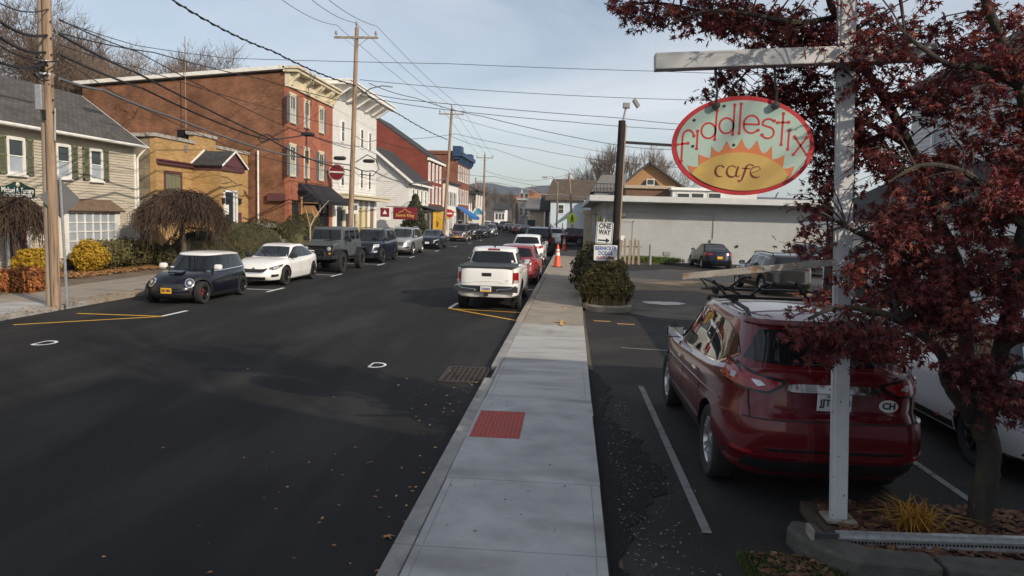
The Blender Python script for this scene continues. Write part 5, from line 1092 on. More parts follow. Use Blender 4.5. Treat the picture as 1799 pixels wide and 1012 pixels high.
# porch
XV = -18.0
mb = MB(); mb.box((X2 - .01, 36.95, .9), (XV, 39.5, 4.70)); mb.build('porch_wall', BYEL, h2)
mb = MB(); mb.box((X2 + .0, 36.90, 4.70), (XV + .10, 39.6, 4.95)); mb.build('porch_band', MAROONT, h2)
pr = MB(); ym = 38.25
pr.slab((XV + .22, 36.72, 4.95), (XV + .22, ym, 5.78), (X2 - .02, ym, 5.78), (X2 - .02, 36.72, 4.95), .07); pr.slab((XV + .22, ym, 5.78), (XV + .22, 39.78, 4.95), (X2 - .02, 39.78, 4.95), (X2 - .02, ym, 5.78), .07)
pro = pr.build('porch_roof', SHING2, h2)
mb = MB(); mb.prism([(36.85 - ym, 0), (39.65 - ym, 0), (0, .76)], (XV + .12, ym, 4.955), (0, 1, 0), (0, 0, 1), .1); mb.build('pediment', MAROONT, pro)
mb = MB(); mb.bar((XV + .235, 36.70, 4.93), (XV + .235, ym, 5.765), .03, .09); mb.bar((XV + .235, ym, 5.765), (XV + .235, 39.80, 4.93), .03, .09); mb.bar((X2 + .02, 36.72, 4.98), (X2 + .02, ym, 5.84), .05, .08); mb.build('rake_board', WHITE, pro)
mb = MB()
for q in ((37.28, 37.36, 2.0, 3.7), (38.72, 38.80, 2.0, 3.7), (37.28, 38.80, 3.62, 3.72), (38.35, 38.42, 2.0, 3.6)): fbox(mb, 'E', XV, *q, -.02, .06)
ent = mb.build('entrance', WHITE, h2)
mb = MB(); fbox(mb, 'E', XV, 37.36, 38.35, 2.0, 3.62, -.02, .02); mb.build('door_glass', GLASS2, ent); mb = MB(); fbox(mb, 'E', XV, 38.42, 38.72, 2.0, 3.62, -.02, .02); mb.build('side_light', GLASSL, ent)
mb = MB(); fbox(mb, 'E', XV, 37.45, 37.8, 2.45, 2.95, .02, .035); mb.build('door_poster', WHITE, ent)
mb = MB(); fbox(mb, 'E', XV, 38.95, 39.35, 2.1, 2.55, .0, .03); mb.build('door_plaque', MAROONT, h2)
for y in (37.12, 39.05): 
    mb = MB(); fbox(mb, 'E', XV, y - .07, y + .07, 3.0, 3.3, 0, .14); mb.build('porch_lamp', BLACK, h2, bevel=.02)
stp = thing('stone_steps', 'pale stone steps climbing between the clipped hedges to the office door', 'steps', (-16.2, 40.5, .1))
for i in range(9):
    x1 = -14.0 - i * .42; mb = MB(); mb.box((x1 - .46, 38.5, .1), (x1, 40.2, .1 + .205 * (i + 1))); mb.build('step', COPING, stp, bevel=.015)

# --- three-storey brick building
X3 = -17.0; Y3, Y3b = 43.75, 51.9
h3 = thing('red_brick_building', 'three-storey red brick building with cream bracketed cornice and black shop awning', 'building', (-22, 47, .1))
mb = MB(); V = [(X3 - .01, Y3, .1), (-30, Y3, .1), (-30, Y3, 9.9), (X3 - .01, Y3, 11.0), (X3 - .01, Y3b, .1), (-30, Y3b, .1), (-30, Y3b, 9.9), (X3 - .01, Y3b, 11.0)]
mb.add(V, [(0, 1, 2, 3), (5, 4, 7, 6), (1, 5, 6, 2), (4, 0, 3, 7), (3, 2, 6, 7)]); mb.build('side_wall', BSIDE, h3)
mb = MB(); mb.box((X3 - .3, Y3 - .02, .5), (X3, Y3b, 10.9)); mb.build('front_wall', BRED, h3)
mb = MB(); mb.slab((X3 - .2, Y3 - .30, 11.35), (X3 - .2, Y3b, 11.35), (-30.4, Y3b, 10.22), (-30.4, Y3 - .30, 10.22), .22); mb.build('roof', WHITEW, h3)
# cornice with paired brackets
mb = MB(); mb.box((X3 - .25, Y3 - .06, 10.15), (X3 + .07, Y3b, 10.95)); mb.box((X3 - .3, Y3 - .22, 10.98), (X3 + .62, Y3b + .02, 11.16)); mb.box((X3 - .3, Y3 - .30, 11.16), (X3 + .74, Y3b + .04, 11.30)); mb.box((X3 + .0, Y3 - .10, 10.10), (X3 + .12, Y3b, 10.20))
co = mb.build('cornice', CREAM, h3, bevel=.01)
for k, y in enumerate((43.95, 46.0, 46.4, 48.1, 48.5, 50.2, 50.6, 51.7)):
    m_ = MB(); m_.prism([(.07, 10.25), (.18, 10.25), (.24, 10.5), (.52, 10.75), (.56, 10.97), (.07, 10.97)], (X3, y - .11, 0), (1, 0, 0), (0, 0, 1), .22); m_.build('bracket', CREAM, co)
W3 = ((43.35 + .45, 44.65), (46.2, 47.05), (49.0, 49.85))
for fl, (za, zb_) in enumerate(((8.15, 9.45), (4.95, 6.45))):
    for k, (a, b) in enumerate(W3):
        a += .1; window(h3, 'E', X3, a, b, za, zb_ + .15, CREAM, GLASS2, COPING, casing=.09, bars=(2, 2), curtain=GLASSL, arch=True)
        for side in (((a - .52, a - .14) if k != 1 else None), ((b + .14, b + .52) if k != 1 else None)):
            if not side or (k == 2 and fl == 0 and side[0] < a): continue
            if k == 2 and fl == 1 and side[0] < a: pass
            mb = MB(); fbox(mb, 'E', X3, side[0], side[1], za - .1, zb_ + .25, .005, .05)
            for j in range(14): z = za + (zb_ + .15 - za) * j / 14 + .03; fbox(mb, 'E', X3, side[0] + .05, side[1] - .05, z, z + .05, .05, .065)
            mb.build('shutter', SHUTG, h3)
mb = MB(); mb.box((X3 + .001, Y3 - .02, 4.55), (X3 + .03, Y3b, 4.62)); mb.build('string_course', BSIDE, h3)
# shop front
mb = MB(); fbox(mb, 'E', X3, 44.2, 45.2, .6, 3.4, .0, .05); mb.build('side_door', SHOPG, h3)
mb = MB(); fbox(mb, 'E', X3, 45.6, 50.8, 1.2, 3.7, -.0, .04); mb.build('shop_glass', SHOPG, h3)
mb = MB()
for y in (45.55, 46.9, 48.3, 49.6, 50.85): fbox(mb, 'E', X3, y - .07, y + .07, .5, 3.8, 0, .1)
fbox(mb, 'E', X3, 45.5, 50.9, .5, 1.2, 0, .08); fbox(mb, 'E', X3, 45.5, 50.9, 3.7, 3.9, 0, .12); mb.build('shop_frame', BLACK, h3)
mb = MB(); y0, y1 = 45.2, 51.4
mb.add([(X3 + .04, y0, 4.5), (X3 + .04, y1, 4.5), (X3 + 1.35, y1, 3.45), (X3 + 1.35, y0, 3.45), (X3 + 1.35, y1, 3.18), (X3 + 1.35, y0, 3.18), (X3 + .04, y0, 3.4), (X3 + .04, y1, 3.4)], [(0, 1, 2, 3), (3, 2, 4, 5), (0, 3, 6), (1, 7, 2), (3, 5, 6), (2, 7, 4)])
aw = mb.build('awning', AWN, h3); md = aw.modifiers.new('cloth', 'SOLIDIFY'); md.thickness = .015
mb = MB(); mb.box((X3 - 1.25, Y3 - .05, 3.3), (X3 - .2, Y3 - .30, 3.75)); mb.build('meter_box', MAROONT, h3); mb = MB(); mb.tube([(X3 - 1.9, Y3 - .1, 1.5), (X3 - 1.9, Y3 - .1, 6.3)], .06, 8); mb.build('vent_pipe', WHITEW, h3, smooth=True)
mb = MB(); mb.box((X3 - 2.4, Y3 - .6, 1.7), (X3 - .4, Y3 - .02, 1.95)); mb.build('side_hood', M('grey hood', (.3, .3, .3), .7), h3)
mb = MB(); mb.tube([(-23.2, 43.3, 5.0), (-23.2, 43.3, 12.9)], .022, 6); mb.build('aerial_mast', POLEG, loc=(-23.2, 43.3, 5.0), label='tall thin metal mast standing against the brown brick side wall', cat='mast')
# signs on it
dsc = thing('round_sign', 'round maroon sign with a white band on the brick front', 'sign', (X3 + .4, 49.9, 5.5))
MB().lathe([(.58, -.04), (.58, .04), (.52, .05)], (X3 + .75, 50.6, 5.5), 'Y', 32).build('disc', M('round sign rim', (.55, .42, .38), .5), dsc); MB().lathe([(.52, .045), (.52, -.055)], (X3 + .75, 50.6, 5.5), 'Y', 32).build('disc_face', SIGNR, dsc)
mb = MB(); mb.box((X3 + .25, 50.53, 5.45), (X3 + 1.25, 50.54, 5.56)); mb.build('band', SIGNW, dsc)
mb = MB(); mb.bar((X3 + .0, 50.6, 5.5), (X3 + .1, 50.6, 5.5), .08, .08); mb.build('bracket', BLACK, dsc)
mb = MB(); mb.lathe([(.62, -.05), (.62, .05)], (X3 + .95, 44.6, 2.55), 'Y', 6); mb.bar((X3, 44.6, 3.25), (X3 + 1.5, 44.6, 3.25), .05, .05); mb.build('hanging_board', TIMBER, loc=(X3 + .95, 44.6, 2.55), label='brown six-sided hanging board left of the black awning', cat='sign')
mb = MB(); mb.tube([(X3 + .6, 44.2, .1), (X3 + .6, 44.2, 3.6)], .07, 8); mb.build('thin_post', TIMBER, loc=(X3 + .6, 44.2, .1), label='thin wooden post before the brick shop left corner', cat='post')

# --- white three-storey building
Y4b = 63.8
h4 = thing('white_clapboard_building', 'tall white clapboard building with deep bracketed eaves next to the red brick one', 'building', (-22, 58, .1))
mb = MB(); mb.box((-30, Y3b + .02, .1), (X3 - .02, Y4b, 11.6)); mb.build('wall', CLAPW, h4)
mb = MB(); lapped(mb, 'E', X3, Y3b + .03, Y4b, 4.4, 11.0, .14, .02); lapped(mb, 'S', Y3b + .02, -18.5, X3, 4.4, 11.0, .14, .0) if False else None; mb.build('weather_boards', CLAPW, h4, kind='stuff')
mb = MB(); mb.box((-30, Y3b - .2, 11.75), (X3 + 1.35, Y4b + 1.2, 12.0)); mb.box((-30, Y3b - .25, 12.0), (X3 + 1.45, Y4b + 1.3, 12.10)); mb.box((X3, Y3b + .03, 11.0), (X3 + .08, Y4b, 11.75)); ev = mb.build('eaves', WHITE, h4)
for y in (52.4, 54.9, 57.4, 59.9, 62.0, 63.5):
    m_ = MB(); m_.prism([(.08, 10.9), (.22, 10.9), (1.15, 11.55), (1.15, 11.75), (.08, 11.75)], (X3, y - .10, 0), (1, 0, 0), (0, 0, 1), .20); m_.build('bracket', WHITE, ev)
for za, zb_ in ((8.0, 9.4), (4.75, 6.15)):
    for a, b in ((53.85, 54.55), (58.9, 59.6), (61.3, 62.0)): window(h4, 'E', X3 + .02, a, b, za, zb_, WHITE, GLASS2, None, casing=.10, bars=(1, 2))
mb = MB(); mb.box((X3 - .02, Y3b + .2, 3.75), (X3 + .9, Y4b + 1.8, 4.0)); mb.box((X3, Y3b + .2, 4.0), (X3 + 1.0, Y4b + 1.9, 4.12)); mb.build('shop_cornice', CREAM, h4)
mb = MB(); fbox(mb, 'E', X3, 52.4, 63.5, .7, 3.6, -.02, .03); mb.build('shop_glass', SHOPG, h4)
for k, (a, b, m_) in enumerate(((52.0, 52.6, WHITE), (54.2, 54.8, CREAM), (56.4, 56.9, WHITE), (57.6, 58.4, CREAM), (59.3, 60.1, CREAM), (61.0, 61.6, WHITE), (63.0, 63.7, WHITE))):
    mb = MB(); fbox(mb, 'E', X3, a, b, .3, 3.7, 0, .12); mb.build('shop_pilaster', m_, h4)
mb = MB(); fbox(mb, 'E', X3, 52, 63.7, .1, .85, 0, .09); mb.build('stall_riser', M('grey blue panel', (.25, .29, .33), .7), h4)
mb = MB(); fbox(mb, 'E', X3, 52.3, 63.6, 3.1, 3.72, 0, .10); mb.build('fascia_board', M('grey blue panel', (.25, .29, .33), .7), h4)
for a, b, m_ in ((58.45, 59.25, M('ochre panel', (.30, .21, .05), .7)), (60.15, 60.95, M('ochre panel', (.30, .21, .05), .7)), (62.0, 62.6, TIMBER)):
    mb = MB(); fbox(mb, 'E', X3, a, b, .9, 3.0, 0, .05); mb.build('shop_panel', m_, h4)
mb = MB(); fbox(mb, 'E', X3 + 1.0, 52.0, 54.9, 2.65, 3.45, -.05, .05); bn = mb.build('banner', WHITE, loc=(X3 + 1, 53.4, 2.65), label='white lettered banner along the shop front beside the black awning', cat='sign')
text('lettering', 'ANTIQUES', .5, INK, (X3 + 1.07, 53.4, 3.1), (0, 1, 0), (0, 0, 1), bn, width=2.4, bold=.02)
sg = thing('maroon_sign', 'maroon hanging sign with a gold peak emblem by the white shop', 'sign', (X3 + 1.6, 66.6, 2.5))
MB().box((X3 + .9, 66.55, 2.25), (X3 + 3.1, 66.68, 3.35)).build('sign_board', SIGNR, sg, bevel=.02)
text('lettering', 'Storm King', .36, GOLDP, (X3 + 2.0, 66.54, 2.62), (1, 0, 0), (0, 0, 1), sg, width=1.7, bold=.01)
mb = MB(); mb.tube([(X3 + 1.4, 66.53, 2.85), (X3 + 1.75, 66.53, 3.0), (X3 + 2.0, 66.53, 3.22), (X3 + 2.25, 66.53, 3.0), (X3 + 2.6, 66.53, 2.85)], .035, 5); mb.build('emblem', GOLDP, sg)
mb = MB(); mb.bar((X3 + .2, 66.6, 3.4), (X3 + 3.1, 66.6, 3.4), .06, .06); mb.build('bracket', BLACK, sg)
sg = thing('small_shop_sign', 'small maroon and white shop sign left of the gold peak sign', 'sign', (X3 + .8, 64.6, 2.4))
MB().box((X3 + .15, 64.55, 2.2), (X3 + 1.15, 64.66, 3.3)).build('sign_board', WHITE, sg); MB().box((X3 + .25, 64.535, 2.45), (X3 + 1.05, 64.55, 3.22)).build('sign_face', SIGNR, sg)
mb = MB(); mb.prism([(-.2, -.15), (.2, -.15), (0, .22)], (X3 + .65, 64.53, 2.85), (1, 0, 0), (0, 0, 1), .01); mb.build('emblem', SIGNW, sg)

# --- small white house with a dark roof sloping to the street
X5 = -16.3; Y5, Y5b = 74.0, 84.5
h5 = thing('white_gabled_house', 'low white house whose dark roof slopes down to the street', 'house', (-20, 78, .1))
mb = MB(); prof = [(X5, .1), (X5, 6.2), (-20.6, 9.6), (-25.5, 6.0), (-25.5, .1)]
A = [(x, Y5, z) for x, z in prof] + [(x, Y5b, z) for x, z in prof]; mb.add(A, [(0, 1, 2, 3, 4), (9, 8, 7, 6, 5)] + [(i, i + 5, (i + 1) % 5 + 5, (i + 1) % 5) for i in range(5)]); mb.build('wall', CLAPW, h5)
mb = MB(); lapped(mb, 'S', Y5, -24, X5, .8, 9.4, .2, .03, ends=lambda z: (max(-25.5, -20.6 - 4.9 * (9.6 - z) / 3.6) if z > 6 else -25.4, X5 if z < 6.2 else X5 - (z - 6.2) / 3.4 * 4.3)); mb.build('weather_boards', CLAPW, h5, kind='stuff')
mb = MB(); mb.slab((X5 + .5, Y5 - .5, 5.95), (X5 + .5, Y5b + .4, 5.95), (-20.6, Y5b + .4, 9.85), (-20.6, Y5 - .5, 9.85), .14); mb.slab((-20.6, Y5 - .5, 9.85), (-20.6, Y5b + .4, 9.85), (-26, Y5b + .4, 5.7), (-26, Y5 - .5, 5.7), .14); r5 = mb.build('roof', SHING2, h5)
mb = MB(); mb.bar((X5 + .55, Y5 - .52, 5.82), (-20.6, Y5 - .52, 9.74), .05, .24); mb.bar((-20.6, Y5 - .52, 9.74), (-26, Y5 - .52, 5.6), .05, .24); mb.box((X5 + .45, Y5 - .5, 5.72), (X5 + .56, Y5b + .4, 5.93)); mb.build('barge_board', WHITE, r5)
for y in (75.6, 77.8, 80.0, 82.2): window(h5, 'E', X5, y, y + .8, 3.9, 5.3, WHITE, GLASS2, None, bars=(1, 2))
mb = MB(); mb.box((X5 - .1, 80.5, 3.1), (X5 + 1.6, 86.2, 3.25)); mb.slab((X5 + 1.7, 80.3, 3.3), (X5 + 1.7, 86.4, 3.3), (X5 - .05, 86.4, 3.75), (X5 - .05, 80.3, 3.75), .08); mb.build('porch_roof', SHING2, h5)
YEL = M('yellow painted post', (.62, .36, .03), .6, var=.1)
for y in (80.8, 82.6, 84.4, 86.0): 
    mb = MB(); mb.box((X5 + 1.3, y - .16, .1), (X5 + 1.6, y + .16, 3.1)); mb.build('porch_post', YEL, h5)
mb = MB(); mb.box((X5 + .01, 80.6, .9), (X5 + .05, 86, 2.9)); mb.build('shop_glass', SHOPG, h5); mb = MB(); mb.box((X5 + .01, 80.6, .1), (X5 + .3, 86, .9)); mb.build('stall_riser', YEL, h5)
mb = MB(); mb.lathe([(.0, -.05), (.62, -.05), (.62, .05), (0, .05)], (0, 0, 0), 'Y', 24); mb.v = [(x * 1.25 + X5 + 2.6, y + 81.0, z * .75 + 2.75) for x, y, z in mb.v]; mb.build('oval_sign', GOLDP, loc=(X5 + 2.6, 81, 2.75), label='gold oval hanging sign over the yellow porch posts', cat='sign')

# --- barn red brick building with tall gable
Y6, Y6b = 87.0, 98.0
h6 = thing('red_gabled_building', 'barn red brick building with a tall gable and rows of narrow white windows', 'building', (-22, 92, .1))
mb = MB(); prof = [(X3, .1), (X3, 9.6), (-24.2, 14.5), (-31, 9.8), (-31, .1)]
A = [(x, Y6, z) for x, z in prof] + [(x, Y6b, z) for x, z in prof]; mb.add(A, [(0, 1, 2, 3, 4), (9, 8, 7, 6, 5)] + [(i, i + 5, (i + 1) % 5 + 5, (i + 1) % 5) for i in range(5)]); mb.build('wall', BRED2, h6)
mb = MB(); mb.slab((X3 + .4, Y6 + .05, 9.55), (X3 + .4, Y6b + .3, 9.55), (-24.2, Y6b + .3, 14.7), (-24.2, Y6 + .05, 14.7), .14); mb.slab((-24.2, Y6 + .05, 14.7), (-24.2, Y6b + .3, 14.7), (-31.4, Y6b + .3, 9.6), (-31.4, Y6 + .05, 9.6), .14); r6 = mb.build('roof', SHING2, h6)
mb = MB(); mb.box((-25.0, Y6 + .2, 14.0), (-23.4, Y6 + 1.4, 15.7)); mb.build('chimney', BRED3, r6)
mb = MB(); mb.box((X3 + .01, Y6, 9.2), (X3 + .35, Y6b + .2, 9.5)); mb.build('eave_board', WHITE, r6)
for za, zb_ in ((7.0, 8.7), (4.3, 6.0)):
    for k in range(4): a = 87.9 + k * 2.5; window(h6, 'E', X3, a, a + .75, za, zb_, WHITE, GLASSL, WHITE, casing=.14, bars=(1, 2), arch=True)
mb = MB(); mb.slab((X3 + 1.8, Y6 + .3, 3.2), (X3 + 1.8, Y6b, 3.2), (X3, Y6b, 3.9), (X3, Y6 + .3, 3.9), .1); mb.build('porch_roof', SHING2, h6)
mb = MB(); fbox(mb, 'E', X3, 88, 93, .6, 3.1, 0, .06); mb.build('shop_glass', SHOPG, h6)
for y in (87.6, 90.6, 93.2, 97.0): mb = MB(); fbox(mb, 'E', X3 + 1.5, y, y + .3, .1, 3.2, 0, .3); mb.build('porch_post', WHITE, h6)

# --- white shop with a blue awning, then the corniced brick building
h7 = thing('white_shop', 'white two-storey shop with black shutters and a blue awning beyond the red gable', 'building', (-20, 103, .1))
mb = MB(); mb.box((-24, 98.2, .1), (-16.6, 109, 7.1)); mb.build('wall', WHITE, h7)
mb = MB(); mb.box((-24.3, 98.0, 7.1), (-16.2, 109.3, 7.35)); mb.build('roof', SHING2, h7)
for a in (99.2, 102.4, 105.6): 
    window(h7, 'E', -16.6, a, a + .9, 4.2, 5.9, WHITE, GLASS2, None, bars=(1, 2))
    for s0 in (a - .62, a + 1.06): mb = MB(); fbox(mb, 'E', -16.6, s0, s0 + .46, 4.1, 6.0, 0, .05); mb.build('shutter', BLACK, h7)
mb = MB(); fbox(mb, 'E', -16.6, 99, 108.6, .7, 2.7, 0, .04); mb.build('shop_glass', SHOPG, h7)
for y in (98.6, 100.6, 102.6, 104.6, 106.6, 108.6): mb = MB(); fbox(mb, 'E', -16.6, y - .15, y + .15, .1, 3.2, 0, .1); mb.build('shop_pilaster', WHITE, h7)
mb = MB(); mb.add([(-16.5, 107.0, 4.1), (-16.5, 113.5, 4.1), (-13.9, 113.5, 2.6), (-13.9, 107.0, 2.6), (-13.9, 113.5, 2.2), (-13.9, 107, 2.2)], [(0, 1, 2, 3), (3, 2, 4, 5), (0, 3, 5)]); aw = mb.build('awning', AWNB, h7); md = aw.modifiers.new('cloth', 'SOLIDIFY'); md.thickness = .03
sg = thing('no_entry_sign', 'round red no-entry sign by the third utility pole', 'sign', (-12.7, 77.5, 0))
ctr = at(790, 375, 77.5)
MB().tube([(ctr.x, 77.56, 0), (ctr.x, 77.56, ctr.z + .3)], .035, 6).build('post', GALV, sg); MB().lathe([(.42, -.02), (.42, .02)], (ctr.x, 77.5, ctr.z), 'Y', 24).build('disc', M('sign red', (.45, .02, .025), .5), sg); MB().box((ctr.x - .28, 77.47, ctr.z - .07), (ctr.x + .28, 77.478, ctr.z + .07)).build('band', SIGNW, sg)
h8 = thing('corniced_brick_building', 'orange brick corner building with an ornate blue cornice far down the left side', 'building', (-20, 117, .1))
mb = MB(); mb.box((-27, 110.5, .1), (X3, 124, 11.9)); mb.build('wall', BRED3, h8)
mb = MB(); mb.box((-27.1, 110.2, 12.4), (-23, 124.2, 12.9)); mb.box((-27.2, 110.3, 11.9), (X3 - .4, 124.2, 12.4)); mb.build('parapet', BRED3, h8)
mb = MB(); mb.box((X3 - .6, 110.0, 11.2), (X3 + .35, 124.3, 11.6)); mb.box((X3 - .7, 109.8, 11.6), (X3 + .9, 124.6, 12.2)); mb.box((X3 - .7, 110.0, 12.2), (X3 + .6, 112.5, 13.1)); mb.box((X3 - .7, 121.8, 12.2), (X3 + .6, 124.4, 12.9)); c8 = mb.build('cornice', BLUEC, h8)
for y in (111, 113.5, 116, 118.5, 121, 123.5): m_ = MB(); m_.prism([(0, 10.6), (.3, 10.6), (.7, 11.2), (.7, 11.7), (0, 11.7)], (X3, y - .2, 0), (1, 0, 0), (0, 0, 1), .4); m_.build('bracket', BLUEC, c8)
for za, zb_ in ((8.2, 10.2), (4.7, 6.7)):
    for k in range(5): a = 111.4 + k * 2.5; window(h8, 'E', X3, a, a + .9, za, zb_, WHITE, GLASS2, WHITE, casing=.14, bars=(1, 2))
mb = MB(); fbox(mb, 'E', X3, 111, 123.5, .6, 3.3, 0, .06); mb.build('shop_glass', SHOPG, h8)
h9 = thing('white_porch_house', 'white house with an arched upper porch just past the corniced brick corner', 'house', (-18, 131, .1))
mb = MB(); mb.box((-26, 126, .1), (-18.2, 137, 6.6)); mb.build('wall', WHITE, h9)
mb = MB(); mb.box((-26.4, 125.6, 6.6), (-15.6, 137.4, 7.1)); mb.slab((-15.4, 125.4, 7.1), (-15.4, 137.6, 7.1), (-22, 137.6, 9.6), (-22, 125.4, 9.6), .15); mb.build('roof', SHING2, h9)
mb = MB(); mb.box((-18.2, 126, 3.3), (-15.8, 137, 3.6)); mb.build('balcony', WHITE, h9)
for y in (126.2, 129.6, 133.2, 136.8): mb = MB(); mb.box((-16.1, y - .14, .1), (-15.8, y + .14, 6.6)); mb.build('porch_post', WHITE, h9)
for y in (127, 130.5, 134): window(h9, 'E', -18.2, y, y + 1.0, 4.0, 5.8, WHITE, GLASS2, None)
sg = thing('gable_shop_sign', 'white arched shop sign with a blue top far down the left pavement', 'sign', (-14.2, 116, 0)); c_ = at(841, 378, 116)
MB().prism([(-1.0, -1.4), (1.0, -1.4), (1.0, .5), (.6, 1.15), (0, 1.4), (-.6, 1.15), (-1.0, .5)], (c_.x, 116, c_.z), (1, 0, 0), (0, 0, 1), .12).build('sign_board', WHITE, sg); MB().prism([(-.8, .1), (.8, .1), (.7, .6), (0, 1.15), (-.7, .6)], (c_.x, 115.97, c_.z), (1, 0, 0), (0, 0, 1), .02).build('emblem', M('sign sky blue', (.1, .35, .5), .5), sg); MB().box((c_.x - .06, 116.05, 0), (c_.x + .06, 116.15, c_.z - 1.4)).build('post', GREYMET, sg)

# ------------------------------------------------------------------ right side buildings
GREYBLK = brick_mat('grey painted block', (.42, .43, .43), (.40, .41, .41), (.37, .38, .38), bw=.40, bh=.20, msize=.012, var=.10, bump=.2, stain=((.31, .31, .30), .53, .35), rough=.8)
GREYD = M('grey trim', (.36, .37, .37), .7, var=.1)
TANS = M('tan shingle siding', (.36, .20, .085), .85, var=.2, scale=3, stretch=(.5, .5, 5), bump=.3)
BROWNS = M('brown siding', (.15, .080, .045), .85, var=.12, scale=2)
LBLUE = M('pale blue siding', (.56, .66, .72), .75, var=.06, scale=1.5)
CLAPS = M('white siding near', (.62, .62, .62), .75, var=.08, scale=2, streak=((.48, .48, .47), .4, (1, .6, 2), 2.5, .57))
XJ, YJ = 2.3, 50.0
j = thing('grey_block_building', 'long low grey block building with a flat overhanging roof behind the side lot', 'building', (9, 56, 0))
mb = MB(); mb.box((XJ, YJ, -.1), (18.2, 80, 3.95)); mb.build('wall', GREYBLK, j)
mb = MB(); mb.box((1.35, YJ - 1.45, 4.0), (18.9, 81, 4.14)); mb.build('roof', GREYD, j); 
mb = MB(); mb.box((1.30, YJ - 1.50, 3.95), (18.95, YJ - 1.42, 4.32)); mb.box((1.30, YJ - 1.42, 3.95), (1.40, 81, 4.32)); mb.build('fascia', M('pale fascia', (.52, .53, .52), .6, var=.08), j)
mb = MB(); mb.box((1.42, YJ - 1.40, 3.90), (18.8, YJ, 3.97)); mb.build('soffit', GREYD, j)
mb = MB(); mb.box((3.25, YJ - .06, .05), (4.25, YJ - .01, 2.6)); fr = mb.build('door', GREYBLK, j)
mb = MB()
for q in (((3.17, YJ - .09, .05), (3.25, YJ - .01, 2.7)), ((4.25, YJ - .09, .05), (4.33, YJ - .01, 2.7)), ((3.17, YJ - .09, 2.62), (4.33, YJ - .01, 2.70))): mb.box(*q)
mb.build('door_frame', GREYD, fr); mb = MB(); mb.box((3.5, YJ - .08, 1.35), (3.75, YJ - .06, 1.7)); mb.build('notice', WHITE, fr)
mb = MB(); mb.box((3.0, YJ - .5, 2.95), (3.75, YJ - .01, 3.2)); mb.box((3.05, YJ - .45, 2.9), (3.7, YJ - .1, 2.95)); mb.build('wall_lamp', M('lamp housing', (.14, .12, .08), .6), j, bevel=.02)
mb = MB(); mb.lathe([(.07, 0), (.1, .05), (.0, .14)], (11.2, YJ - .1, 1.2), 'Y', 8); mb.build('wall_tap', BLACK, j)
mb = MB(); mb.tube([(2.55, YJ - .06, .1), (2.55, YJ - .06, 3.9)], .05, 8); mb.build('downspout', GREYD, j, smooth=True)
mb = MB(); mb.tube([(3.4, YJ - .05, 3.3), (9.6, YJ - .05, 3.3), (9.6, YJ - .05, 1.6)], .028, 6); mb.box((9.45, YJ - .14, 1.2), (9.75, YJ - .01, 1.62)); mb.build('conduit_run', GREYD, j)
for x_ in (6.4, 13.2): mb = MB(); mb.box((x_, YJ - .05, .45), (x_ + .45, YJ - .005, .7)); mb.build('wall_vent', GREYMET, j)
for y in (54, 58.5): mb = MB(); fbox(mb, 'W', XJ, y, y + 3.4, 1.0, 3.0, -.02, .03); mb.build('shop_window', SHOPG, j)
mb = MB(); mb.box((1.25, 62.2, 0), (1.95, 62.9, 3.2)); mb.box((1.05, 62.1, 3.2), (3, 66, 3.5)); mb.build('porch_column', CREAM, j)
# roofs behind it
b = thing('flat_brown_building', 'brown flat-roofed building showing above the grey block roof', 'building', (8, 86, 0)); p = at(1100, 325, 86); p2 = at(1183, 345, 86)
mb = MB(); mb.box((p.x, 86, 0), (p2.x, 96, p.z - .35)); mb.build('wall', BROWNS, b); mb = MB(); mb.box((p.x - .2, 85.7, p.z - .35), (p2.x + .1, 96, p.z)); mb.build('roof', M('parapet tan', (.40, .32, .24), .8), b)
b = thing('flat_white_building', 'white flat-roofed building left of the hanging cafe sign, over the grey block roof', 'building', (17, 84, 0)); q = at(1182, 329, 84); q2 = at(1330, 340, 84)
mb = MB(); mb.box((q.x, 84, 0), (q2.x, 96, q.z - .3)); mb.build('wall', CLAPW, b); mb = MB(); mb.box((q.x - .2, 83.7, q.z - .3), (q2.x + .2, 96, q.z)); mb.build('roof', WHITE, b)
for px in (1190, 1215, 1245): c = at(px, 343, 84); window(b, 'S', 84, c.x, c.x + 1.3, c.z - .5, c.z + .2, WHITE, GLASS2, None, bars=(1, 1))
b = thing('tan_gabled_house', 'tan gabled house with dark eaves rising behind the flat roofs', 'house', (12, 105, 0)); YK = 104.0
l, r_, pk = at(1092, 326, YK), at(1194, 323, YK), at(1141, 286, YK)
mb = MB(); A = [(l.x, YK, 0), (r_.x, YK, 0), (r_.x, YK, r_.z), (pk.x, YK, pk.z), (l.x, YK, l.z)]; A += [(x, YK + 14, z) for x, y, z in A]; mb.add(A, [(0, 1, 2, 3, 4), (9, 8, 7, 6, 5)] + [(i, i + 5, (i + 1) % 5 + 5, (i + 1) % 5) for i in range(5)]); mb.build('wall', TANS, b)
dx, dz = (r_.x - pk.x), (pk.z - r_.z); mb = MB()
for sx, e in ((1, r_), (-1, l)): mb.slab((e.x + sx * .8, YK - .9, e.z - .55), (e.x + sx * .8, YK + 14, e.z - .55), (pk.x, YK + 14, pk.z + .18), (pk.x, YK - .9, pk.z + .18), .22 * sx)
mb.build('roof', M('dark roof metal', (.055, .05, .05), .6), b)
mb = MB(); mb.prism([(-1.3, -.6), (1.3, -.6), (.9, .1), (0, .55), (-.9, .1)], (pk.x + .2, YK - .05, l.z + .6), (1, 0, 0), (0, 0, 1), .1); mb.build('gable_ornament', BLACK, b); window(b, 'S', YK - .06, pk.x - .2, pk.x + .7, l.z + .2, l.z + .9, WHITE, GLASS2, None, bars=(1, 1))
b = thing('mansard_house', 'grey mansard-roofed house with a rail, left of the tan gable', 'house', (4, 92, 0)); m0, m1 = at(1046, 306, 92), at(1090, 335, 92)
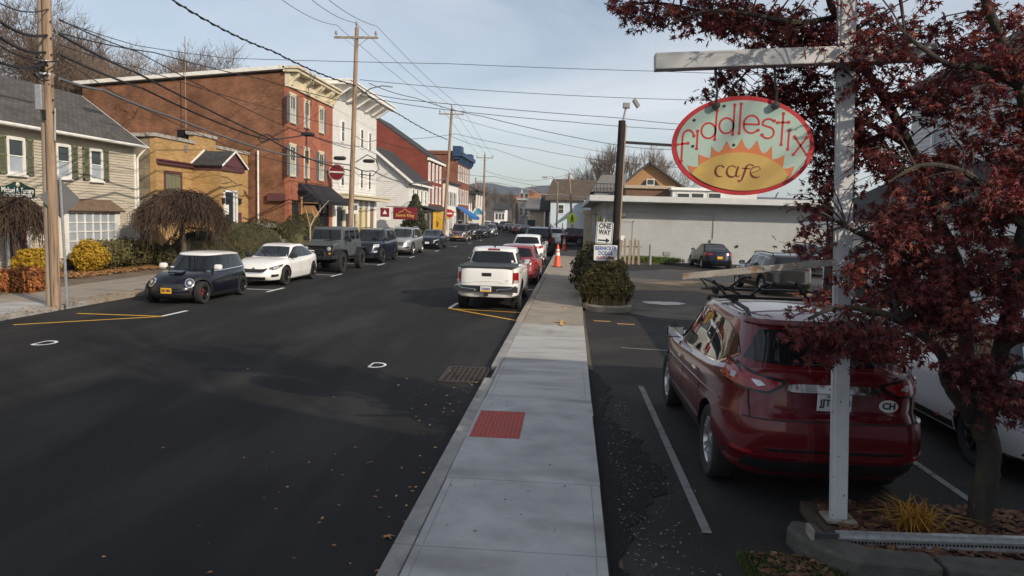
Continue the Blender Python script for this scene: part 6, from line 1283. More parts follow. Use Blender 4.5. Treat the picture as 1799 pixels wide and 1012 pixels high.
mb = MB(); mb.box((m0.x, 92, 0), (m1.x + .6, 102, m1.z - .2)); mb.build('wall', GREYD, b); mb = MB(); mb.add([(m0.x - .4, 91.7, m1.z - .2), (m1.x + .8, 91.7, m1.z - .2), (m1.x + .6, 93, m0.z), (m0.x + .8, 93, m0.z), (m0.x - .4, 103, m1.z - .2), (m1.x + .8, 103, m1.z - .2), (m1.x + .6, 102, m0.z), (m0.x + .8, 102, m0.z)], [(0, 1, 2, 3), (5, 4, 7, 6), (4, 0, 3, 7), (1, 5, 6, 2), (3, 2, 6, 7)]); mb.build('roof', M('grey slate', (.15, .145, .14), .8, var=.2, scale=6, stretch=(1, 1, 4)), b)
mb = MB()
for k in range(7): x = m0.x + .2 + k * .42; mb.box((x - .03, 91.2, m1.z - .3), (x + .03, 91.26, m1.z + .75))
mb.box((m0.x + .1, 91.2, m1.z + .72), (m1.x, 91.27, m1.z + .8)); mb.build('railing', BLACK, b)
# pale blue house with the brown roof
b = thing('pale_blue_house', 'pale blue house with a big brown roof at the side street corner', 'house', (2, 112, 0)); YO = 110.0
x0, x1 = at(967, 372, YO).x, at(1050, 372, YO).x; ze = at(975, 350, YO).z; zr = at(1000, 319, 114).z
mb = MB(); mb.box((x0, YO, 0), (x1 + 3, YO + 11, ze)); mb.build('wall', LBLUE, b)
mb = MB(); mb.slab((x0 - .9, YO - .5, ze - .1), (x1 + 3.5, YO - .5, ze - .1), (x1 + 3.5, YO + 5, zr + .4), (x0 + .1, YO + 5, zr + .4), .18); mb.slab((x0 + .1, YO + 5, zr + .4), (x1 + 3.5, YO + 5, zr + .4), (x1 + 3.5, YO + 11.5, ze - .1), (x0 - .9, YO + 11.5, ze - .1), .18); mb.build('roof', SHINGB, b)
mb = MB(); mb.add([(x0 - .03, YO, ze), (x0 - .03, YO + 11, ze), (x0 - .03, YO + 5, zr + .3), (x0 - .3, YO, ze), (x0 - .3, YO + 11, ze), (x0 - .3, YO + 5, zr + .3)], [(0, 1, 2), (5, 4, 3), (0, 3, 4, 1), (1, 4, 5, 2), (2, 5, 3, 0)]); mb.build('gable_wall', LBLUE, b)
for px in (985, 1036, 1045): c = at(px, 368, YO); window(b, 'S', YO, c.x - .35, c.x + .4, c.z - .55, c.z + .65, WHITE, GLASS2, None, bars=(1, 2))
mb = MB(); c0, c1 = at(1026, 352, YO), at(1052, 374, YO); mb.box((c0.x, YO - 1.2, c1.z), (c1.x + 2, YO + .01, c0.z)); mb.build('bay', LBLUE, b)
mb = MB(); c0 = at(1026, 384, YO); mb.box((c0.x, YO - 1.0, 0), (c0.x + 4, YO - .0, c0.z + 1)); mb.build('porch_base', BROWNS, b)
b = thing('small_porch_house', 'small white columned porch left of the pale blue house', 'house', (-5, 118, 0)); a0, a1 = at(954, 390, 116), at(978, 370, 116)
mb = MB(); mb.box((a0.x, 117.5, 0), (a1.x, 124, a1.z + 1)); mb.build('wall', BROWNS, b); mb = MB(); mb.slab((a0.x - .6, 115.6, a1.z), (a1.x + .4, 115.6, a1.z), (a1.x + .4, 121, a1.z + 2.6), (a0.x - .6, 121, a1.z + 2.6), .2); mb.build('roof', SHING2, b)
for k in range(3): x = a0.x + .2 + k * (a1.x - a0.x - .4) / 2; mb = MB(); mb.box((x - .12, 115.9, 0), (x + .12, 116.15, a1.z)); mb.build('porch_post', WHITE, b)
b = thing('cream_corner_house', 'cream fronted shop with a grey roof and a dark green door', 'house', (-7, 126, 0)); a0, a1 = at(930, 392, 124), at(943, 368, 124); gr = at(924, 352, 124); gr2 = at(962, 353, 124)
mb = MB(); mb.box((a0.x, 124, 0), (gr2.x, 133, a1.z)); mb.build('wall', CREAM, b); mb = MB(); mb.slab((gr.x, 123.4, a1.z - .1), (gr2.x, 123.4, a1.z - .1), (gr2.x, 129, gr.z + .5), (gr.x, 129, gr.z + .5), .2); mb.build('roof', M('grey slate', (.15, .145, .14), .8), b)
mb = MB(); mb.box((a1.x - .2, 123.9, .5), (a1.x - 1.5, 123.99, 2.4)); mb.build('door', SIGNG, b)
b = thing('grey_shop', 'grey shuttered shop right of the bend in the street', 'building', (-12, 142, 0)); a0, a1 = at(909, 392, 140), at(925, 352, 140)
mb = MB(); mb.box((a0.x, 140, 0), (a1.x + .4, 150, a1.z)); mb.build('wall', M('blue grey front', (.16, .17, .18), .8, var=.3, scale=1), b); mb = MB(); mb.box((a0.x - .3, 139.7, a1.z), (a1.x + .7, 150, a1.z + .4)); mb.build('cornice', GREYD, b)
for k in range(2):
    for z in (3.2, 6.0): window(b, 'S', 140, a0.x + .4 + k * .9, a0.x + .95 + k * .9, z, z + 1.3, GREYD, GLASS2, None)
b = thing('turret_building', 'brick building with an orange pyramid roof and finial at the bend', 'building', (-14, 170, 0)); c = at(914, 340, 165); t_ = at(915, 338, 165); k0, k1 = at(904, 350, 165).x, at(926, 350, 165).x; ze = at(915, 349, 165).z
mb = MB(); mb.box((k0 + .3, 165, 0), (k1 - .3, 170, ze)); mb.build('wall', BRED3, b); ap = ((k0 + k1) / 2, 167.5, at(915, 339, 165).z)
mb = MB(); mb.add([(k0 - .3, 164.6, ze), (k1 + .3, 164.6, ze), (k1 + .3, 170.4, ze), (k0 - .3, 170.4, ze), ap], [(0, 1, 4), (1, 2, 4), (2, 3, 4), (3, 0, 4), (3, 2, 1, 0)]); mb.build('roof', M('orange tile', (.30, .075, .03), .8, var=.2), b); mb = MB(); mb.lathe([(.2, 0), (.12, .6), (0, 1.2)], ap, n=6); mb.build('finial', CREAM, b)
b = thing('tan_gabled_row', 'tan row with small gables and a chimney behind the grey roof', 'building', (-8, 160, 0)); a0, a1 = at(927, 350, 158), at(962, 344, 158)
mb = MB(); mb.box((a0.x, 158, 0), (a1.x, 166, a0.z + .2)); mb.build('wall', TANS, b); mb = MB(); mb.slab((a0.x - .3, 157.6, a0.z), (a1.x + .3, 157.6, a0.z), (a1.x + .3, 162, a1.z + .6), (a0.x - .3, 162, a1.z + .6), .2); rr = mb.build('roof', M('tan shingle roof', (.30, .15, .06), .85, var=.2), b)
c = at(934, 343, 160); mb = MB(); mb.box((c.x - .4, 160, c.z - 2), (c.x + .4, 161, c.z + .8)); mb.build('chimney', BRED3, rr); c = at(953, 347, 157); mb = MB(); mb.prism([(-.9, -.5), (.9, -.5), (0, .5)], (c.x, 157.4, c.z), (1, 0, 0), (0, 0, 1), 3); mb.build('gable', CREAM, rr)
b = thing('distant_white_building', 'distant white building closing the street beyond the bend', 'building', (-18, 185, 0)); a0, a1 = at(868, 395, 185), at(886, 368, 185)
mb = MB(); mb.box((a0.x, 185, 0), (a1.x, 195, a1.z)); mb.build('wall', WHITE, b); mb = MB(); mb.slab((a0.x - .6, 184, a1.z), (a1.x + 1.5, 184, a1.z), (a1.x + 1, 190, a1.z + 1.8), (a0.x, 190, a1.z + 1.8), .2); mb.build('roof', SHING2, b)
for k in range(3): window(b, 'S', 185, a0.x + .4 + k * .8, a0.x + .85 + k * .8, 2.2, 3.6, GREYD, GLASS2, None)

# ------------------------------------------------------------------ white house on the right behind the maple
XW = 7.2; YW0, YW1 = 9.0, 21.3
h = thing('white_side_house', 'white clapboard house with dark windows behind the maple and the parked cars', 'house', (8, 16, 0))
mb = MB(); mb.box((XW + .02, YW0, 0), (14, YW1, 2.75)); mb.build('wall', CLAPS, h)
n = 22
for i in range(n):
    za = .35 + i * .109; zb = za + .109; m_ = MB(); jj = random.uniform(-.003, .003)
    A = [(XW - .016 + jj, YW0, za), (XW - .016 + jj, YW1, za), (XW, YW1, zb), (XW, YW0, zb), (XW + .03, YW0, za), (XW + .03, YW1, za), (XW + .03, YW1, zb), (XW + .03, YW0, zb)]
    m_.add(A, [(0, 1, 2, 3), (5, 4, 7, 6), (4, 5, 1, 0), (3, 2, 6, 7), (0, 3, 7, 4), (1, 5, 6, 2)]); m_.build('weather_board', CLAPS, h)
mb = MB(); mb.slab((XW - .45, YW0 - .4, 2.72), (9.9, YW0 - .4, 4.35), (9.9, YW1 + .4, 4.35), (XW - .45, YW1 + .4, 2.72), -.12); rf = mb.build('porch_roof', brick_mat('dark wet shingles', (.040, .038, .038), (.06, .057, .055), (.02, .02, .02), bw=.3, bh=.15, slope=(1, 0, 1.2), bump=1.0), h)
mb = MB(); mb.box((XW - .52, YW0 - .4, 2.62), (XW - .42, YW1 + .4, 2.82)); mb.box((XW - .42, YW0 - .4, 2.60), (XW + .02, YW1 + .4, 2.64)); mb.build('gutter', WHITE, rf)
for a, w_ in ((18.0, .95), (16.2, 1.0), (13.9, .95), (11.2, 1.0)): window(h, 'W', XW - .022, a, a + w_, .95, 2.25, WHITE, GLASS2, WHITE, casing=.10, bars=(1, 2))
mb = MB(); fbox(mb, 'W', XW, 20.2, 21.1, .3, 2.4, 0, .05); mb.build('side_door', BLACK, h)
mb = MB(); mb.box((9.6, 14.6, 2.6), (17, 22, 6.4)); mb.build('upper_wall', CLAPS, h)
mb = MB(); lapped(mb, 'W', 9.6, 14.6, 22, 4.2, 6.3, .12, .018); lapped(mb, 'S', 14.6, 9.6, 17, 3.0, 6.3, .12, .018); mb.build('upper_weather_boards', CLAPS, h, kind='stuff')
mb = MB(); mb.slab((9.1, 14.0, 6.25), (13.3, 14.0, 8.6), (13.3, 22.5, 8.6), (9.1, 22.5, 6.25), -.18); mb.slab((13.3, 14.0, 8.6), (17.5, 14.0, 6.25), (17.5, 22.5, 6.25), (13.3, 22.5, 8.6), -.18); mb.build('roof', SHING2, h)
mb = MB(); [MB().poly([(9.6, y_, 6.3), (17, y_, 6.3), (13.3, y_, 8.4)]).build('gable_wall', CLAPS, h) for y_ in (14.6, 22)]
for a in (16.4, 19.6): window(h, 'W', 9.57, a, a + .95, 4.75, 5.9, WHITE, GLASSL, WHITE, bars=(1, 2))
# unseen house with a wing, added and shaped to shade the foreground
b = thing('unseen_shade_house', 'unseen white house added on the right beyond the picture edge to shade the foreground', 'house', (12, -4, 0))
mb = MB(); mb.box((6.8, -17, 0), (11, -2.0, 7.5)); mb.build('wall', CLAPS, b); mb = MB(); mb.box((7.0, -2.0, 0), (13, 6.9, 5.0)); mb.build('side_wing', CLAPS, b); mb = MB(); mb.slab((6.4, -17.4, 7.4), (8.9, -17.4, 9.4), (8.9, -1.8, 9.4), (6.4, -1.8, 7.4), -.2); mb.slab((8.9, -17.4, 9.4), (11.4, -17.4, 7.4), (11.4, -1.8, 7.4), (8.9, -1.8, 9.4), -.2); mb.build('roof', SHING2, b)
mb = MB(); mb.poly([(6.8, -2.01, 7.4), (11, -2.01, 7.4), (8.9, -2.01, 9.2)]); mb.build('gable_wall', CLAPS, b)
for a in (-14, -10, -6, -3.5): 
    for z in (1.0, 4.2): window(b, 'W', 6.8, a, a + 1, z, z + 1.6, WHITE, GLASS2, WHITE)
# hills
r = random.Random(11)
def hills(name, x0, x1, y, zf, dep, mat):
    mb = MB(); n = 90; top = []
    for i in range(n + 1):
        x = x0 + (x1 - x0) * i / n; top.append((x, zf(x) + r.uniform(-.4, .4) * zf(x) * .02))
    for (xa, za), (xb, zb) in zip(top, top[1:]):
        mb.add([(xa, y, -2), (xb, y, -2), (xb, y + dep * .5, zb), (xa, y + dep * .5, za), (xb, y + dep, -2), (xa, y + dep, -2)], [(0, 1, 2, 3), (3, 2, 4, 5)])
    return mb.build(name, mat, kind='structure', smooth=True)
def ridge(px_pts, Y):
    pts = [(at(px, py, Y).x, at(px, py, Y).z) for px, py in px_pts]; X = [p[0] for p in pts]; Z = [p[1] for p in pts]
    return lambda x: float(np.interp(x, X, Z))
HILLF = M('wooded hill far', (.040, .042, .040), .95, var=.3, scale=.02, c2=(.065, .055, .045)); HILLN = M('wooded hill near', (.075, .055, .040), .95, var=.4, scale=.08, c2=(.12, .085, .06), bump=.4, bscale=.3)
f1 = ridge([(-900, 372), (600, 350), (780, 336), (835, 321), (858, 320), (885, 327), (915, 331), (940, 326), (985, 325), (1040, 330), (1100, 332), (1300, 345), (2600, 390)], 1700)
hills('far_hill', -1600, 1600, 1400, f1, 600, HILLF)
f2 = ridge([(-900, 385), (500, 376), (780, 352), (840, 338), (900, 343), (950, 345), (1000, 346), (1100, 348), (2600, 395)], 420)
hills('near_hill', -500, 500, 330, f2, 180, HILLN)

# ------------------------------------------------------------------ utility poles, street signs and cables
def sag(p, q, s, n=14):
    p, q = Vector(p), Vector(q); return [p.lerp(q, i / n) - Vector((0, 0, s * 4 * (i / n) * (1 - i / n))) for i in range(n + 1)]
PA = Vector((-13.16, 17.8, 0))
a = thing('double_utility_pole', 'pair of weathered timber poles strapped together on the near left pavement', 'utility pole', PA)
for dx, m_, dy in ((-.075, POLEG, .03), (.095, POLEW, -.02)):
    mb = MB(); mb.tube([PA + Vector((dx, dy, .02 + 1.1 * k)) + Vector((random.uniform(-.006, .006), 0, 0)) for k in range(11)], [.112 - .001 * k if dx > 0 else .100 - .001 * k for k in range(11)], 18); mb.build('pole', m_, a, smooth=True)
c = at(74, 172, 17.75); mb = MB(); mb.box((c.x - .085, 17.6, c.z - .31), (c.x + .085, 17.75, c.z + .31)); mb.build('meter_box', GALV, a, bevel=.015)
mb = MB(); mb.box((c.x + .06, 17.66, c.z - .55), (c.x + .14, 17.72, c.z - .3)); mb.build('conduit_clip', BLACK, a)
for k, z in enumerate((5.0, 5.3, 5.65, 6.0, 6.4, 6.8, 7.2)):
    mb = MB(); mb.tube([PA + Vector((.19, -.05, z)), PA + Vector((.25, -.08, z))], .02, 6); mb.build('step_bolt', BLACK, a)
mb = MB(); mb.tube([PA + Vector((.22, -.04, 4.3)), PA + Vector((.25, -.04, 5.1))], .025, 6); mb.build('ground_guard', GREYMET, a)
for z in (5.9, 6.2): mb = MB(); mb.lathe([(.20, z), (.20, z + .05)], PA, n=16); mb.build('strap', GALV, a)
r = random.Random(3)
for k in range(5):
    mb = MB(); z = 5.85 + .1 * k; pts = [PA + Vector((.17 * math.cos(t * 6.3 + k), -.17 + .1 * math.sin(t * 9), z + .3 * math.sin(t * 5 + k) * .6)) for t in np.linspace(0, 1, 14)]; mb.tube(pts, .016, 5); mb.build('drip_loop', CABLE, a)
def utility_pole(label, base, top, arm=True, r0=.17, mat=POLEW, lamp=False, braces=True, armw=2.3):
    base, top = Vector(base), Vector(top); t = thing('utility_pole', label, 'utility pole', base, 'single timber utility poles')
    n = 10; mb = MB(); mb.tube([base.lerp(top, k / n) for k in range(n + 1)], [r0 - r0 * .35 * k / n for k in range(n + 1)], 12); mb.build('pole', mat, t, smooth=True)
    if arm:
        c = base.lerp(top, .955); mb = MB(); mb.box((c.x - armw / 2, c.y - .17, c.z - .06), (c.x + armw / 2, c.y - .07, c.z + .06)); mb.build('cross_arm', POLEG, t)
        for x in (-armw / 2 + .12, 0, armw / 2 - .12):
            zz = c.z + .06 if x else top.z
            mb = MB(); mb.lathe([(.025, 0), (.025, .10), (.075, .12), (.09, .20), (.055, .26), (.05, .32), (0, .34)], (c.x + x, c.y - .12 if x else c.y, zz), n=10); mb.build('insulator', PORCEL, t, smooth=True)
        for sx in (-1, 1): mb = MB(); mb.bar((c.x + sx * .7, c.y - .12, c.z - .05), (c.x + sx * .05, c.y - .14, c.z - .55), .04, .02); mb.build('arm_brace', GREYMET, t)
    if lamp:
        c = Vector(lamp); l = MB(); e = at(690, 153, c.y - 2.0) if lamp else c
        l.tube([c, c.lerp(e, .35) + Vector((0, 0, .25)), c.lerp(e, .7) + Vector((0, 0, .22)), e], .03, 8); arm_ = l.build('lamp_arm', GREYMET, t, smooth=True)
        hd = Hull(-.22, .36, .14, -.05, [(-1, .06), (1, .03)], [(0, .05, .05, .05), (.4, 0, 0, 0), (1, .05, .08, .04)], 2.6, 3, .03, 32); v, f = hd.mesh(2); o = link_local('lamp_head', shell_mesh('lamp_head', v, f, [GALV]), arm_)
        o.location = Vector(e) - WL[t]; o.rotation_euler = (0, 0, -math.atan2(1, .2)); 
    return t
B0, B1 = at(612, 420, 43.3), at(627, 48, 43.3); B0.z = 0; B0.x = B1.x - .35
utility_pole('tall leaning timber pole with the street lamp arm, before the white clapboard building', B0, B1, lamp=at(632, 168, 43.2), armw=2.6)
C0, C1 = at(779, 420, 75), at(794, 190, 75); C0.z = 0
utility_pole('leaning timber pole before the barn red gabled building', C0, C1, r0=.19, armw=2.6)
D0, D1 = at(848, 400, 112), at(852, 271, 112); D0.z = 0
utility_pole('timber pole with two cross arms near the blue awning', D0, D1, r0=.2, armw=2.6)
E0, E1 = at(833, 400, 135), at(836, 312, 135); E0.z = 0
utility_pole('short bare timber pole left of the two-armed pole down the street', E0, E1, arm=False, r0=.17)
F0, F1 = at(1007, 400, 100), at(1000, 303, 100); F0.z = 0
utility_pole('leaning bare pole before the pale blue house', F0, F1, arm=False, r0=.18)
G0, G1 = at(978, 400, 104), at(980, 320, 104); G0.z = 0
t = utility_pole('slim pole with a curved lamp arm before the pale blue house', G0, G1, arm=False, r0=.13, mat=POLEG)
q0, q1 = at(979, 322, 104), at(961, 311, 103); mb = MB(); mb.tube([q0, q0.lerp(q1, .5) + Vector((0, 0, .55)), q1], .05, 6); mb.obox(q1 + Vector((-.3, 0, -.05)), (.4, 0, 0), (0, .2, 0), (0, 0, .1)); mb.build('lamp_arm', GREYMET, t)
# dark pole with floodlights on the right
P0, P1 = Vector((1.62, 26, 0)), at(1093, 212, 26)
t = thing('floodlight_pole', 'dark timber pole with two floodlights and a sign arm behind the clipped yews', 'pole', P0)
mb = MB(); mb.tube([P0.lerp(P1, k / 8) for k in range(9)], [.155 - .004 * k for k in range(9)], 14); mb.build('pole', POLED, t, smooth=True)
mb = MB(); mb.obox(P0.lerp(P1, .5) + Vector((.135, -.04, 0)), (.022, 0, 0), (0, .05, 0), (P1 - P0) * .48); mb.build('conduit', M('pale conduit', (.35, .25, .18), .7), t)
fl = at(1100, 186, 26); mb = MB(); mb.tube([P1 + Vector((.02, 0, -.4)), P1 + Vector((.05, 0, .1)), fl + Vector((0, 0, -.05))], .035, 8); mb.build('lamp_bracket', GREYMET, t)
mb = MB(); mb.box((fl.x - .11, 25.9, fl.z - .08), (fl.x + .13, 26.1, fl.z + .10)); mb.build('floodlight', GREYMET, t, bevel=.02); mb = MB(); mb.obox(fl + Vector((.34, 0, .10)), (.05, 0, .05), (0, .13, 0), (-.09, 0, .13)); mb.build('floodlight', GREYMET, t, bevel=.02)
s0, s1 = at(1097, 250, 26), at(1190, 256, 26); mb = MB(); mb.bar(s0, s1, .08, .09); mb.build('sign_arm', BLACK, t)
# one way sign and the entrance sign on two short posts
S0 = thing('one_way_sign', 'white one way sign with a black arrow above the dealership entrance sign', 'sign', (1.06, 22.2, 2.3))
yS = 22.2; tl, br_ = at(1048, 390, yS), at(1076, 429, yS); cx, cz = (tl.x + br_.x) / 2, (tl.z + br_.z) / 2; tilt = Matrix.Rotation(math.radians(2.5), 3, 'Y')
ux, uz = tilt @ Vector((1, 0, 0)), tilt @ Vector((0, 0, 1)); O = Vector((cx, yS, cz))
def rrect(w, h, r, n=5):
    pts = []
    for (sx, sy, a0) in ((1, 1, 0), (-1, 1, PI / 2), (-1, -1, PI), (1, -1, 1.5 * PI)):
        for k in range(n + 1): a_ = a0 + PI / 2 * k / n; pts.append((sx * (w / 2 - r) + r * math.cos(a_), sy * (h / 2 - r) + r * math.sin(a_)))
    return pts
w_, h_ = br_.x - tl.x, tl.z - br_.z
MB().prism(rrect(w_, h_, .04), O, ux, uz, .012).build('panel', PLATEW, S0); e = Vector((0, -.004, 0))
bd = MB(); o_, i_ = rrect(w_ - .035, h_ - .035, .035), rrect(w_ - .065, h_ - .065, .03); bd.add([O + e + ux * x + uz * y for x, y in o_ + i_], [(k, (k + 1) % 24, 24 + (k + 1) % 24, 24 + k) for k in range(24)]); bd.build('border', INK, S0)
text('lettering', 'ONE', .21, INK, O + e + uz * .20, ux, uz, S0, bold=.006, width=.36); text('lettering', 'WAY', .21, INK, O + e + uz * .02, ux, uz, S0, bold=.006, width=.36)
MB().prism([(-.18, -.022), (.06, -.022), (.06, -.075), (.18, 0), (.06, .075), (.06, .022), (-.18, .022)], O + e + uz * -.22, ux, uz, .003).build('arrow', INK, S0)
S1 = thing('entrance_sign', 'white dealership entrance sign in blue and red letters under the one way sign', 'sign', (1.1, 22.2, 1.7))
tl, br_ = at(1044, 430, yS), at(1084, 459, yS); O = Vector(((tl.x + br_.x) / 2, yS - .0, (tl.z + br_.z) / 2)); w_, h_ = br_.x - tl.x, tl.z - br_.z
tilt = Matrix.Rotation(math.radians(-.5), 3, 'Y'); ux, uz = tilt @ Vector((1, 0, 0)), tilt @ Vector((0, 0, 1))
MB().prism(rrect(w_, h_, .04), O, ux, uz, .012).build('panel', PLATEW, S1); BL = M('lettering blue', (.02, .07, .30), .5, var=.05); RL = M('lettering red', (.45, .04, .03), .5, var=.05)
text('lettering', 'BERNICKER', .165, BL, O + e + uz * .135, ux, uz, S1, bold=.003, width=w_ * .90); text('lettering', 'DODGE', .165, BL, O + e + uz * -.01, ux, uz, S1, bold=.003, width=w_ * .60); text('lettering', 'ENTRANCE', .115, RL, O + e + uz * -.15, ux, uz, S1, bold=.001, width=w_ * .76)
for x in (.98, 1.36): mb = MB(); mb.box((x - .03, 22.22, 0), (x + .03, 22.28, 1.9 if x > 1.2 else 2.55)); mb.build('post', M('brown sign post', (.06, .04, .03), .8), S1)
# the back of a warning sign by the double pole
sg = thing('warning_sign', 'diamond warning sign seen from behind on a galvanised post by the timber poles', 'sign', (-12.75, 18.1, 0))
mb = MB(); b0 = gnd(107, 541); b0 = Vector((-12.80, 17.85, .1)); b1 = at(105, 312, 17.9); mb.bar(b0, b1, .06, .045, up=(0, 1, 0)); mb.build('post', GALV, sg, bevel=.01)
ct = at(106, 349, 17.95); rt = at(144, 347, 18.45); uxs = (rt - ct); uxs.z = 0; half = uxs.length * .92; uxs.normalize(); hz = (at(106, 312, 17.95).z - at(106, 382, 17.95).z) / 2
mb = MB(); V = [(0, hz), (-half, 0), (0, -hz), (half, 0)]; mb.prism(V, ct + Vector((0, .0, 0)), uxs, (0, 0, 1), .006); mb.build('sign_plate', M('sign back grey', (.13, .132, .135), .6, .3, var=.1, scale=3), sg)
# yellow pedestrian sign, far
c_ = at(1005, 384, 96); sg = thing('crossing_sign', 'bright yellow diamond pedestrian sign before the pale blue house', 'sign', (c_.x, 96, 0)); k = (at(1016, 384, 96).x - c_.x)
MB().prism([(0, k), (-k, 0), (0, -k), (k, 0)], c_, (1, 0, 0), (0, 0, 1), .05).build('sign_plate', M('fluorescent yellow', (.62, .75, .03), .6, var=.03), sg); mb = MB(); mb.box((c_.x - .06, 96.05, 0), (c_.x + .06, 96.15, c_.z)); mb.build('post', GREYMET, sg)
mb = MB(); mb.lathe([(.12, -.01), (.12, .01)], (c_.x, 95.98, c_.z + .32), 'Y', 10); mb.prism([(-.12, .2), (.12, .2), (.16, -.1), (.22, -.5), (.1, -.5), (0, -.15), (-.12, -.5), (-.22, -.5), (-.14, -.1)], (c_.x, 95.985, c_.z), (1, 0, 0), (0, 0, 1), .01); mb.build('walker_symbol', INK, sg)

# ---- cables: (label, list of (px, py, depth), radius, sag, material)
def cable(label, pts, r, s=.0, mat=CABLE, group='overhead cables', name='overhead_cable', twist=False):
    P = [at(*p) if not isinstance(p, Vector) else p for p in pts]; allp = []
    for i, (u, v) in enumerate(zip(P, P[1:])): allp += sag(u, v, s if not hasattr(s, '__len__') else s[i], 10)[0 if i == 0 else 1:]
    mb = MB(); mb.tube(allp, r, 5)
    if twist:
        tw = []
        for i, p in enumerate(allp[:-1]):
            for k in range(6): q = p.lerp(allp[i + 1], k / 6); t_ = (i * 6 + k) * 1.1; tw.append(q + Vector((r * 1.5 * math.cos(t_), 0, r * 1.5 * math.sin(t_))))
        mb.tube(tw, r * .8, 4)
    return mb.build(name, mat, loc=allp[0], label=label, cat='cable', group=group, smooth=True)
yA, yB, yC, yD = 17.7, 43.3, 75, 112
cable('thick twisted cable from the top left of the frame down to the lamp pole', [(300, -2, 26), (480, 90, 34), (625, 150, yB), (700, 200, 56), (786, 245, yC)], .030, .15, twist=True)
for k, (l, p) in enumerate((('left high line on the cross arm of the lamp pole', [(480, -12, 31), (591, 44, 43.2), (776, 189, 74.9), (839, 270, 111.9)]), ('middle high line on the lamp pole top', [(525, -20, 31), (624, 40, 43.3), (793, 186, yC), (852, 268, yD)]), ('right high line on the cross arm of the lamp pole', [(548, -25, 31), (662, 46, 43.2), (814, 191, 74.9), (864, 271, 111.9)]))):
    cable(l, p, .014, .25)
cable('thin line crossing the sky from left trees to the maple', [(104, 36, 18), (240, 80, 24), (397, 102, 30), (790, 112, 32), (1150, 125, 33), (1500, 135, 34)], .012, .02)
cable('thin line leaving the lamp pole towards the cafe sign top', [(632, 140, yB), (900, 162, 44), (1225, 176, 45), (1500, 182, 46)], .016, .05)
cable('upper of two dark lines from the lamp pole to the right', [(632, 160, yB), (720, 176, 44), (1085, 207, 48), (1250, 222, 52), (1480, 235, 54)], .020, .05)
cable('lower of two dark lines from the lamp pole to the right', [(632, 168, yB), (760, 190, 46), (1000, 214, 50), (1190, 228, 54), (1480, 250, 56)], .020, .05)
cable('dark line dropping from the lamp pole across to the floodlight pole', [(648, 146, yB), (730, 172, 46), (850, 205, 48), (1085, 255, 50), (1190, 262, 52), (1480, 300, 54)], .022, .1)
cable('slack line crossing low behind the floodlight pole', [(700, 245, 60), (800, 235, 64), (940, 262, 66), (1085, 285, 68), (1300, 300, 70)], .018, .1)
cable('lower thin line across the right sky', [(797, 205, yC), (930, 240, 76), (1090, 272, 78), (1200, 290, 80)], .018, .1)
cable('line from the third pole along the street to the right corner pole', [(794, 240, yC), (870, 262, 88), (1000, 300, 100)], .020, .2)
cable('second line from the third pole to the right corner pole', [(794, 300, yC), (870, 310, 88), (975, 330, 103)], .020, .2)
cable('long low line across the far sky', [(852, 300, yD), (930, 318, 108), (1003, 305, 100), (1085, 310, 96)], .020, .2)
WS = M('white cable sleeve', (.55, .56, .57), .5, var=.08)
cable('white sleeved cable sagging over the far street', [(838, 318, 114), (880, 322, 112), (935, 334, 110), (952, 342, 108), (985, 341, 104), (1020, 346, 100), (1040, 348, 98)], .055, .05, WS)
LB = [('upper thin line of the bundle left of the double poles', (0, 6, 15.5), (85, 16, yA), .016), ('second black line left of the double poles', (0, 38, 15.5), (82, 62, yA), .036), ('third black line left of the double poles', (-5, 62, 15.5), (80, 92, yA), .036), ('thin line with a red tag left of the double poles', (-5, 78, 15.5), (100, 108, yA), .020), ('lowest sleeve left of the double poles', (-5, 107, 15.5), (80, 112, yA), .035)]
for l, p, q, rr in LB: cable(l, [p, q], rr, .12, CABLE)
RB = [('thin line from the double poles over the brick side wall', [(104, 34, yA), (240, 90, 24), (460, 204, 34), (545, 238, 39), (618, 262, yB)], .018), ('upper thick black line from the double poles to the lamp pole', [(104, 60, yA), (240, 128, 24), (470, 242, 34), (540, 278, 38.5), (618, 300, yB)], .036),
      ('high black line from the double poles to the lamp pole', [(104, 58, yA), (270, 92, 25), (460, 139, 34), (620, 182, yB)], .020), ('fine line below the high black one', [(104, 78, yA), (240, 118, 24), (460, 186, 34), (620, 228, yB)], .014),
      ('second thick black line from the double poles', [(104, 95, yA), (250, 155, 25), (400, 222, 31), (470, 245, 34), (540, 236, 39)], .034), ('fine line sagging over the yellow brick office', [(104, 100, yA), (250, 190, 25), (430, 268, 33), (620, 310, yB)], .014)]
for l, p, rr in RB: cable(l, p, rr, .05)
cable('grey sleeved telecom cable from the double poles to the lamp pole', [(105, 138, yA), (180, 158, 21), (300, 205, 27), (460, 262, 34), (530, 276, 38), (617, 290, yB)], .042, .04, CABLEG)
cable('continuing telecom cable from the lamp pole to the third pole', [(617, 290, yB), (655, 300, 47), (720, 322, 60), (786, 312, yC)], .042, .15, CABLEG)
cable('thin cable from the lamp pole to the third pole', [(622, 236, yB), (660, 246, 47), (786, 268, yC)], .018, .25)
cable('service drop to the brick building cornice', [(622, 152, yB), (590, 172, 45), (500, 240, 45)], .012, .1); cable('service drop to the white house gable', [(622, 300, yB), (640, 312, 50), (700, 320, 66), (718, 330, 73.5)], .014, .1)
cable('service drop to the shop roof beyond the red gable', [(792, 262, yC), (803, 290, 86), (812, 312, 99)], .016, .4)
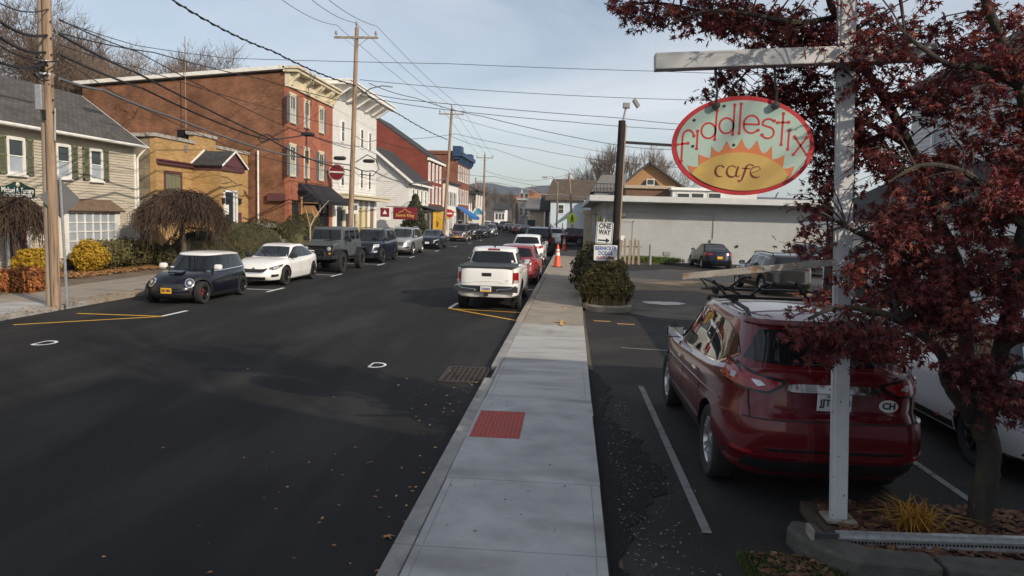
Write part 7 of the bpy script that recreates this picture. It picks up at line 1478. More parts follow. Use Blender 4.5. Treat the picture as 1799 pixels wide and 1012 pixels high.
for l, p in (('black splice case on the cable bundle before the brick front', (541, 236, 39)), ('black splice case left of the lamp pole', (597, 278, 42.5)), ('dark splice case right of the lamp pole', (648, 283, 45))):
    c = at(*p); mb = MB(); mb.lathe([(.03, -.42), (.10, -.34), (.12, -.2), (.12, .2), (.10, .34), (.03, .42)], (0, 0, 0), 'X', 10); mb.v = [(x * .9 + c.x, y + c.y, z + c.z) for x, y, z in mb.v]; mb.build('splice_case', CABLE, loc=c, label=l, cat='cable box', smooth=True)
for l, pts in (('loose cable loop hanging right of the lamp pole', [(625, 285, 43.2), (645, 272, 45), (660, 280, 46), (666, 297, 47), (655, 309, 46.5), (632, 306, 44)]), ('coiled cable loop before the brick corner', [(490, 248, 36), (470, 236, 35), (452, 240, 34.5), (458, 250, 34.5), (480, 244, 35.5)])):
    P = [at(*p) for p in pts]; mb = MB(); mb.tube(P, .03, 6); mb.build('cable_loop', CABLE, loc=P[0], label=l, cat='cable', smooth=True)
c = B0.lerp(B1, .42); mb = MB()

# ------------------------------------------------------------------ the cafe sign, its post and the near right corner
YP = 6.4
POSTW = M('post white paint', (.56, .565, .57), .5, var=.08, scale=3, streak=((.40, .40, .39), .5, (1, 1, .25), 6, .56), speck=((.20, .085, .02), .9, 26, .70))
p0, p1 = Vector((2.47, 6.5, .12)), at(1490, -160, 6.5); 
t = thing('sign_post', 'tall white steel sign post with a grey top beam and a rusty lower bar', 'sign post', p0)
mb = MB(); mb.bar(p0, p1, .122, .122, up=(0, 1, 0)); mb.build('post', POSTW, t, bevel=.008)
pc = p0.lerp(p1, .5); mb = MB(); mb.obox(pc + Vector((-.071, -.03, 0)), (.010, 0, 0), (0, .02, 0), (p1 - p0) / 2); mb.build('post_channel', POSTW, t)
b0, b1 = at(1150, 110, YP), at(1640, 92, YP + .02); mb = MB(); mb.bar(b0, b1, .14, .135); mb.build('top_beam', M('beam grey white', (.52, .52, .51), .55, var=.15, scale=2.5, streak=((.30, .29, .27), .7, (.6, 1, 2), 4, .54)), t, bevel=.008)
RUST = M('flaking rusty paint', (.32, .29, .25), .75, var=.2, scale=8, streak=((.22, .10, .03), .95, (1, 1, 1), 9, .50), bump=.4)
r0, r1 = at(1198, 486, YP + .05), at(1466, 461, YP + .02); mb = MB(); mb.bar(r0, r1, .03, .055); mb.build('lower_bar', RUST, t, bevel=.003)
mb = MB(); mb.obox(p0 + Vector((0, 0, .01)), (.125, 0, 0), (0, .12, 0), (0, 0, .01)); mb.build('base_plate', RUST, t)
# hanging oval sign
SGREEN = M('sign pale green', (.36, .47, .41), .55, var=.06, scale=2, speck=((.15, .17, .14), .7, 30, .73)); SRED = M('sign red', (.22, .010, .012), .5, var=.08); SYEL = M('sign yellow', (.48, .32, .09), .55, var=.1, scale=3, streak=((.66, .50, .02), .8, (1, 1, 1), 3, .64)); SORG = M('sign orange', (.52, .155, .055), .55, var=.08); SDK = M('sign dark red', (.16, .012, .012), .5, var=.05)
l, r_, tp, bt = at(1180, 257, YP), at(1429, 256, YP), at(1304, 169, YP), at(1304, 343, YP)
O = Vector(((l.x + r_.x) / 2, YP, (tp.z + bt.z) / 2)); ra, rb = (r_.x - l.x) / 2, (tp.z - bt.z) / 2
rot = Matrix.Rotation(math.radians(.3), 3, 'Y'); ux, uz = rot @ Vector((1, 0, 0)), rot @ Vector((0, 0, 1)); UY = Vector((0, -1, 0))
sg = thing('cafe_sign', 'oval hanging cafe sign with red border, pale green face and orange sun', 'sign', O)
def E_(k, s): return [(ra * s * math.cos(2 * PI * i / k), rb * s * math.sin(2 * PI * i / k)) for i in range(k)]
def shape(name, pts, d, mat, par=sg, th=.003): return MB().prism(pts, O + UY * d, ux, uz, th).build(name, mat, par)
shape('sign_board', E_(72, 1.0), .020, SRED, th=.04)
k_ = .955; shape('sign_face', [(x - math.copysign(min(abs(x), .0), x), y) for x, y in [(ra * math.cos(a) * (1 - .037 / ra), rb * math.sin(a) * (1 - .037 / rb)) for a in np.linspace(0, 2 * PI, 72, endpoint=False)]], .023, SGREEN)
# measured from the photo: sun, rays and lettering in picture pixels relative to the sign centre (1304, 256); px -> metre
pm = ra / 124.5
def pp(x, y): return ((x - 1304.5) * pm, -(y - 256) * pm)
inner = lambda pts: pts
def clip(x, y, m=.040):   # keep inside the border
    q = math.hypot(x / (ra - m), y / (rb - m)); return (x / q, y / q) if q > 1 else (x, y)
# sun disc: an ellipse arc from left edge over the top to the right edge, closed along the lower border
cx0, cy0, sa, sb = 1303, 333, 93, 65
arc = []
for i in range(49):
    a_ = math.radians(171 - 162 * i / 48); arc.append(pp(cx0 + sa * math.cos(a_), cy0 - sb * math.sin(a_)))
def lower(x0, x1, n=30):
    out = []
    for i in range(n + 1):
        x = x0 + (x1 - x0) * i / n; q = max(0, 1 - (x / (ra - .037)) ** 2); out.append((x, -(rb - .037) * q ** .5))
    return out
def sunpoly(a): 
    a = [clip(*q) for q in a]; return a + lower(a[-1][0], a[0][0])[1:-1]
tips = [(1209.5, 293.5), (1228, 273), (1250.5, 258), (1276, 248), (1302.5, 243.5), (1329.5, 245.5), (1356, 255), (1379, 269.5), (1397.5, 289.5)]
vals = [(1221, 311), (1230.5, 296), (1250, 279.5), (1264, 268.5) if False else (1263, 269), (1288, 262.5), (1315, 262.5), (1341, 269), (1365, 280) if False else (1358, 279), (1377, 293) if False else (1376, 295), (1388, 312)]
rays = []
for i, tpt in enumerate(tips):
    v0, v1 = vals[i], vals[i + 1]
    for s in (0, .5): rays.append(pp(v0[0] + (tpt[0] - v0[0]) * (s ** 1.0), v0[1] + (tpt[1] - v0[1]) * (s ** 1.8)))
    rays.append(pp(*tpt)); rays.append(pp(v1[0] + (tpt[0] - v1[0]) * .5, v1[1] + (tpt[1] - v1[1]) * .5 ** 1.8))
rays.append(pp(*vals[-1]))
shape('sun_rays', sunpoly(rays), .026, SORG); shape('sun_disc', sunpoly(arc), .029, SYEL)
def stroke(pts, w, name, mat, d=.0225, balls=(), caps=True, th=.002):
    """a brushed letter stroke: flat ribbon, one width per point"""
    P = [Vector(pp(*p)) for p in pts]; n = len(P); ws = w if hasattr(w, '__len__') else [w] * n; Lf, Rt = [], []
    for i, p in enumerate(P):
        t_ = (P[min(i + 1, n - 1)] - P[max(i - 1, 0)]).normalized(); nn = Vector((-t_.y, t_.x)); Lf.append(p + nn * ws[i] * pm / 2); Rt.append(p - nn * ws[i] * pm / 2)
    mb = MB(); to3 = lambda v, dd: O + UY * dd + ux * v.x + uz * v.y
    for i in range(n - 1):
        A = [to3(v, d + th) for v in (Lf[i], Lf[i + 1], Rt[i + 1], Rt[i])] + [to3(v, d) for v in (Lf[i], Lf[i + 1], Rt[i + 1], Rt[i])]
        mb.add(A, [(0, 1, 2, 3), (0, 4, 5, 1), (2, 6, 7, 3)])
    for bx, by, br in balls:
        c = Vector(pp(bx, by)); mb.add([to3(c + Vector((br * pm * math.cos(2 * PI * k / 12), br * pm * math.sin(2 * PI * k / 12))), d + th + .001) for k in range(12)], [tuple(range(12))])
    return mb
def arcp(cx, cy, rx, ry, a0, a1, n=18): return [(cx + rx * math.cos(math.radians(a0 + (a1 - a0) * i / n)), cy - ry * math.sin(math.radians(a0 + (a1 - a0) * i / n))) for i in range(n + 1)]
def letter(name, strokes):
    mb = MB()
    for pts, w, balls in strokes: q = stroke(pts, w, name, SRED, balls=balls); mb.add(q.v, q.f)
    mb.build('letter', SRED, sg)
Wd = 3.3; B = 2.9
letter('f', [([(1198, 285), (1198, 245)] + arcp(1208, 243, 10, 12, 180, 15, 10), Wd, ((1198, 286, B), (1218, 241, B))), ([(1188, 257), (1208, 254)], Wd, ((1188, 257, B), (1208, 254, B)))])
letter('i', [([(1224, 233), (1224, 262)], Wd, ((1224, 232, B), (1224, 263, B)))])
letter('d', [([(1256, 195), (1255, 245)], Wd, ((1256, 195, B), (1255, 246, B))), (arcp(1243, 231, 12.5, 13.5, 0, 360, 28), Wd, ())])
letter('d', [([(1286.5, 185), (1286, 235)], Wd, ((1286.5, 185, B), (1286, 236, B))), (arcp(1274, 221.5, 12.5, 13.5, 0, 360, 28), Wd, ())])
letter('l', [([(1297.5, 183), (1297, 233)], Wd, ((1297.5, 183, B), (1297, 234, B)))])
letter('e', [([(1304, 218), (1330, 218)] + arcp(1317.5, 218, 13.5, 15.5, 0, 318, 26), Wd, ((1330, 228, B),))])
letter('s', [(arcp(1347, 216, 10, 8, 20, 200, 14) + arcp(1347, 232, 10.5, 10, 80, -170, 18), Wd, ((1357, 211, B), (1337, 236, B)))])
letter('t', [([(1372, 199), (1371.5, 251)], Wd, ((1372, 198, B), (1371.5, 252, B))), ([(1363, 214), (1382, 213)], Wd, ((1363, 214, B), (1382, 213, B)))])
letter('i', [([(1384, 229), (1383.5, 259)], Wd, ((1384, 228, B), (1383.5, 260, B)))])
letter('x', [([(1394, 238), (1416.5, 268.5)], Wd, ((1394, 238, B), (1416.5, 268.5, B))), ([(1415.5, 238.5), (1394, 269)], Wd, ((1415.5, 238.5, B), (1394, 269, B)))])
def script(strokes):
    mb = MB()
    for pts, w in strokes:
        ww = list(np.interp(np.linspace(0, 1, len(pts)), np.linspace(0, 1, len(w)), w)); q = stroke(pts, ww, '', SDK, d=.0285); mb.add(q.v, q.f)
    mb.build('letter', SDK, sg)
script([(arcp(1267.5, 302, 8.5, 10, 40, 300, 20), [3.4, 1.6, 3.0, 4.2, 3.0, 1.2])])
script([(arcp(1288, 302, 9, 10, 45, 330, 20), [2, 1.8, 3.6, 3.6, 1.4]), ([(1299, 293), (1296, 304), (1296.5, 310.5), (1300, 311), (1303, 308)], [3.6, 3.6, 3.0, 1.6, .8])])
script([([(1299.5, 317), (1302, 320), (1306, 317), (1309.5, 306), (1313, 293), (1317, 289), (1323, 289.5), (1325, 291)], [3.4, 2.6, 3.0, 3.6, 3.4, 2, 2, 3.4]), ([(1305.5, 296), (1320, 296)], [1.8, 1.8])])
script([([(1321, 304), (1332, 301), (1338, 296), (1335, 292.5)] + arcp(1331, 302, 10.5, 9.6, 95, 310, 18), [1.2, 1.2, 2.4, 1.6, 1.6, 3.6, 4.0, 2.4, 1.0])])
for px in (1256, 1360):      # eye bolts and hooks
    q0 = at(px, 183, YP - .0); q1 = at(px + (1 if px < 1300 else 1), 118, YP); mb = MB()
    mb.tube([q0 + Vector((0, -.05, -.02)), q0 + Vector((.0, -.055, .05)), q0 + Vector((.01, -.03, .10)), q0 + Vector((0, 0, .15)), q1], .011, 6); mb.lathe([(.0, -.02), (.032, -.015), (.032, .015), (0, .02)], q0 + Vector((0, -.055, -.02)), 'Y', 12); mb.build('hook', BLACK, sg, smooth=True)
for (x, y) in ((1217, 213), (1268, 187), (1289, 255), (1217, 259)): mb = MB(); c = pp(x, y); mb.prism([(.012 * math.cos(k), .012 * math.sin(k)) for k in np.linspace(0, 2 * PI, 8, endpoint=False)], O + UY * .028 + ux * c[0] + uz * c[1], ux, uz, .004); mb.build('screw_head', BLACK, sg)
# perforated channel lying along the kerb island
c0, c1 = at(1428, 943, 6.0), at(1830, 956, 6.0)
rl = thing('steel_channel', 'long galvanised perforated steel channel lying along the island kerb', 'rail', c0)
d = (c1 - c0); L_ = d.length; d.normalize(); up = Vector((0, 0, 1)); fw = Vector((0, -1, 0))
def strip(a_, b_, y0, y1, z0, z1, nm, m_): mb = MB(); mb.obox(c0 + d * ((a_ + b_) / 2) + fw * ((y0 + y1) / 2) + up * ((z0 + z1) / 2), d * (b_ - a_) / 2, fw * (y1 - y0) / 2, up * (z1 - z0) / 2); return mb.build(nm, m_, rl)
strip(.19, L_, 0, .02, -.055, .0, 'web', GALV); strip(.19, L_, .0, .038, .0, .012, 'flange', GALV); strip(.19, L_, .0, .03, -.068, -.055, 'flange', GALV); strip(.19, L_, -.055, 0, .028, .040, 'flange', GALV); strip(.19, L_, -.006, .004, .012, .04, 'web', GALV)
strip(0, .20, .001, .028, -.058, .040, 'sleeve', M('dark steel', (.10, .105, .11), .5, .6)); strip(-.035, -.012, -.08, .07, -.09, .085, 'end_plate', RUST)
hm = MB().lathe([(.0095, 0), (.0095, .0012)], (0, 0, 0), 'Y', 10).mesh('hole_disc', VOID)  # black discs on the face; the dark inside the holes is painted
for k in range(64):
    s_ = .05 + k * .0285
    if s_ > L_ - .02: break
    o = bpy.data.objects.new('hole_disc', hm); COL.objects.link(o); o.parent = rl; pw = c0 + d * s_ + fw * (.0215 if s_ > .2 else .0295) + up * -.028; o.location = pw - WL[rl]; WL[o] = pw
# island kerb, bed and litter
isl = thing('kerb_island', None, None, (2, 6, 0)); isl['kind'] = 'structure'
mb = MB(); mb.box((2.28, 5.78, -.02), (7.5, 6.95, .10)); mb.build('bed', SOIL, isl)
def kst(pts, z, nm='kerb_stone', m_=STONE):
    mb = MB(); A = [(x, y, -.02) for x, y in pts] + [(x, y, z) for x, y in pts]; n = len(pts); mb.add(A, [tuple(reversed(range(n))), tuple(range(n, 2 * n))] + [(i, (i + 1) % n, (i + 1) % n + n, i + n) for i in range(n)]); mb.build(nm, m_, isl, bevel=.025)
kst([(2.92, 5.56), (2.92, 5.84), (2.50, 5.86), (2.34, 5.98), (2.22, 6.14), (2.20, 6.30), (2.02, 6.34), (1.93, 6.18), (1.98, 5.95), (2.12, 5.74), (2.32, 5.60)], .155)
kst([(2.96, 5.55), (4.35, 5.50), (4.35, 5.80), (2.96, 5.83)], .15); kst([(4.38, 5.50), (6.2, 5.46), (6.2, 5.76), (4.38, 5.80)], .15)
kst([(1.28, 5.16), (4.2, 5.05), (4.2, 5.28), (1.28, 5.36)], .06, 'edging_timber', M('weathered edging', (.30, .27, .23), .9, var=.25, scale=4, stretch=(.4, 4, 4), bump=.5))
# cones, bins and people-sized things on the pavement
CO = M('cone orange', (.75, .085, .025), .5, var=.06); CW = M('cone reflective band', (.75, .74, .72), .4, var=.05)
def cone(label, x, y, k=1.0):
    t = thing('traffic_cone', label, 'traffic cone', (x, y, .1), 'traffic cones on the pavement'); mb = MB(); mb.box((x - .20 * k, y - .20 * k, .10), (x + .20 * k, y + .20 * k, .135)); mb.build('base', BLACK, t, bevel=.02)
    mb = MB(); mb.lathe([(.155 * k, .13), (.14 * k, .17), (.035 * k, .13 + .86 * k), (.028 * k, .13 + .88 * k), (0, .13 + .88 * k)], (x, y, 0), n=20); mb.build('cone', CO, t, smooth=True)
    for f0, f1 in ((.50, .66), (.72, .82)):
        rr = lambda f: (.14 + (.035 - .14) * f) * k + .004; mb = MB(); mb.lathe([(rr(f0), .17 + .82 * k * f0), (rr(f1), .17 + .82 * k * f1)], (x, y, 0), n=20); mb.build('band', CW, t, smooth=True)
c_ = gnd(979, 469, .1); cone('nearer orange traffic cone on the pavement by the kerb', c_.x, c_.y, 1.35); c_ = gnd(991, 441, .1); cone('farther orange traffic cone beside the black bin', c_.x, c_.y, 1.3)
c_ = gnd(990, 436, .1); t = thing('litter_bin', 'black square litter bin on the pavement behind the farther cone', 'bin', (c_.x, c_.y, .1)); mb = MB(); mb.box((c_.x - .27, c_.y + .2, .1), (c_.x + .27, c_.y + .8, 1.12)); mb.build('body', BLACK, t, bevel=.03); mb = MB(); mb.box((c_.x - .33, c_.y + .14, 1.12), (c_.x + .33, c_.y + .86, 1.24)); mb.build('lid', BLACK, t, bevel=.03)
mb = MB(); q = at(988, 392, c_.y); mb.tube([(q.x, c_.y + 1.2, .1), (q.x, c_.y + 1.2, q.z)], .045, 6); mb.build('slim_post', GREYMET, loc=(q.x, c_.y + 1.2, .1), label='slim grey post rising behind the black bin', cat='post')

# ------------------------------------------------------------------ plants
def leaf_cloud(n, centre, rad, size, seed, shell=.55, flat=.0, elong=1.6, cut=None):
    """small pointed leaf quads scattered through the outer part of an uneven ellipsoid"""
    g = np.random.default_rng(seed); v = g.normal(size=(n, 3)); v /= np.linalg.norm(v, axis=1)[:, None]
    ph = g.uniform(0, 6.28, 6); lump = 1 + .10 * np.sin(v[:, 0] * 4 + ph[0]) + .09 * np.sin(v[:, 1] * 5 + ph[1]) + .08 * np.sin(v[:, 2] * 6 + ph[2]) + .05 * np.sin(v[:, 0] * 11 + v[:, 2] * 9 + ph[3])
    rr = (shell + (1 - shell) * g.random(n) ** .6) * lump; P = v * rr[:, None] * np.array(rad) + np.array(centre)
    if cut is not None: k = P[:, 2] > cut; P, v = P[k], v[k]
    d = v + g.normal(size=P.shape) * .7; d /= np.linalg.norm(d, axis=1)[:, None]; t = np.cross(d, g.normal(size=P.shape)); t /= np.linalg.norm(t, axis=1)[:, None] + 1e-9; b = np.cross(d, t)
    s = size * g.uniform(.6, 1.4, (len(P), 1)); A = np.stack([P + t * s * elong * .5, P + b * s * .5, P - t * s * elong * .5, P - b * s * .5], 1)
    return A.reshape(-1, 3), np.arange(len(P) * 4).reshape(-1, 4)
def merge(parts):
    V, F, o = [], [], 0
    for v, f in parts: V.append(v); F.append(f + o); o += len(v)
    return np.concatenate(V), np.concatenate(F)
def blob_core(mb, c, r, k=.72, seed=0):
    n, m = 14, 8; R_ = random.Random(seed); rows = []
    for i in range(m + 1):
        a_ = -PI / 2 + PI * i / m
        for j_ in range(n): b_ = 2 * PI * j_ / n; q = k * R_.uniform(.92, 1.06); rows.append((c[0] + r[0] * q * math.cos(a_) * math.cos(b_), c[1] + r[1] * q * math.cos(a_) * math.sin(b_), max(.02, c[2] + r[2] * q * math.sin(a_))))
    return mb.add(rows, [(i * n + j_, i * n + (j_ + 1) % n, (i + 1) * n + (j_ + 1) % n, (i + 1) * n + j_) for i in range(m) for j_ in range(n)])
def bush(name, label, cat, blobs, n, size, mat, core, seed, group=None, shell=.6, elong=1.6, stems=True, ck=.70):
    base = (blobs[0][0][0], blobs[0][0][1], .1); t = thing(name, label, cat, base, group); parts = []; tot = sum(b[1][0] * b[1][1] + b[1][2] * b[1][0] for b in blobs); mb = MB()
    for i, (c, r) in enumerate(blobs):
        parts.append(leaf_cloud(int(n * (r[0] * r[1] + r[2] * r[0]) / tot), c, r, size, seed + i, shell, elong=elong, cut=.06)); blob_core(mb, c, r, ck, seed + i)
    V, F = merge(parts); npmesh('foliage', V, F, mat, t, kind='stuff'); mb.build('inner_core', core, t)
    if stems:
        mb = MB(); c = blobs[0][0]
        for k in range(4): mb.tube([(c[0] + random.uniform(-.2, .2), c[1] + random.uniform(-.2, .2), .0), (c[0] + random.uniform(-.4, .4), c[1] + random.uniform(-.3, .3), c[2])], .025, 5)
        mb.build('stem', BARK, t)
    return t
YEW = M('yew needles', (.040, .036, .011), .8, var=.45, scale=2.4, c2=(.085, .068, .018), island=.35); YEWG = M('yew golden', (.11, .085, .02), .8, var=.4, scale=2.5, c2=(.20, .15, .034), island=.35); COREG = M('painted inner shade', (.018, .016, .008), .95, var=.3)  # COREG: dark colour of solid cores, standing in for shade inside the bushes
BOX = M('clipped dark hedge leaf', (.040, .038, .012), .8, var=.4, scale=1.2, c2=(.075, .068, .020), island=.3); GOLDB = M('golden barberry', (.40, .24, .014), .7, var=.3, scale=4, c2=(.52, .33, .02), island=.25, trans=.2); REDB = M('russet barberry', (.22, .065, .022), .8, var=.35, scale=5, c2=(.40, .14, .03), island=.35); OLIVE = M('thin olive hedge', (.085, .085, .028), .8, var=.4, scale=4, c2=(.16, .13, .04), island=.4)
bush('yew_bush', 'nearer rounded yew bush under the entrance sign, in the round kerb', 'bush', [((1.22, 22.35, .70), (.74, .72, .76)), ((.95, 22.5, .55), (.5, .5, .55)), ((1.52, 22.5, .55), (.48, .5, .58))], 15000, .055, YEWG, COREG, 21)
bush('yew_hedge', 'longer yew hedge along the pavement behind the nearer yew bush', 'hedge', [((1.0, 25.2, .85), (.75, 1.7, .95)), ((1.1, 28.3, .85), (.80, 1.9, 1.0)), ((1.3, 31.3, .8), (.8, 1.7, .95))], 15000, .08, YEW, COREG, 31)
mb = MB(); mb.lathe([(.70, -.02), (.74, .16), (.68, .20), (.60, .20), (.58, .10)], (1.24, 22.2, 0), n=28); o = mb.build('round_kerb', CONCOLD, loc=(1.24, 22.2, 0), label='low round concrete kerb round the nearer yew bush', cat='planter', smooth=True)
# left side shrubs
def lp(px, py, Y): return at(px, py, Y)
c = at(20, 463, 21.5); bush('golden_ball', 'golden clipped ball shrub at the left edge by the maroon door', 'shrub', [((-17.5, 22.9, .70), (.60, .60, .58))], 5000, .06, GOLDB, COREG, 41, 'golden ball shrubs by the clapboard house')
bush('golden_ball', 'golden clipped ball shrub right of the double utility pole', 'shrub', [((-18.5, 27.2, .72), (.62, .62, .64))], 5000, .06, GOLDB, COREG, 43, 'golden ball shrubs by the clapboard house')
bush('russet_shrub', 'russet red low shrub before the left golden ball', 'shrub', [((-15.95, 20.5, .42), (.55, .55, .46)), ((-16.6, 20.2, .4), (.5, .5, .42))], 4500, .055, REDB, COREG, 45)
bush('olive_hedge', 'loose olive hedge below the paned bay window', 'hedge', [((-18.7, 28.2, .75), (.75, 1.0, .62)), ((-18.7, 29.9, .75), (.75, 1.1, .65)), ((-18.8, 31.3, .72), (.7, .8, .58))], 9000, .055, OLIVE, COREG, 47)
bush('clipped_mound', 'large dark clipped mound hedge left of the stone steps', 'hedge', [((-16.3, 36.3, .4), (1.9, 3.0, 1.75)), ((-16.9, 32.9, .3), (1.5, 2.6, 1.45))], 34000, .05, BOX, BOX, 49, shell=.93, ck=.94)
bush('clipped_mound', 'dark clipped mound hedge right of the stone steps, before the brick shop', 'hedge', [((-16.0, 42.9, .5), (1.6, 2.7, 1.8))], 18000, .055, BOX, BOX, 53, shell=.93, ck=.94)
# evergreen by the shop sign
ev = thing('conifer', 'dark conical evergreen before the white gabled house', 'tree', (-14.9, 70.5, 0)); parts = []; mb = MB()
for k in range(9): z = .5 + k * .46; r_ = 1.75 * (1 - k / 9.6); parts.append(leaf_cloud(1100, (-14.9, 70.5, z), (r_, r_, .55), .16, 60 + k, .3)); blob_core(mb, (-14.9, 70.5, z), (r_, r_, .5), .6, k)
V, F = merge(parts); npmesh('foliage', V, F, M('conifer needles', (.030, .036, .014), .85, var=.4, scale=1.5, c2=(.05, .055, .02), island=.35), ev, kind='stuff'); mb.build('inner_core', COREG, ev); mb = MB(); mb.tube([(-14.9, 70.5, 0), (-14.9, 70.5, 4.6)], [.12, .03], 6); mb.build('trunk', BARK, ev)
# litter
def litter(name, n, region, size, z, mat, seed, **k):
    g = np.random.default_rng(seed); V = []; F = []; i = 0
    pts = region(g, n); s = size * g.uniform(.5, 1.3, (len(pts), 1)); a = g.uniform(0, 6.28, len(pts)); t = np.stack([np.cos(a), np.sin(a), g.uniform(-.35, .35, len(pts))], 1); b = np.stack([-np.sin(a), np.cos(a), g.uniform(-.35, .35, len(pts))], 1)
    P = np.concatenate([pts, z + g.uniform(.006, .03, (len(pts), 1))], 1); A = np.stack([P + t * s * .7, P + b * s * .38 + t * s * .1, P - t * s * .6, P - b * s * .42], 1).reshape(-1, 3); A[:, 2] = np.maximum(A[:, 2], z + .004)
    return npmesh(name, A, np.arange(len(A)).reshape(-1, 4), mat, kind='stuff', **k)
box_ = lambda x0, x1, y0, y1: (lambda g, n: np.stack([g.uniform(x0, x1, n), g.uniform(y0, y1, n)], 1))
def band_(g, n): y = g.uniform(24.5, 33.3, n); x = -17.55 + g.normal(size=n) * .30 - .25; return np.stack([x, y], 1)
litter('leaf_litter', 5200, band_, .09, .155, LITTER, 71); litter('leaf_litter', 1500, box_(-19.3, -17.7, 23.5, 33), .09, .165, LITTER, 72); litter('leaf_litter', 900, box_(-17.8, -15.9, 16.6, 21), .08, .13, LITTER, 73)
litter('leaf_litter', 420, box_(-13.5, -12.6, 15.5, 22), .055, .115, LITTER, 74); litter('leaf_litter', 700, box_(2.4, 4.9, 47, 49.6), .1, .12, LITTER, 75)
BEDL = M('bed leaves', (.12, .05, .03), .9, var=.5, scale=6, c2=(.20, .09, .045), island=.5)
litter('leaf_litter', 1900, box_(2.4, 5.2, 5.82, 6.95), .075, .105, BEDL, 76); litter('leaf_litter', 260, box_(1.55, 2.1, 5.38, 5.9), .05, .02, BEDL, 78)
litter('grit', 480, lambda g, n: np.stack([.55 + np.abs(g.normal(size=n)) * .35, g.uniform(5, 11, n)], 1), .022, .004, M('grit', (.16, .14, .11), .9, island=.5), 79)
def road_side(g, n): y = g.uniform(5.2, 13, n); return np.stack([-1.36 - np.abs(g.normal(size=n)) * .75, y], 1)
litter('leaf_scraps', 75, road_side, .035, .004, LITTER, 80); litter('leaf_scraps', 36, box_(-8, -1.5, 5, 14), .03, .004, LITTER, 81); litter('leaf_scraps', 70, box_(-1.1, .38, 5, 18), .022, .090, M('dark scraps', (.05, .03, .02), .9, island=.5), 82)
def blades(name, n, region, h, mat, seed, z=.0, w=.012, parent=None, lean=.5):
    g = np.random.default_rng(seed); p = region(g, n); a = g.uniform(0, 6.28, n); hh = h * g.uniform(.5, 1.2, n); d = np.stack([np.cos(a), np.sin(a)], 1); ln = g.uniform(.1, 1, n) * lean
    P = np.concatenate([p, np.full((n, 1), z)], 1); sd = np.stack([-d[:, 1], d[:, 0], np.zeros(n)], 1) * w; md = P + np.concatenate([d * (hh * ln * .35)[:, None], (hh * .62)[:, None]], 1); tp_ = P + np.concatenate([d * (hh * ln)[:, None], (hh * (1 - .35 * ln))[:, None]], 1)
    A = np.stack([P - sd, P + sd, md + sd * .8, md - sd * .8, tp_ + sd * .15, tp_ - sd * .15], 1).reshape(-1, 3); i = np.arange(n)[:, None] * 6; F = np.concatenate([i + np.array([[0, 1, 2, 3]]), i + np.array([[3, 2, 4, 5]])])
    return npmesh(name, A, F, mat, parent, kind='stuff') if parent is None else npmesh(name, A, F, mat, parent)
blades('grass', 2600, lambda g, n: np.stack([g.uniform(1.45, 2.25, n), 5.42 + g.random(n) * .5], 1), .05, GRASSM, 91, .0, .005)
gp = MB(); gp.add([(3.9 + 2.6 * math.cos(t_) * .9, 47.9 + 1.6 * math.sin(t_), .0) for t_ in np.linspace(0, 6.28, 20, endpoint=False)] + [(5.0, 48.4, .32)], [(i, (i + 1) % 20, 20) for i in range(20)]); gp.build('grass_mound', M('mound earth', (.07, .06, .03), .95, var=.3, scale=4), kind='structure', smooth=True)
blades('grass', 5000, lambda g, n: np.stack([g.normal(5.3, .8, n), g.normal(48.5, .55, n)], 1), .32, M('mound grass', (.10, .14, .025), .9, var=.4, scale=2, island=.3, trans=.25), 92, .1, .02)
og = thing('ornamental_grass', 'tuft of yellow grass on the kerb island left of the maple trunk', 'plant', (3.05, 6.35, .1)); blades('blade', 130, lambda g, n: np.stack([g.normal(3.05, .085, n), g.normal(6.35, .05, n)], 1), .30, M('yellow grass', (.52, .27, .035), .8, var=.3, scale=5, island=.3, trans=.3), 93, .1, .008, og, 1.5)
dry = thing('dry_weeds', 'dry brown weeds at the foot of the nearer yew bush', 'plant', (1.3, 21.75, .1)); blades('stalk', 260, lambda g, n: np.stack([g.normal(1.25, .28, n), g.normal(21.78, .08, n)], 1), .40, M('straw', (.34, .24, .12), .9, island=.35), 94, .1, .006, dry, .9)
wf = thing('wooden_fence', 'short leaning wooden fence at the corner of the grey block building', 'fence', (3.4, 46, 0))
for k in range(7): x = 2.7 + k * .28; mb = MB(); mb.obox((x, 46.2 + .1 * (k % 2), .75), (.07, 0, 0), (0, .02, 0), (.04 * (k % 3 - 1), 0, .75 + .1 * (k % 2))); mb.build('picket', POLEG, wf)
mb = MB(); mb.bar((2.5, 46.3, 1.1), (4.6, 46.3, 1.1), .05, .08); mb.build('fence_rail', POLEG, wf)
mb = MB(); mb.tube([(5.15, 46.6, 0), (5.15, 46.6, 1.25)], .09, 8); mb.build('bollard', GREYMET, loc=(5.15, 46.6, 0), label='short grey bollard post right of the leaning wooden fence', cat='bollard')

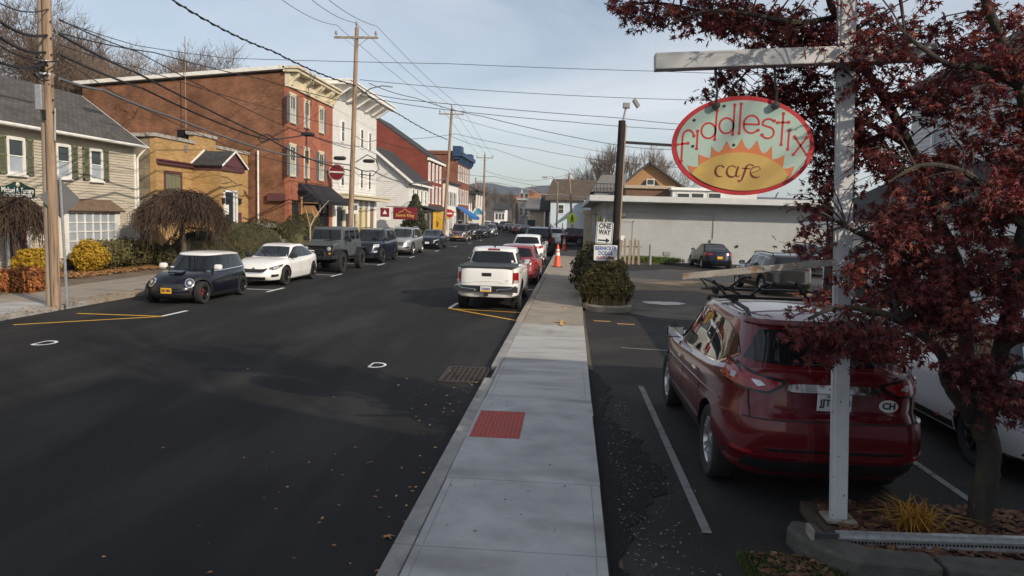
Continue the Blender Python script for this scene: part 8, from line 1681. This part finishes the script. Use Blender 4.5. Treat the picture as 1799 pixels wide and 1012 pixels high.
# ---- bare trees
def bare_tree(name, label, base, h, seed, spread=.55, levels=6, r0=.22, group=None, mat=BARK, tmat=TWIG, lean=(0, 0), tmin=.012, kids=(4, 5)):
    R_ = random.Random(seed); t = thing(name, label, 'tree', base, group); trunk, limbs, twigs = MB(), [], MB(); base = Vector(base)
    def grow(p, d, L_, r, lv, mb):
        n = 4 if lv < 3 else 3; pts = [p]; q = p.copy(); dd = d.copy()
        for i in range(n):
            dd = (dd + Vector((R_.gauss(0, .10), R_.gauss(0, .10), R_.gauss(.05, .06)))).normalized(); q = q + dd * L_ / n; pts.append(q.copy())
        mb.tube(pts, [r * (1 - .55 * i / n) for i in range(n + 1)], 8 if lv == 0 else 5 if lv < 3 else 3, cap=False)
        if lv >= levels: return
        k = R_.randint(*kids) if lv else R_.randint(4, 5)
        for i in range(k):
            f = R_.uniform(.45, 1.0) if i else 1.0; s_ = pts[min(n, max(1, int(round(f * n))))]; ax = dd.orthogonal().normalized(); ax.rotate(Matrix.Rotation(R_.uniform(0, 2 * PI), 3, dd)); ang = R_.uniform(.3, .95) * spread * (1.2 if i else .6)
            nd = (dd * math.cos(ang) + ax * math.sin(ang)).normalized(); grow(s_, nd, L_ * R_.uniform(.58, .80), max(tmin, r * R_.uniform(.42, .60)), lv + 1, twigs if lv >= 2 else mb)
    grow(base, Vector((lean[0], lean[1], 1)).normalized(), h * .30, r0, 0, trunk)
    trunk.build('trunk', mat, t, smooth=True); twigs.build('twigs', tmat, t, kind='stuff'); return t
bt1 = bare_tree('bare_tree', 'large bare tree rising over the clapboard house roof at the left edge', (-33, 38, 0), 18.5, 5, .75, 6, .34, 'bare trees behind the left houses')
def clone_tree(src, label, loc, rz, k, group):
    c = copy_tree(src); c.location = loc; c.rotation_euler = (0, 0, rz); c.scale = (k, k, k); c['label'] = label; c['group'] = group; return c
G1 = 'bare trees behind the left houses'
clone_tree(bt1, 'bare tree second from the left edge, behind the double poles', (-37, 50, 0), 2.1, 1.12, G1); clone_tree(bt1, 'bare tree between the double poles and the brick side wall', (-30.5, 46, 0), 4.0, .92, G1); clone_tree(bt1, 'spindly bare tree at the far left behind the others', (-43, 44, 0), 1.0, 1.2, G1); clone_tree(bt1, 'bare tree just left of the brick roof corner', (-36.5, 58, 0), 5.2, 1.05, G1)
bt2 = bare_tree('bare_tree', 'round-headed bare tree standing over the brick building roof', (-39.6, 72, 0), 24, 9, .70, 6, .34, G1); clone_tree(bt2, 'smaller bare tree right of the round-headed one over the brick roof', (-37.6, 77, 0), 2.5, .78, G1)
TG2 = 'bare trees behind the right roofs'
bt3 = bare_tree('bare_tree', 'bare tree left of the floodlight pole over the pale blue roof', (6.2, 125, 0), 17.5, 13, .62, 5, .28, TG2, tmin=.02); clone_tree(bt3, 'slender bare tree just left of the floodlight pole', (9.0, 130, 0), 1.7, 1.05, TG2); clone_tree(bt3, 'bare tree right of the floodlight pole behind the tan gable', (14.5, 132, 0), 3.2, 1.05, TG2); clone_tree(bt3, 'low bare tree behind the pale blue house roof', (3.5, 128, 0), 4.4, .82, TG2)
R9 = random.Random(8)
for k in range(16):
    x_ = -44 + k * 3.6 + R9.uniform(-1, 1); clone_tree(bt3, 'bare tree of the brown wood behind the far end of the street', (x_ * 1.0, R9.uniform(215, 260), -1), R9.uniform(0, 6), R9.uniform(.62, .95), 'bare wood behind the street end')
# unseen tree on the right, added to dapple the road with shade
bt4 = bare_tree('shade_tree', 'unseen bare tree added on the right to dapple the road with shade', (14.0, -7.5, 0), 18, 17, .7, 5, .3, 'unseen trees added for shade')
# small pale branch sculpture before the brick shop
mb = MB(); q = [at(545, 398, 41.5), at(553, 382, 41.6), at(566, 365, 41.7), at(578, 352, 41.8)]; mb.tube([Vector((q[0].x, 41.5, .1)), *q], [.045, .04, .032, .024, .012], 6); mb.tube([q[0], at(540, 378, 41.4), at(536, 362, 41.4)], [.026, .018, .010], 5); mb.tube([q[1], at(548, 366, 41.5)], [.03, .015], 5); mb.build('pale_branch', M('pale bark', (.45, .36, .25), .85, var=.2), loc=(q[0].x, 41.5, .1), label='pale bare branching stem before the black awning', cat='tree', smooth=True)
# ---- weeping trees
WEEP = M('weeping twigs', (.045, .026, .018), .9, var=.4, scale=2, c2=(.085, .050, .032), island=.4)
def weeping(label, base, h, rad, seed, n=1500, group='weeping trees by the pavement'):
    R_ = random.Random(seed); t = thing('weeping_tree', label, 'tree', base, group); b = Vector(base); mb = MB(); mb.tube([b, b + Vector((.08, 0, h * .3)), b + Vector((-.05, .05, h * .62)), b + Vector((0, 0, h * .82))], [.14, .12, .10, .09], 9); mb.build('trunk', BARK, t, smooth=True); tw = MB()
    for k in range(9):
        a_ = 2 * PI * k / 9; l = MB(); e = b + Vector((rad * .55 * math.cos(a_), rad * .55 * math.sin(a_), h * .97)); l.tube([b + Vector((0, 0, h * .78)), b + Vector((rad * .25 * math.cos(a_), rad * .25 * math.sin(a_), h * .93)), e], [.05, .04, .025], 5); l.build('limb', BARK, t, smooth=True)
    for k in range(n):
        a_ = R_.uniform(0, 2 * PI); q = R_.random() ** .5; rr = rad * q; lump = 1 + .10 * math.sin(3 * a_ + 1) + .07 * math.sin(5 * a_)
        zt_ = h * (1.0 - .34 * q * q * lump) + R_.gauss(0, .07); st = b + Vector((rr * .62 * math.cos(a_), rr * .62 * math.sin(a_), zt_)); L_ = h * R_.uniform(.07, .26) * (.55 + .75 * q) * (1 + .35 * math.sin(4 * a_ + 2)); e_ = a_ + (R_.gauss(0, .5) if k % 5 < 3 else R_.gauss(0, 1.7)); L_ *= 1 if k % 5 < 3 else .6; c, s_ = math.cos(e_), math.sin(e_); w_ = lambda k_: R_.gauss(0, k_)
        p1_ = st + Vector((c * rad * .18 * lump + w_(.07), s_ * rad * .18 * lump + w_(.07), .04 + w_(.05))); p2_ = p1_ + Vector((c * rad * .13 + w_(.08), s_ * rad * .13 + w_(.08), -L_ * .40)); p3_ = p2_ + Vector((w_(.10), w_(.10), -L_ * .6))
        tw.tube([st, p1_, p2_, p3_], [.013, .011, .010, .006], 3, cap=False)
    tw.build('weeping_twigs', WEEP, t, kind='stuff'); return t
weeping('wide weeping tree before the yellow brick office', (-16.6, 30.5, .1), 3.25, 2.1, 3, 3600); weeping('weeping tree at the left picture edge before the maroon door', (-18.5, 23.3, .1), 2.75, 1.15, 4, 1500)

# ------------------------------------------------------------------ the dark red maple on the kerb island
MAPLE = M('maple leaf dark red', (.125, .021, .024), .6, var=.35, scale=2.2, c2=(.28, .046, .046), island=.55, trans=.32, spec=.5)
MBARK = M('maple bark', (.045, .037, .029), .95, var=.4, scale=6, stretch=(1, 1, .35), bump=1.0, bscale=26, streak=((.115, .10, .035), .6, (1, 1, .5), 3.5, .55), speck=((.22, .21, .18), .7, 20, .70))
MTWIG = M('maple twig', (.060, .040, .034), .9, var=.3)
mt = thing('japanese_maple', 'dark red leaved maple with a mossy forked trunk on the kerb island', 'tree', (3.75, 6.62, .1))
R_ = random.Random(42); g = np.random.default_rng(42)
def curve(pts, n):    # smooth path through pixel points with depth
    P = [at(*p) for p in pts]; out = []
    for i in range(len(P) - 1):
        a, b, c, d = P[max(i - 1, 0)], P[i], P[i + 1], P[min(i + 2, len(P) - 1)]
        for k in range(n): t = k / n; out.append(.5 * ((2 * b) + (c - a) * t + (2 * a - 5 * b + 4 * c - d) * t * t + (3 * b - a - 3 * c + d) * t ** 3))
    out.append(P[-1]); return out
LIMBS = []
def limb(name, pts, r0, r1, rough=.02):
    c = curve(pts, 6); n = len(c); mb = MB(); rr = [r0 + (r1 - r0) * (i / (n - 1)) ** .8 for i in range(n)]
    for i in range(1, n - 1): c[i] = c[i] + Vector((R_.gauss(0, r0 * .06), R_.gauss(0, r0 * .06), R_.gauss(0, r0 * .03)))
    rr = [x * (1 + R_.uniform(-.035, .035)) for x in rr]
    mb.tube(c, rr, 12 if r0 > .06 else 7); mb.build(name, MBARK, mt, smooth=True); LIMBS.extend((p, r) for p, r in zip(c, rr)); return c
limb('trunk', [(1718, 955, 6.62), (1722, 900, 6.62), (1733, 840, 6.63), (1738, 790, 6.64), (1722, 745, 6.65), (1708, 715, 6.66)], .108, .088)
limb('limb', [(1712, 735, 6.62), (1692, 712, 6.5), (1664, 672, 6.35), (1652, 620, 6.2), (1600, 575, 6.05), (1540, 548, 5.95), (1470, 540, 5.85), (1420, 560, 5.8)], .070, .013)
limb('limb', [(1712, 745, 6.66), (1704, 690, 6.7), (1696, 600, 6.75), (1694, 520, 6.8), (1672, 440, 6.8), (1632, 350, 6.8), (1602, 262, 6.8), (1548, 165, 6.75), (1502, 92, 6.7), (1462, 10, 6.65), (1430, -70, 6.6)], .075, .026)
limb('limb', [(1722, 755, 6.64), (1742, 700, 6.5), (1760, 610, 6.4), (1782, 500, 6.3), (1800, 400, 6.25), (1812, 280, 6.2), (1790, 150, 6.1), (1740, 20, 6.0), (1700, -80, 5.95)], .085, .030)
limb('limb', [(1700, 560, 6.78), (1640, 478, 6.6), (1570, 440, 6.4), (1500, 405, 6.25), (1440, 372, 6.15)], .045, .012)
limb('limb', [(1700, 590, 6.76), (1620, 540, 6.95), (1540, 510, 7.0), (1460, 470, 7.05)], .035, .010)
limb('limb', [(1602, 262, 6.8), (1560, 235, 6.95), (1490, 205, 7.0), (1430, 200, 7.0), (1390, 230, 6.95)], .035, .010)
limb('limb', [(1502, 92, 6.7), (1440, 105, 6.75), (1380, 80, 6.8), (1300, 48, 6.85), (1210, 15, 6.9), (1130, 5, 6.9), (1075, 25, 6.9)], .038, .007)
limb('limb', [(1470, 30, 6.66), (1400, 40, 6.5), (1320, 25, 6.4), (1240, 20, 6.35), (1170, 45, 6.3)], .03, .007)
limb('limb', [(1380, 80, 6.8), (1330, 110, 6.85), (1290, 150, 6.85), (1262, 185, 6.85)], .016, .005)
limb('limb', [(1790, 150, 6.1), (1730, 120, 6.0), (1660, 110, 5.9), (1590, 60, 5.85)], .04, .012)
limb('limb', [(1800, 400, 6.25), (1740, 340, 6.05), (1690, 300, 5.95), (1620, 290, 5.85), (1560, 320, 5.8)], .04, .010)
limb('limb', [(1760, 610, 6.4), (1800, 590, 6.2), (1850, 570, 6.1)], .05, .02); limb('limb', [(1742, 700, 6.5), (1780, 650, 6.3), (1820, 640, 6.2)], .035, .015)
LP = np.array([list(p) for p, r in LIMBS])
# clouds of leaf clusters: (px, py, depth, half width px, half height px, depth spread, clusters)
REG = [(1640, 190, 6.4, 150, 150, .6, 66), (1760, 110, 6.2, 110, 130, .6, 44), (1745, 330, 6.2, 105, 130, .55, 64), (1600, 380, 6.3, 90, 95, .5, 46), (1530, 70, 6.5, 120, 65, .5, 36), (1500, 240, 6.75, 75, 90, .35, 40), (1450, 330, 6.9, 55, 75, .3, 18),
       (1440, 75, 6.7, 110, 60, .4, 34), (1340, 45, 6.75, 120, 42, .35, 36), (1220, 25, 6.7, 110, 30, .3, 26), (1110, 10, 6.8, 60, 30, .2, 11), (1390, 160, 6.9, 90, 45, .25, 26), (1285, 165, 6.95, 38, 48, .12, 10), (1440, 215, 6.95, 45, 70, .2, 18),
       (1500, 588, 5.9, 95, 50, .25, 30), (1590, 560, 6.1, 80, 75, .35, 30), (1560, 470, 6.3, 90, 60, .4, 24), (1440, 430, 6.6, 60, 50, .3, 9), (1670, 520, 6.2, 80, 80, .45, 40), (1770, 520, 6.2, 70, 90, .4, 34), (1770, 690, 6.2, 60, 60, .3, 24), (1690, 640, 6.1, 60, 50, .3, 14), (1430, 560, 5.85, 45, 40, .15, 7),
       (1560, -90, 6.5, 300, 80, .9, 60), (1850, 250, 6.3, 70, 300, .7, 40), (1250, -50, 6.6, 150, 35, .5, 16), (1640, 440, 7.2, 120, 120, .3, 26)]
pos, rot_, scl = [], [], []; tw = MB()
for px, py, Y, hx, hy, dy, n in REG:
    for _ in range(n):
        q = g.normal(size=3); q = q / np.linalg.norm(q) * g.random() ** .45
        c = at(px + hx * q[0], py + hy * q[1], Y + dy * q[2]); ca = np.array(list(c)); d2 = ((LP - ca) ** 2).sum(1) + np.where(LP[:, 2] > ca[2] + .3, .15, 0); k = int(d2.argmin()); s_ = Vector(LP[k]); L_ = (c - s_).length
        mid = s_.lerp(c, .5) + Vector((g.normal() * .08 * L_, g.normal() * .08 * L_, .10 * L_)); r0 = min(.012, .004 + .006 * L_)
        pth = [s_, s_.lerp(mid, .5) + Vector((0, 0, .03 * L_)), mid, mid.lerp(c, .55) + Vector((g.normal() * .02, g.normal() * .02, .02)), c]; tw.tube(pth, [r0, r0 * .85, r0 * .7, r0 * .5, .0022], 4, cap=False)
        dirn = (c - mid).normalized()
        for b in range(4):
            st = mid.lerp(c, .35 + .2 * b); e = st + Vector((g.normal() * .10, g.normal() * .10, g.normal() * .07 - .02)) + dirn * .06; tw.tube([st, st.lerp(e, .5) + Vector((0, 0, .012)), e], [.0035, .0026, .0016], 3, cap=False)
            for _l in range(6):
                f = g.uniform(.35, 1.1); p = st.lerp(e, f) + Vector((g.normal() * .028, g.normal() * .028, g.normal() * .02 - .012)); pos.append(list(p))
                nz_ = Vector((g.normal() * .7, g.normal() * .7 - .35, 1.0 * g.choice([1, .35]))).normalized(); out_d = (e - st).normalized() + Vector((g.normal() * .6, g.normal() * .6, -.45 + g.normal() * .3)); x_ = (out_d - nz_ * out_d.dot(nz_)).normalized(); y_ = nz_.cross(x_)
                rot_.append([[x_[i], y_[i], nz_[i]] for i in range(3)]); scl.append(g.uniform(.55, 1.3) * .047)
tw.build('twigs', MTWIG, mt, kind='stuff')
# one palmate leaf: seven pointed lobes round the stalk, tips curling down
tipA = [(-2.55, .42), (-1.75, .72), (-.85, .95), (0, 1.12), (.85, .95), (1.75, .72), (2.55, .42)]; oln = [(-.12, 0, 0)]
for i, (a_, r_) in enumerate(tipA):
    if i: am = (a_ + tipA[i - 1][0]) / 2; oln.append((.33 * math.cos(am) + .05, .33 * math.sin(am), .02))
    w_ = .13 if r_ > .6 else .10
    oln += [(r_ * .60 * math.cos(a_ - w_ * 1.2), r_ * .60 * math.sin(a_ - w_ * 1.2), .03), (r_ * math.cos(a_), r_ * math.sin(a_), -.16), (r_ * .60 * math.cos(a_ + w_ * 1.2), r_ * .60 * math.sin(a_ + w_ * 1.2), .03)]
LV = np.array([(.06, 0, -.03)] + oln); nL = len(LV); LF = np.array([(0, i, i + 1 if i + 1 < nL else 1) for i in range(1, nL)])
pos, rot_, scl = np.array(pos), np.array(rot_), np.array(scl)
dist = np.linalg.norm(pos - np.array([0, 0, CAMH]), axis=1); cc = (pos - np.array([0, 0, CAMH])) @ CAMM; inf = (np.abs(cc[:, 0] / -cc[:, 2]) < .69) & (np.abs(cc[:, 1] / -cc[:, 2]) < .39)
order = np.argsort(np.where(inf, dist / scl, 1e6)); near, rest = order[:300], order[300:]
V = np.einsum('nij,kj->nki', rot_[rest], LV) * scl[rest][:, None, None] + pos[rest][:, None, :]; F = (np.arange(len(rest)) * nL)[:, None, None] + LF[None]
npmesh('foliage', V.reshape(-1, 3), F.reshape(-1, 3), MAPLE, mt, kind='stuff')
lm = bpy.data.meshes.new('leaf'); lm.from_pydata([tuple(v) for v in LV], [], [tuple(int(x) for x in f) for f in LF]); lm.materials.append(MAPLE)
for i in near:
    o = bpy.data.objects.new('leaf', lm); COL.objects.link(o); o.parent = mt; m4 = Matrix([list(r) for r in rot_[i]]).to_4x4(); m4.translation = Vector(pos[i]) - WL[mt]; o.matrix_local = m4 @ Matrix.Scale(scl[i], 4); WL[o] = Vector(pos[i])
# single leaves blown onto the road and pavement
FL = M('fallen leaf', (.34, .17, .075), .9, var=.3, scale=9, island=.3)
fm = bpy.data.meshes.new('fallen_leaf'); fm.from_pydata([(x, y, max(0, z + .17)) for x, y, z in LV], [], [tuple(int(v) for v in f) for f in LF]); fm.materials.append(FL)
for px, py, s_ in ((680, 942, .085), (718, 917, .07), (659, 872, .035), (662, 862, .03), (724, 862, .035), (288, 786, .04), (428, 804, .03), (792, 852, .022), (835, 852, .02), (371, 1005, .04), (662, 1003, .05), (602, 834, .03), (560, 918, .03), (835, 932, .028), (587, 957, .03)):
    z = .088 if px > 760 else .004; p = gnd(px, py, z); o = bpy.data.objects.new('fallen_leaf', fm); COL.objects.link(o); o.location = p; o.rotation_euler = (R_.uniform(-.15, .15), R_.uniform(-.15, .15), R_.uniform(0, 6.28)); o.scale = (s_, s_, s_ * .5); WL[o] = p
    tag(o, {680: 'largest tan dead leaf, curled on the road near the bottom end of the kerb', 718: 'broad tan dead leaf lying against the kerb edge near the bottom', 288: 'tan dead leaf alone on the road far left of the drain', 371: 'tan dead leaf at the bottom edge of the road, left of centre', 662: 'tan dead leaf at the very bottom by the kerb'}.get(px if py != 862 else 0, 'small tan dead leaf lying on the pavement slabs' if px > 760 else 'small tan dead leaf lying on the dark asphalt of the road'), 'leaf', 'dead leaves on the pavement' if px > 760 else 'dead leaves on the road')

# ------------------------------------------------------------------ air
hm_ = bpy.data.materials.new('haze'); hm_.use_nodes = True; hn = hm_.node_tree; hn.nodes.remove(hn.nodes['Principled BSDF'])
pv_ = hn.nodes.new('ShaderNodeVolumePrincipled'); pv_.inputs['Color'].default_value = (.60, .74, .95, 1); pv_.inputs['Density'].default_value = .00018
hn.links.new(pv_.outputs['Volume'], hn.nodes['Material Output'].inputs['Volume'])
mb = MB(); mb.box((-4200, -700, -3), (4200, 5200, 95)); mb.build('haze', hm_, kind='stuff')
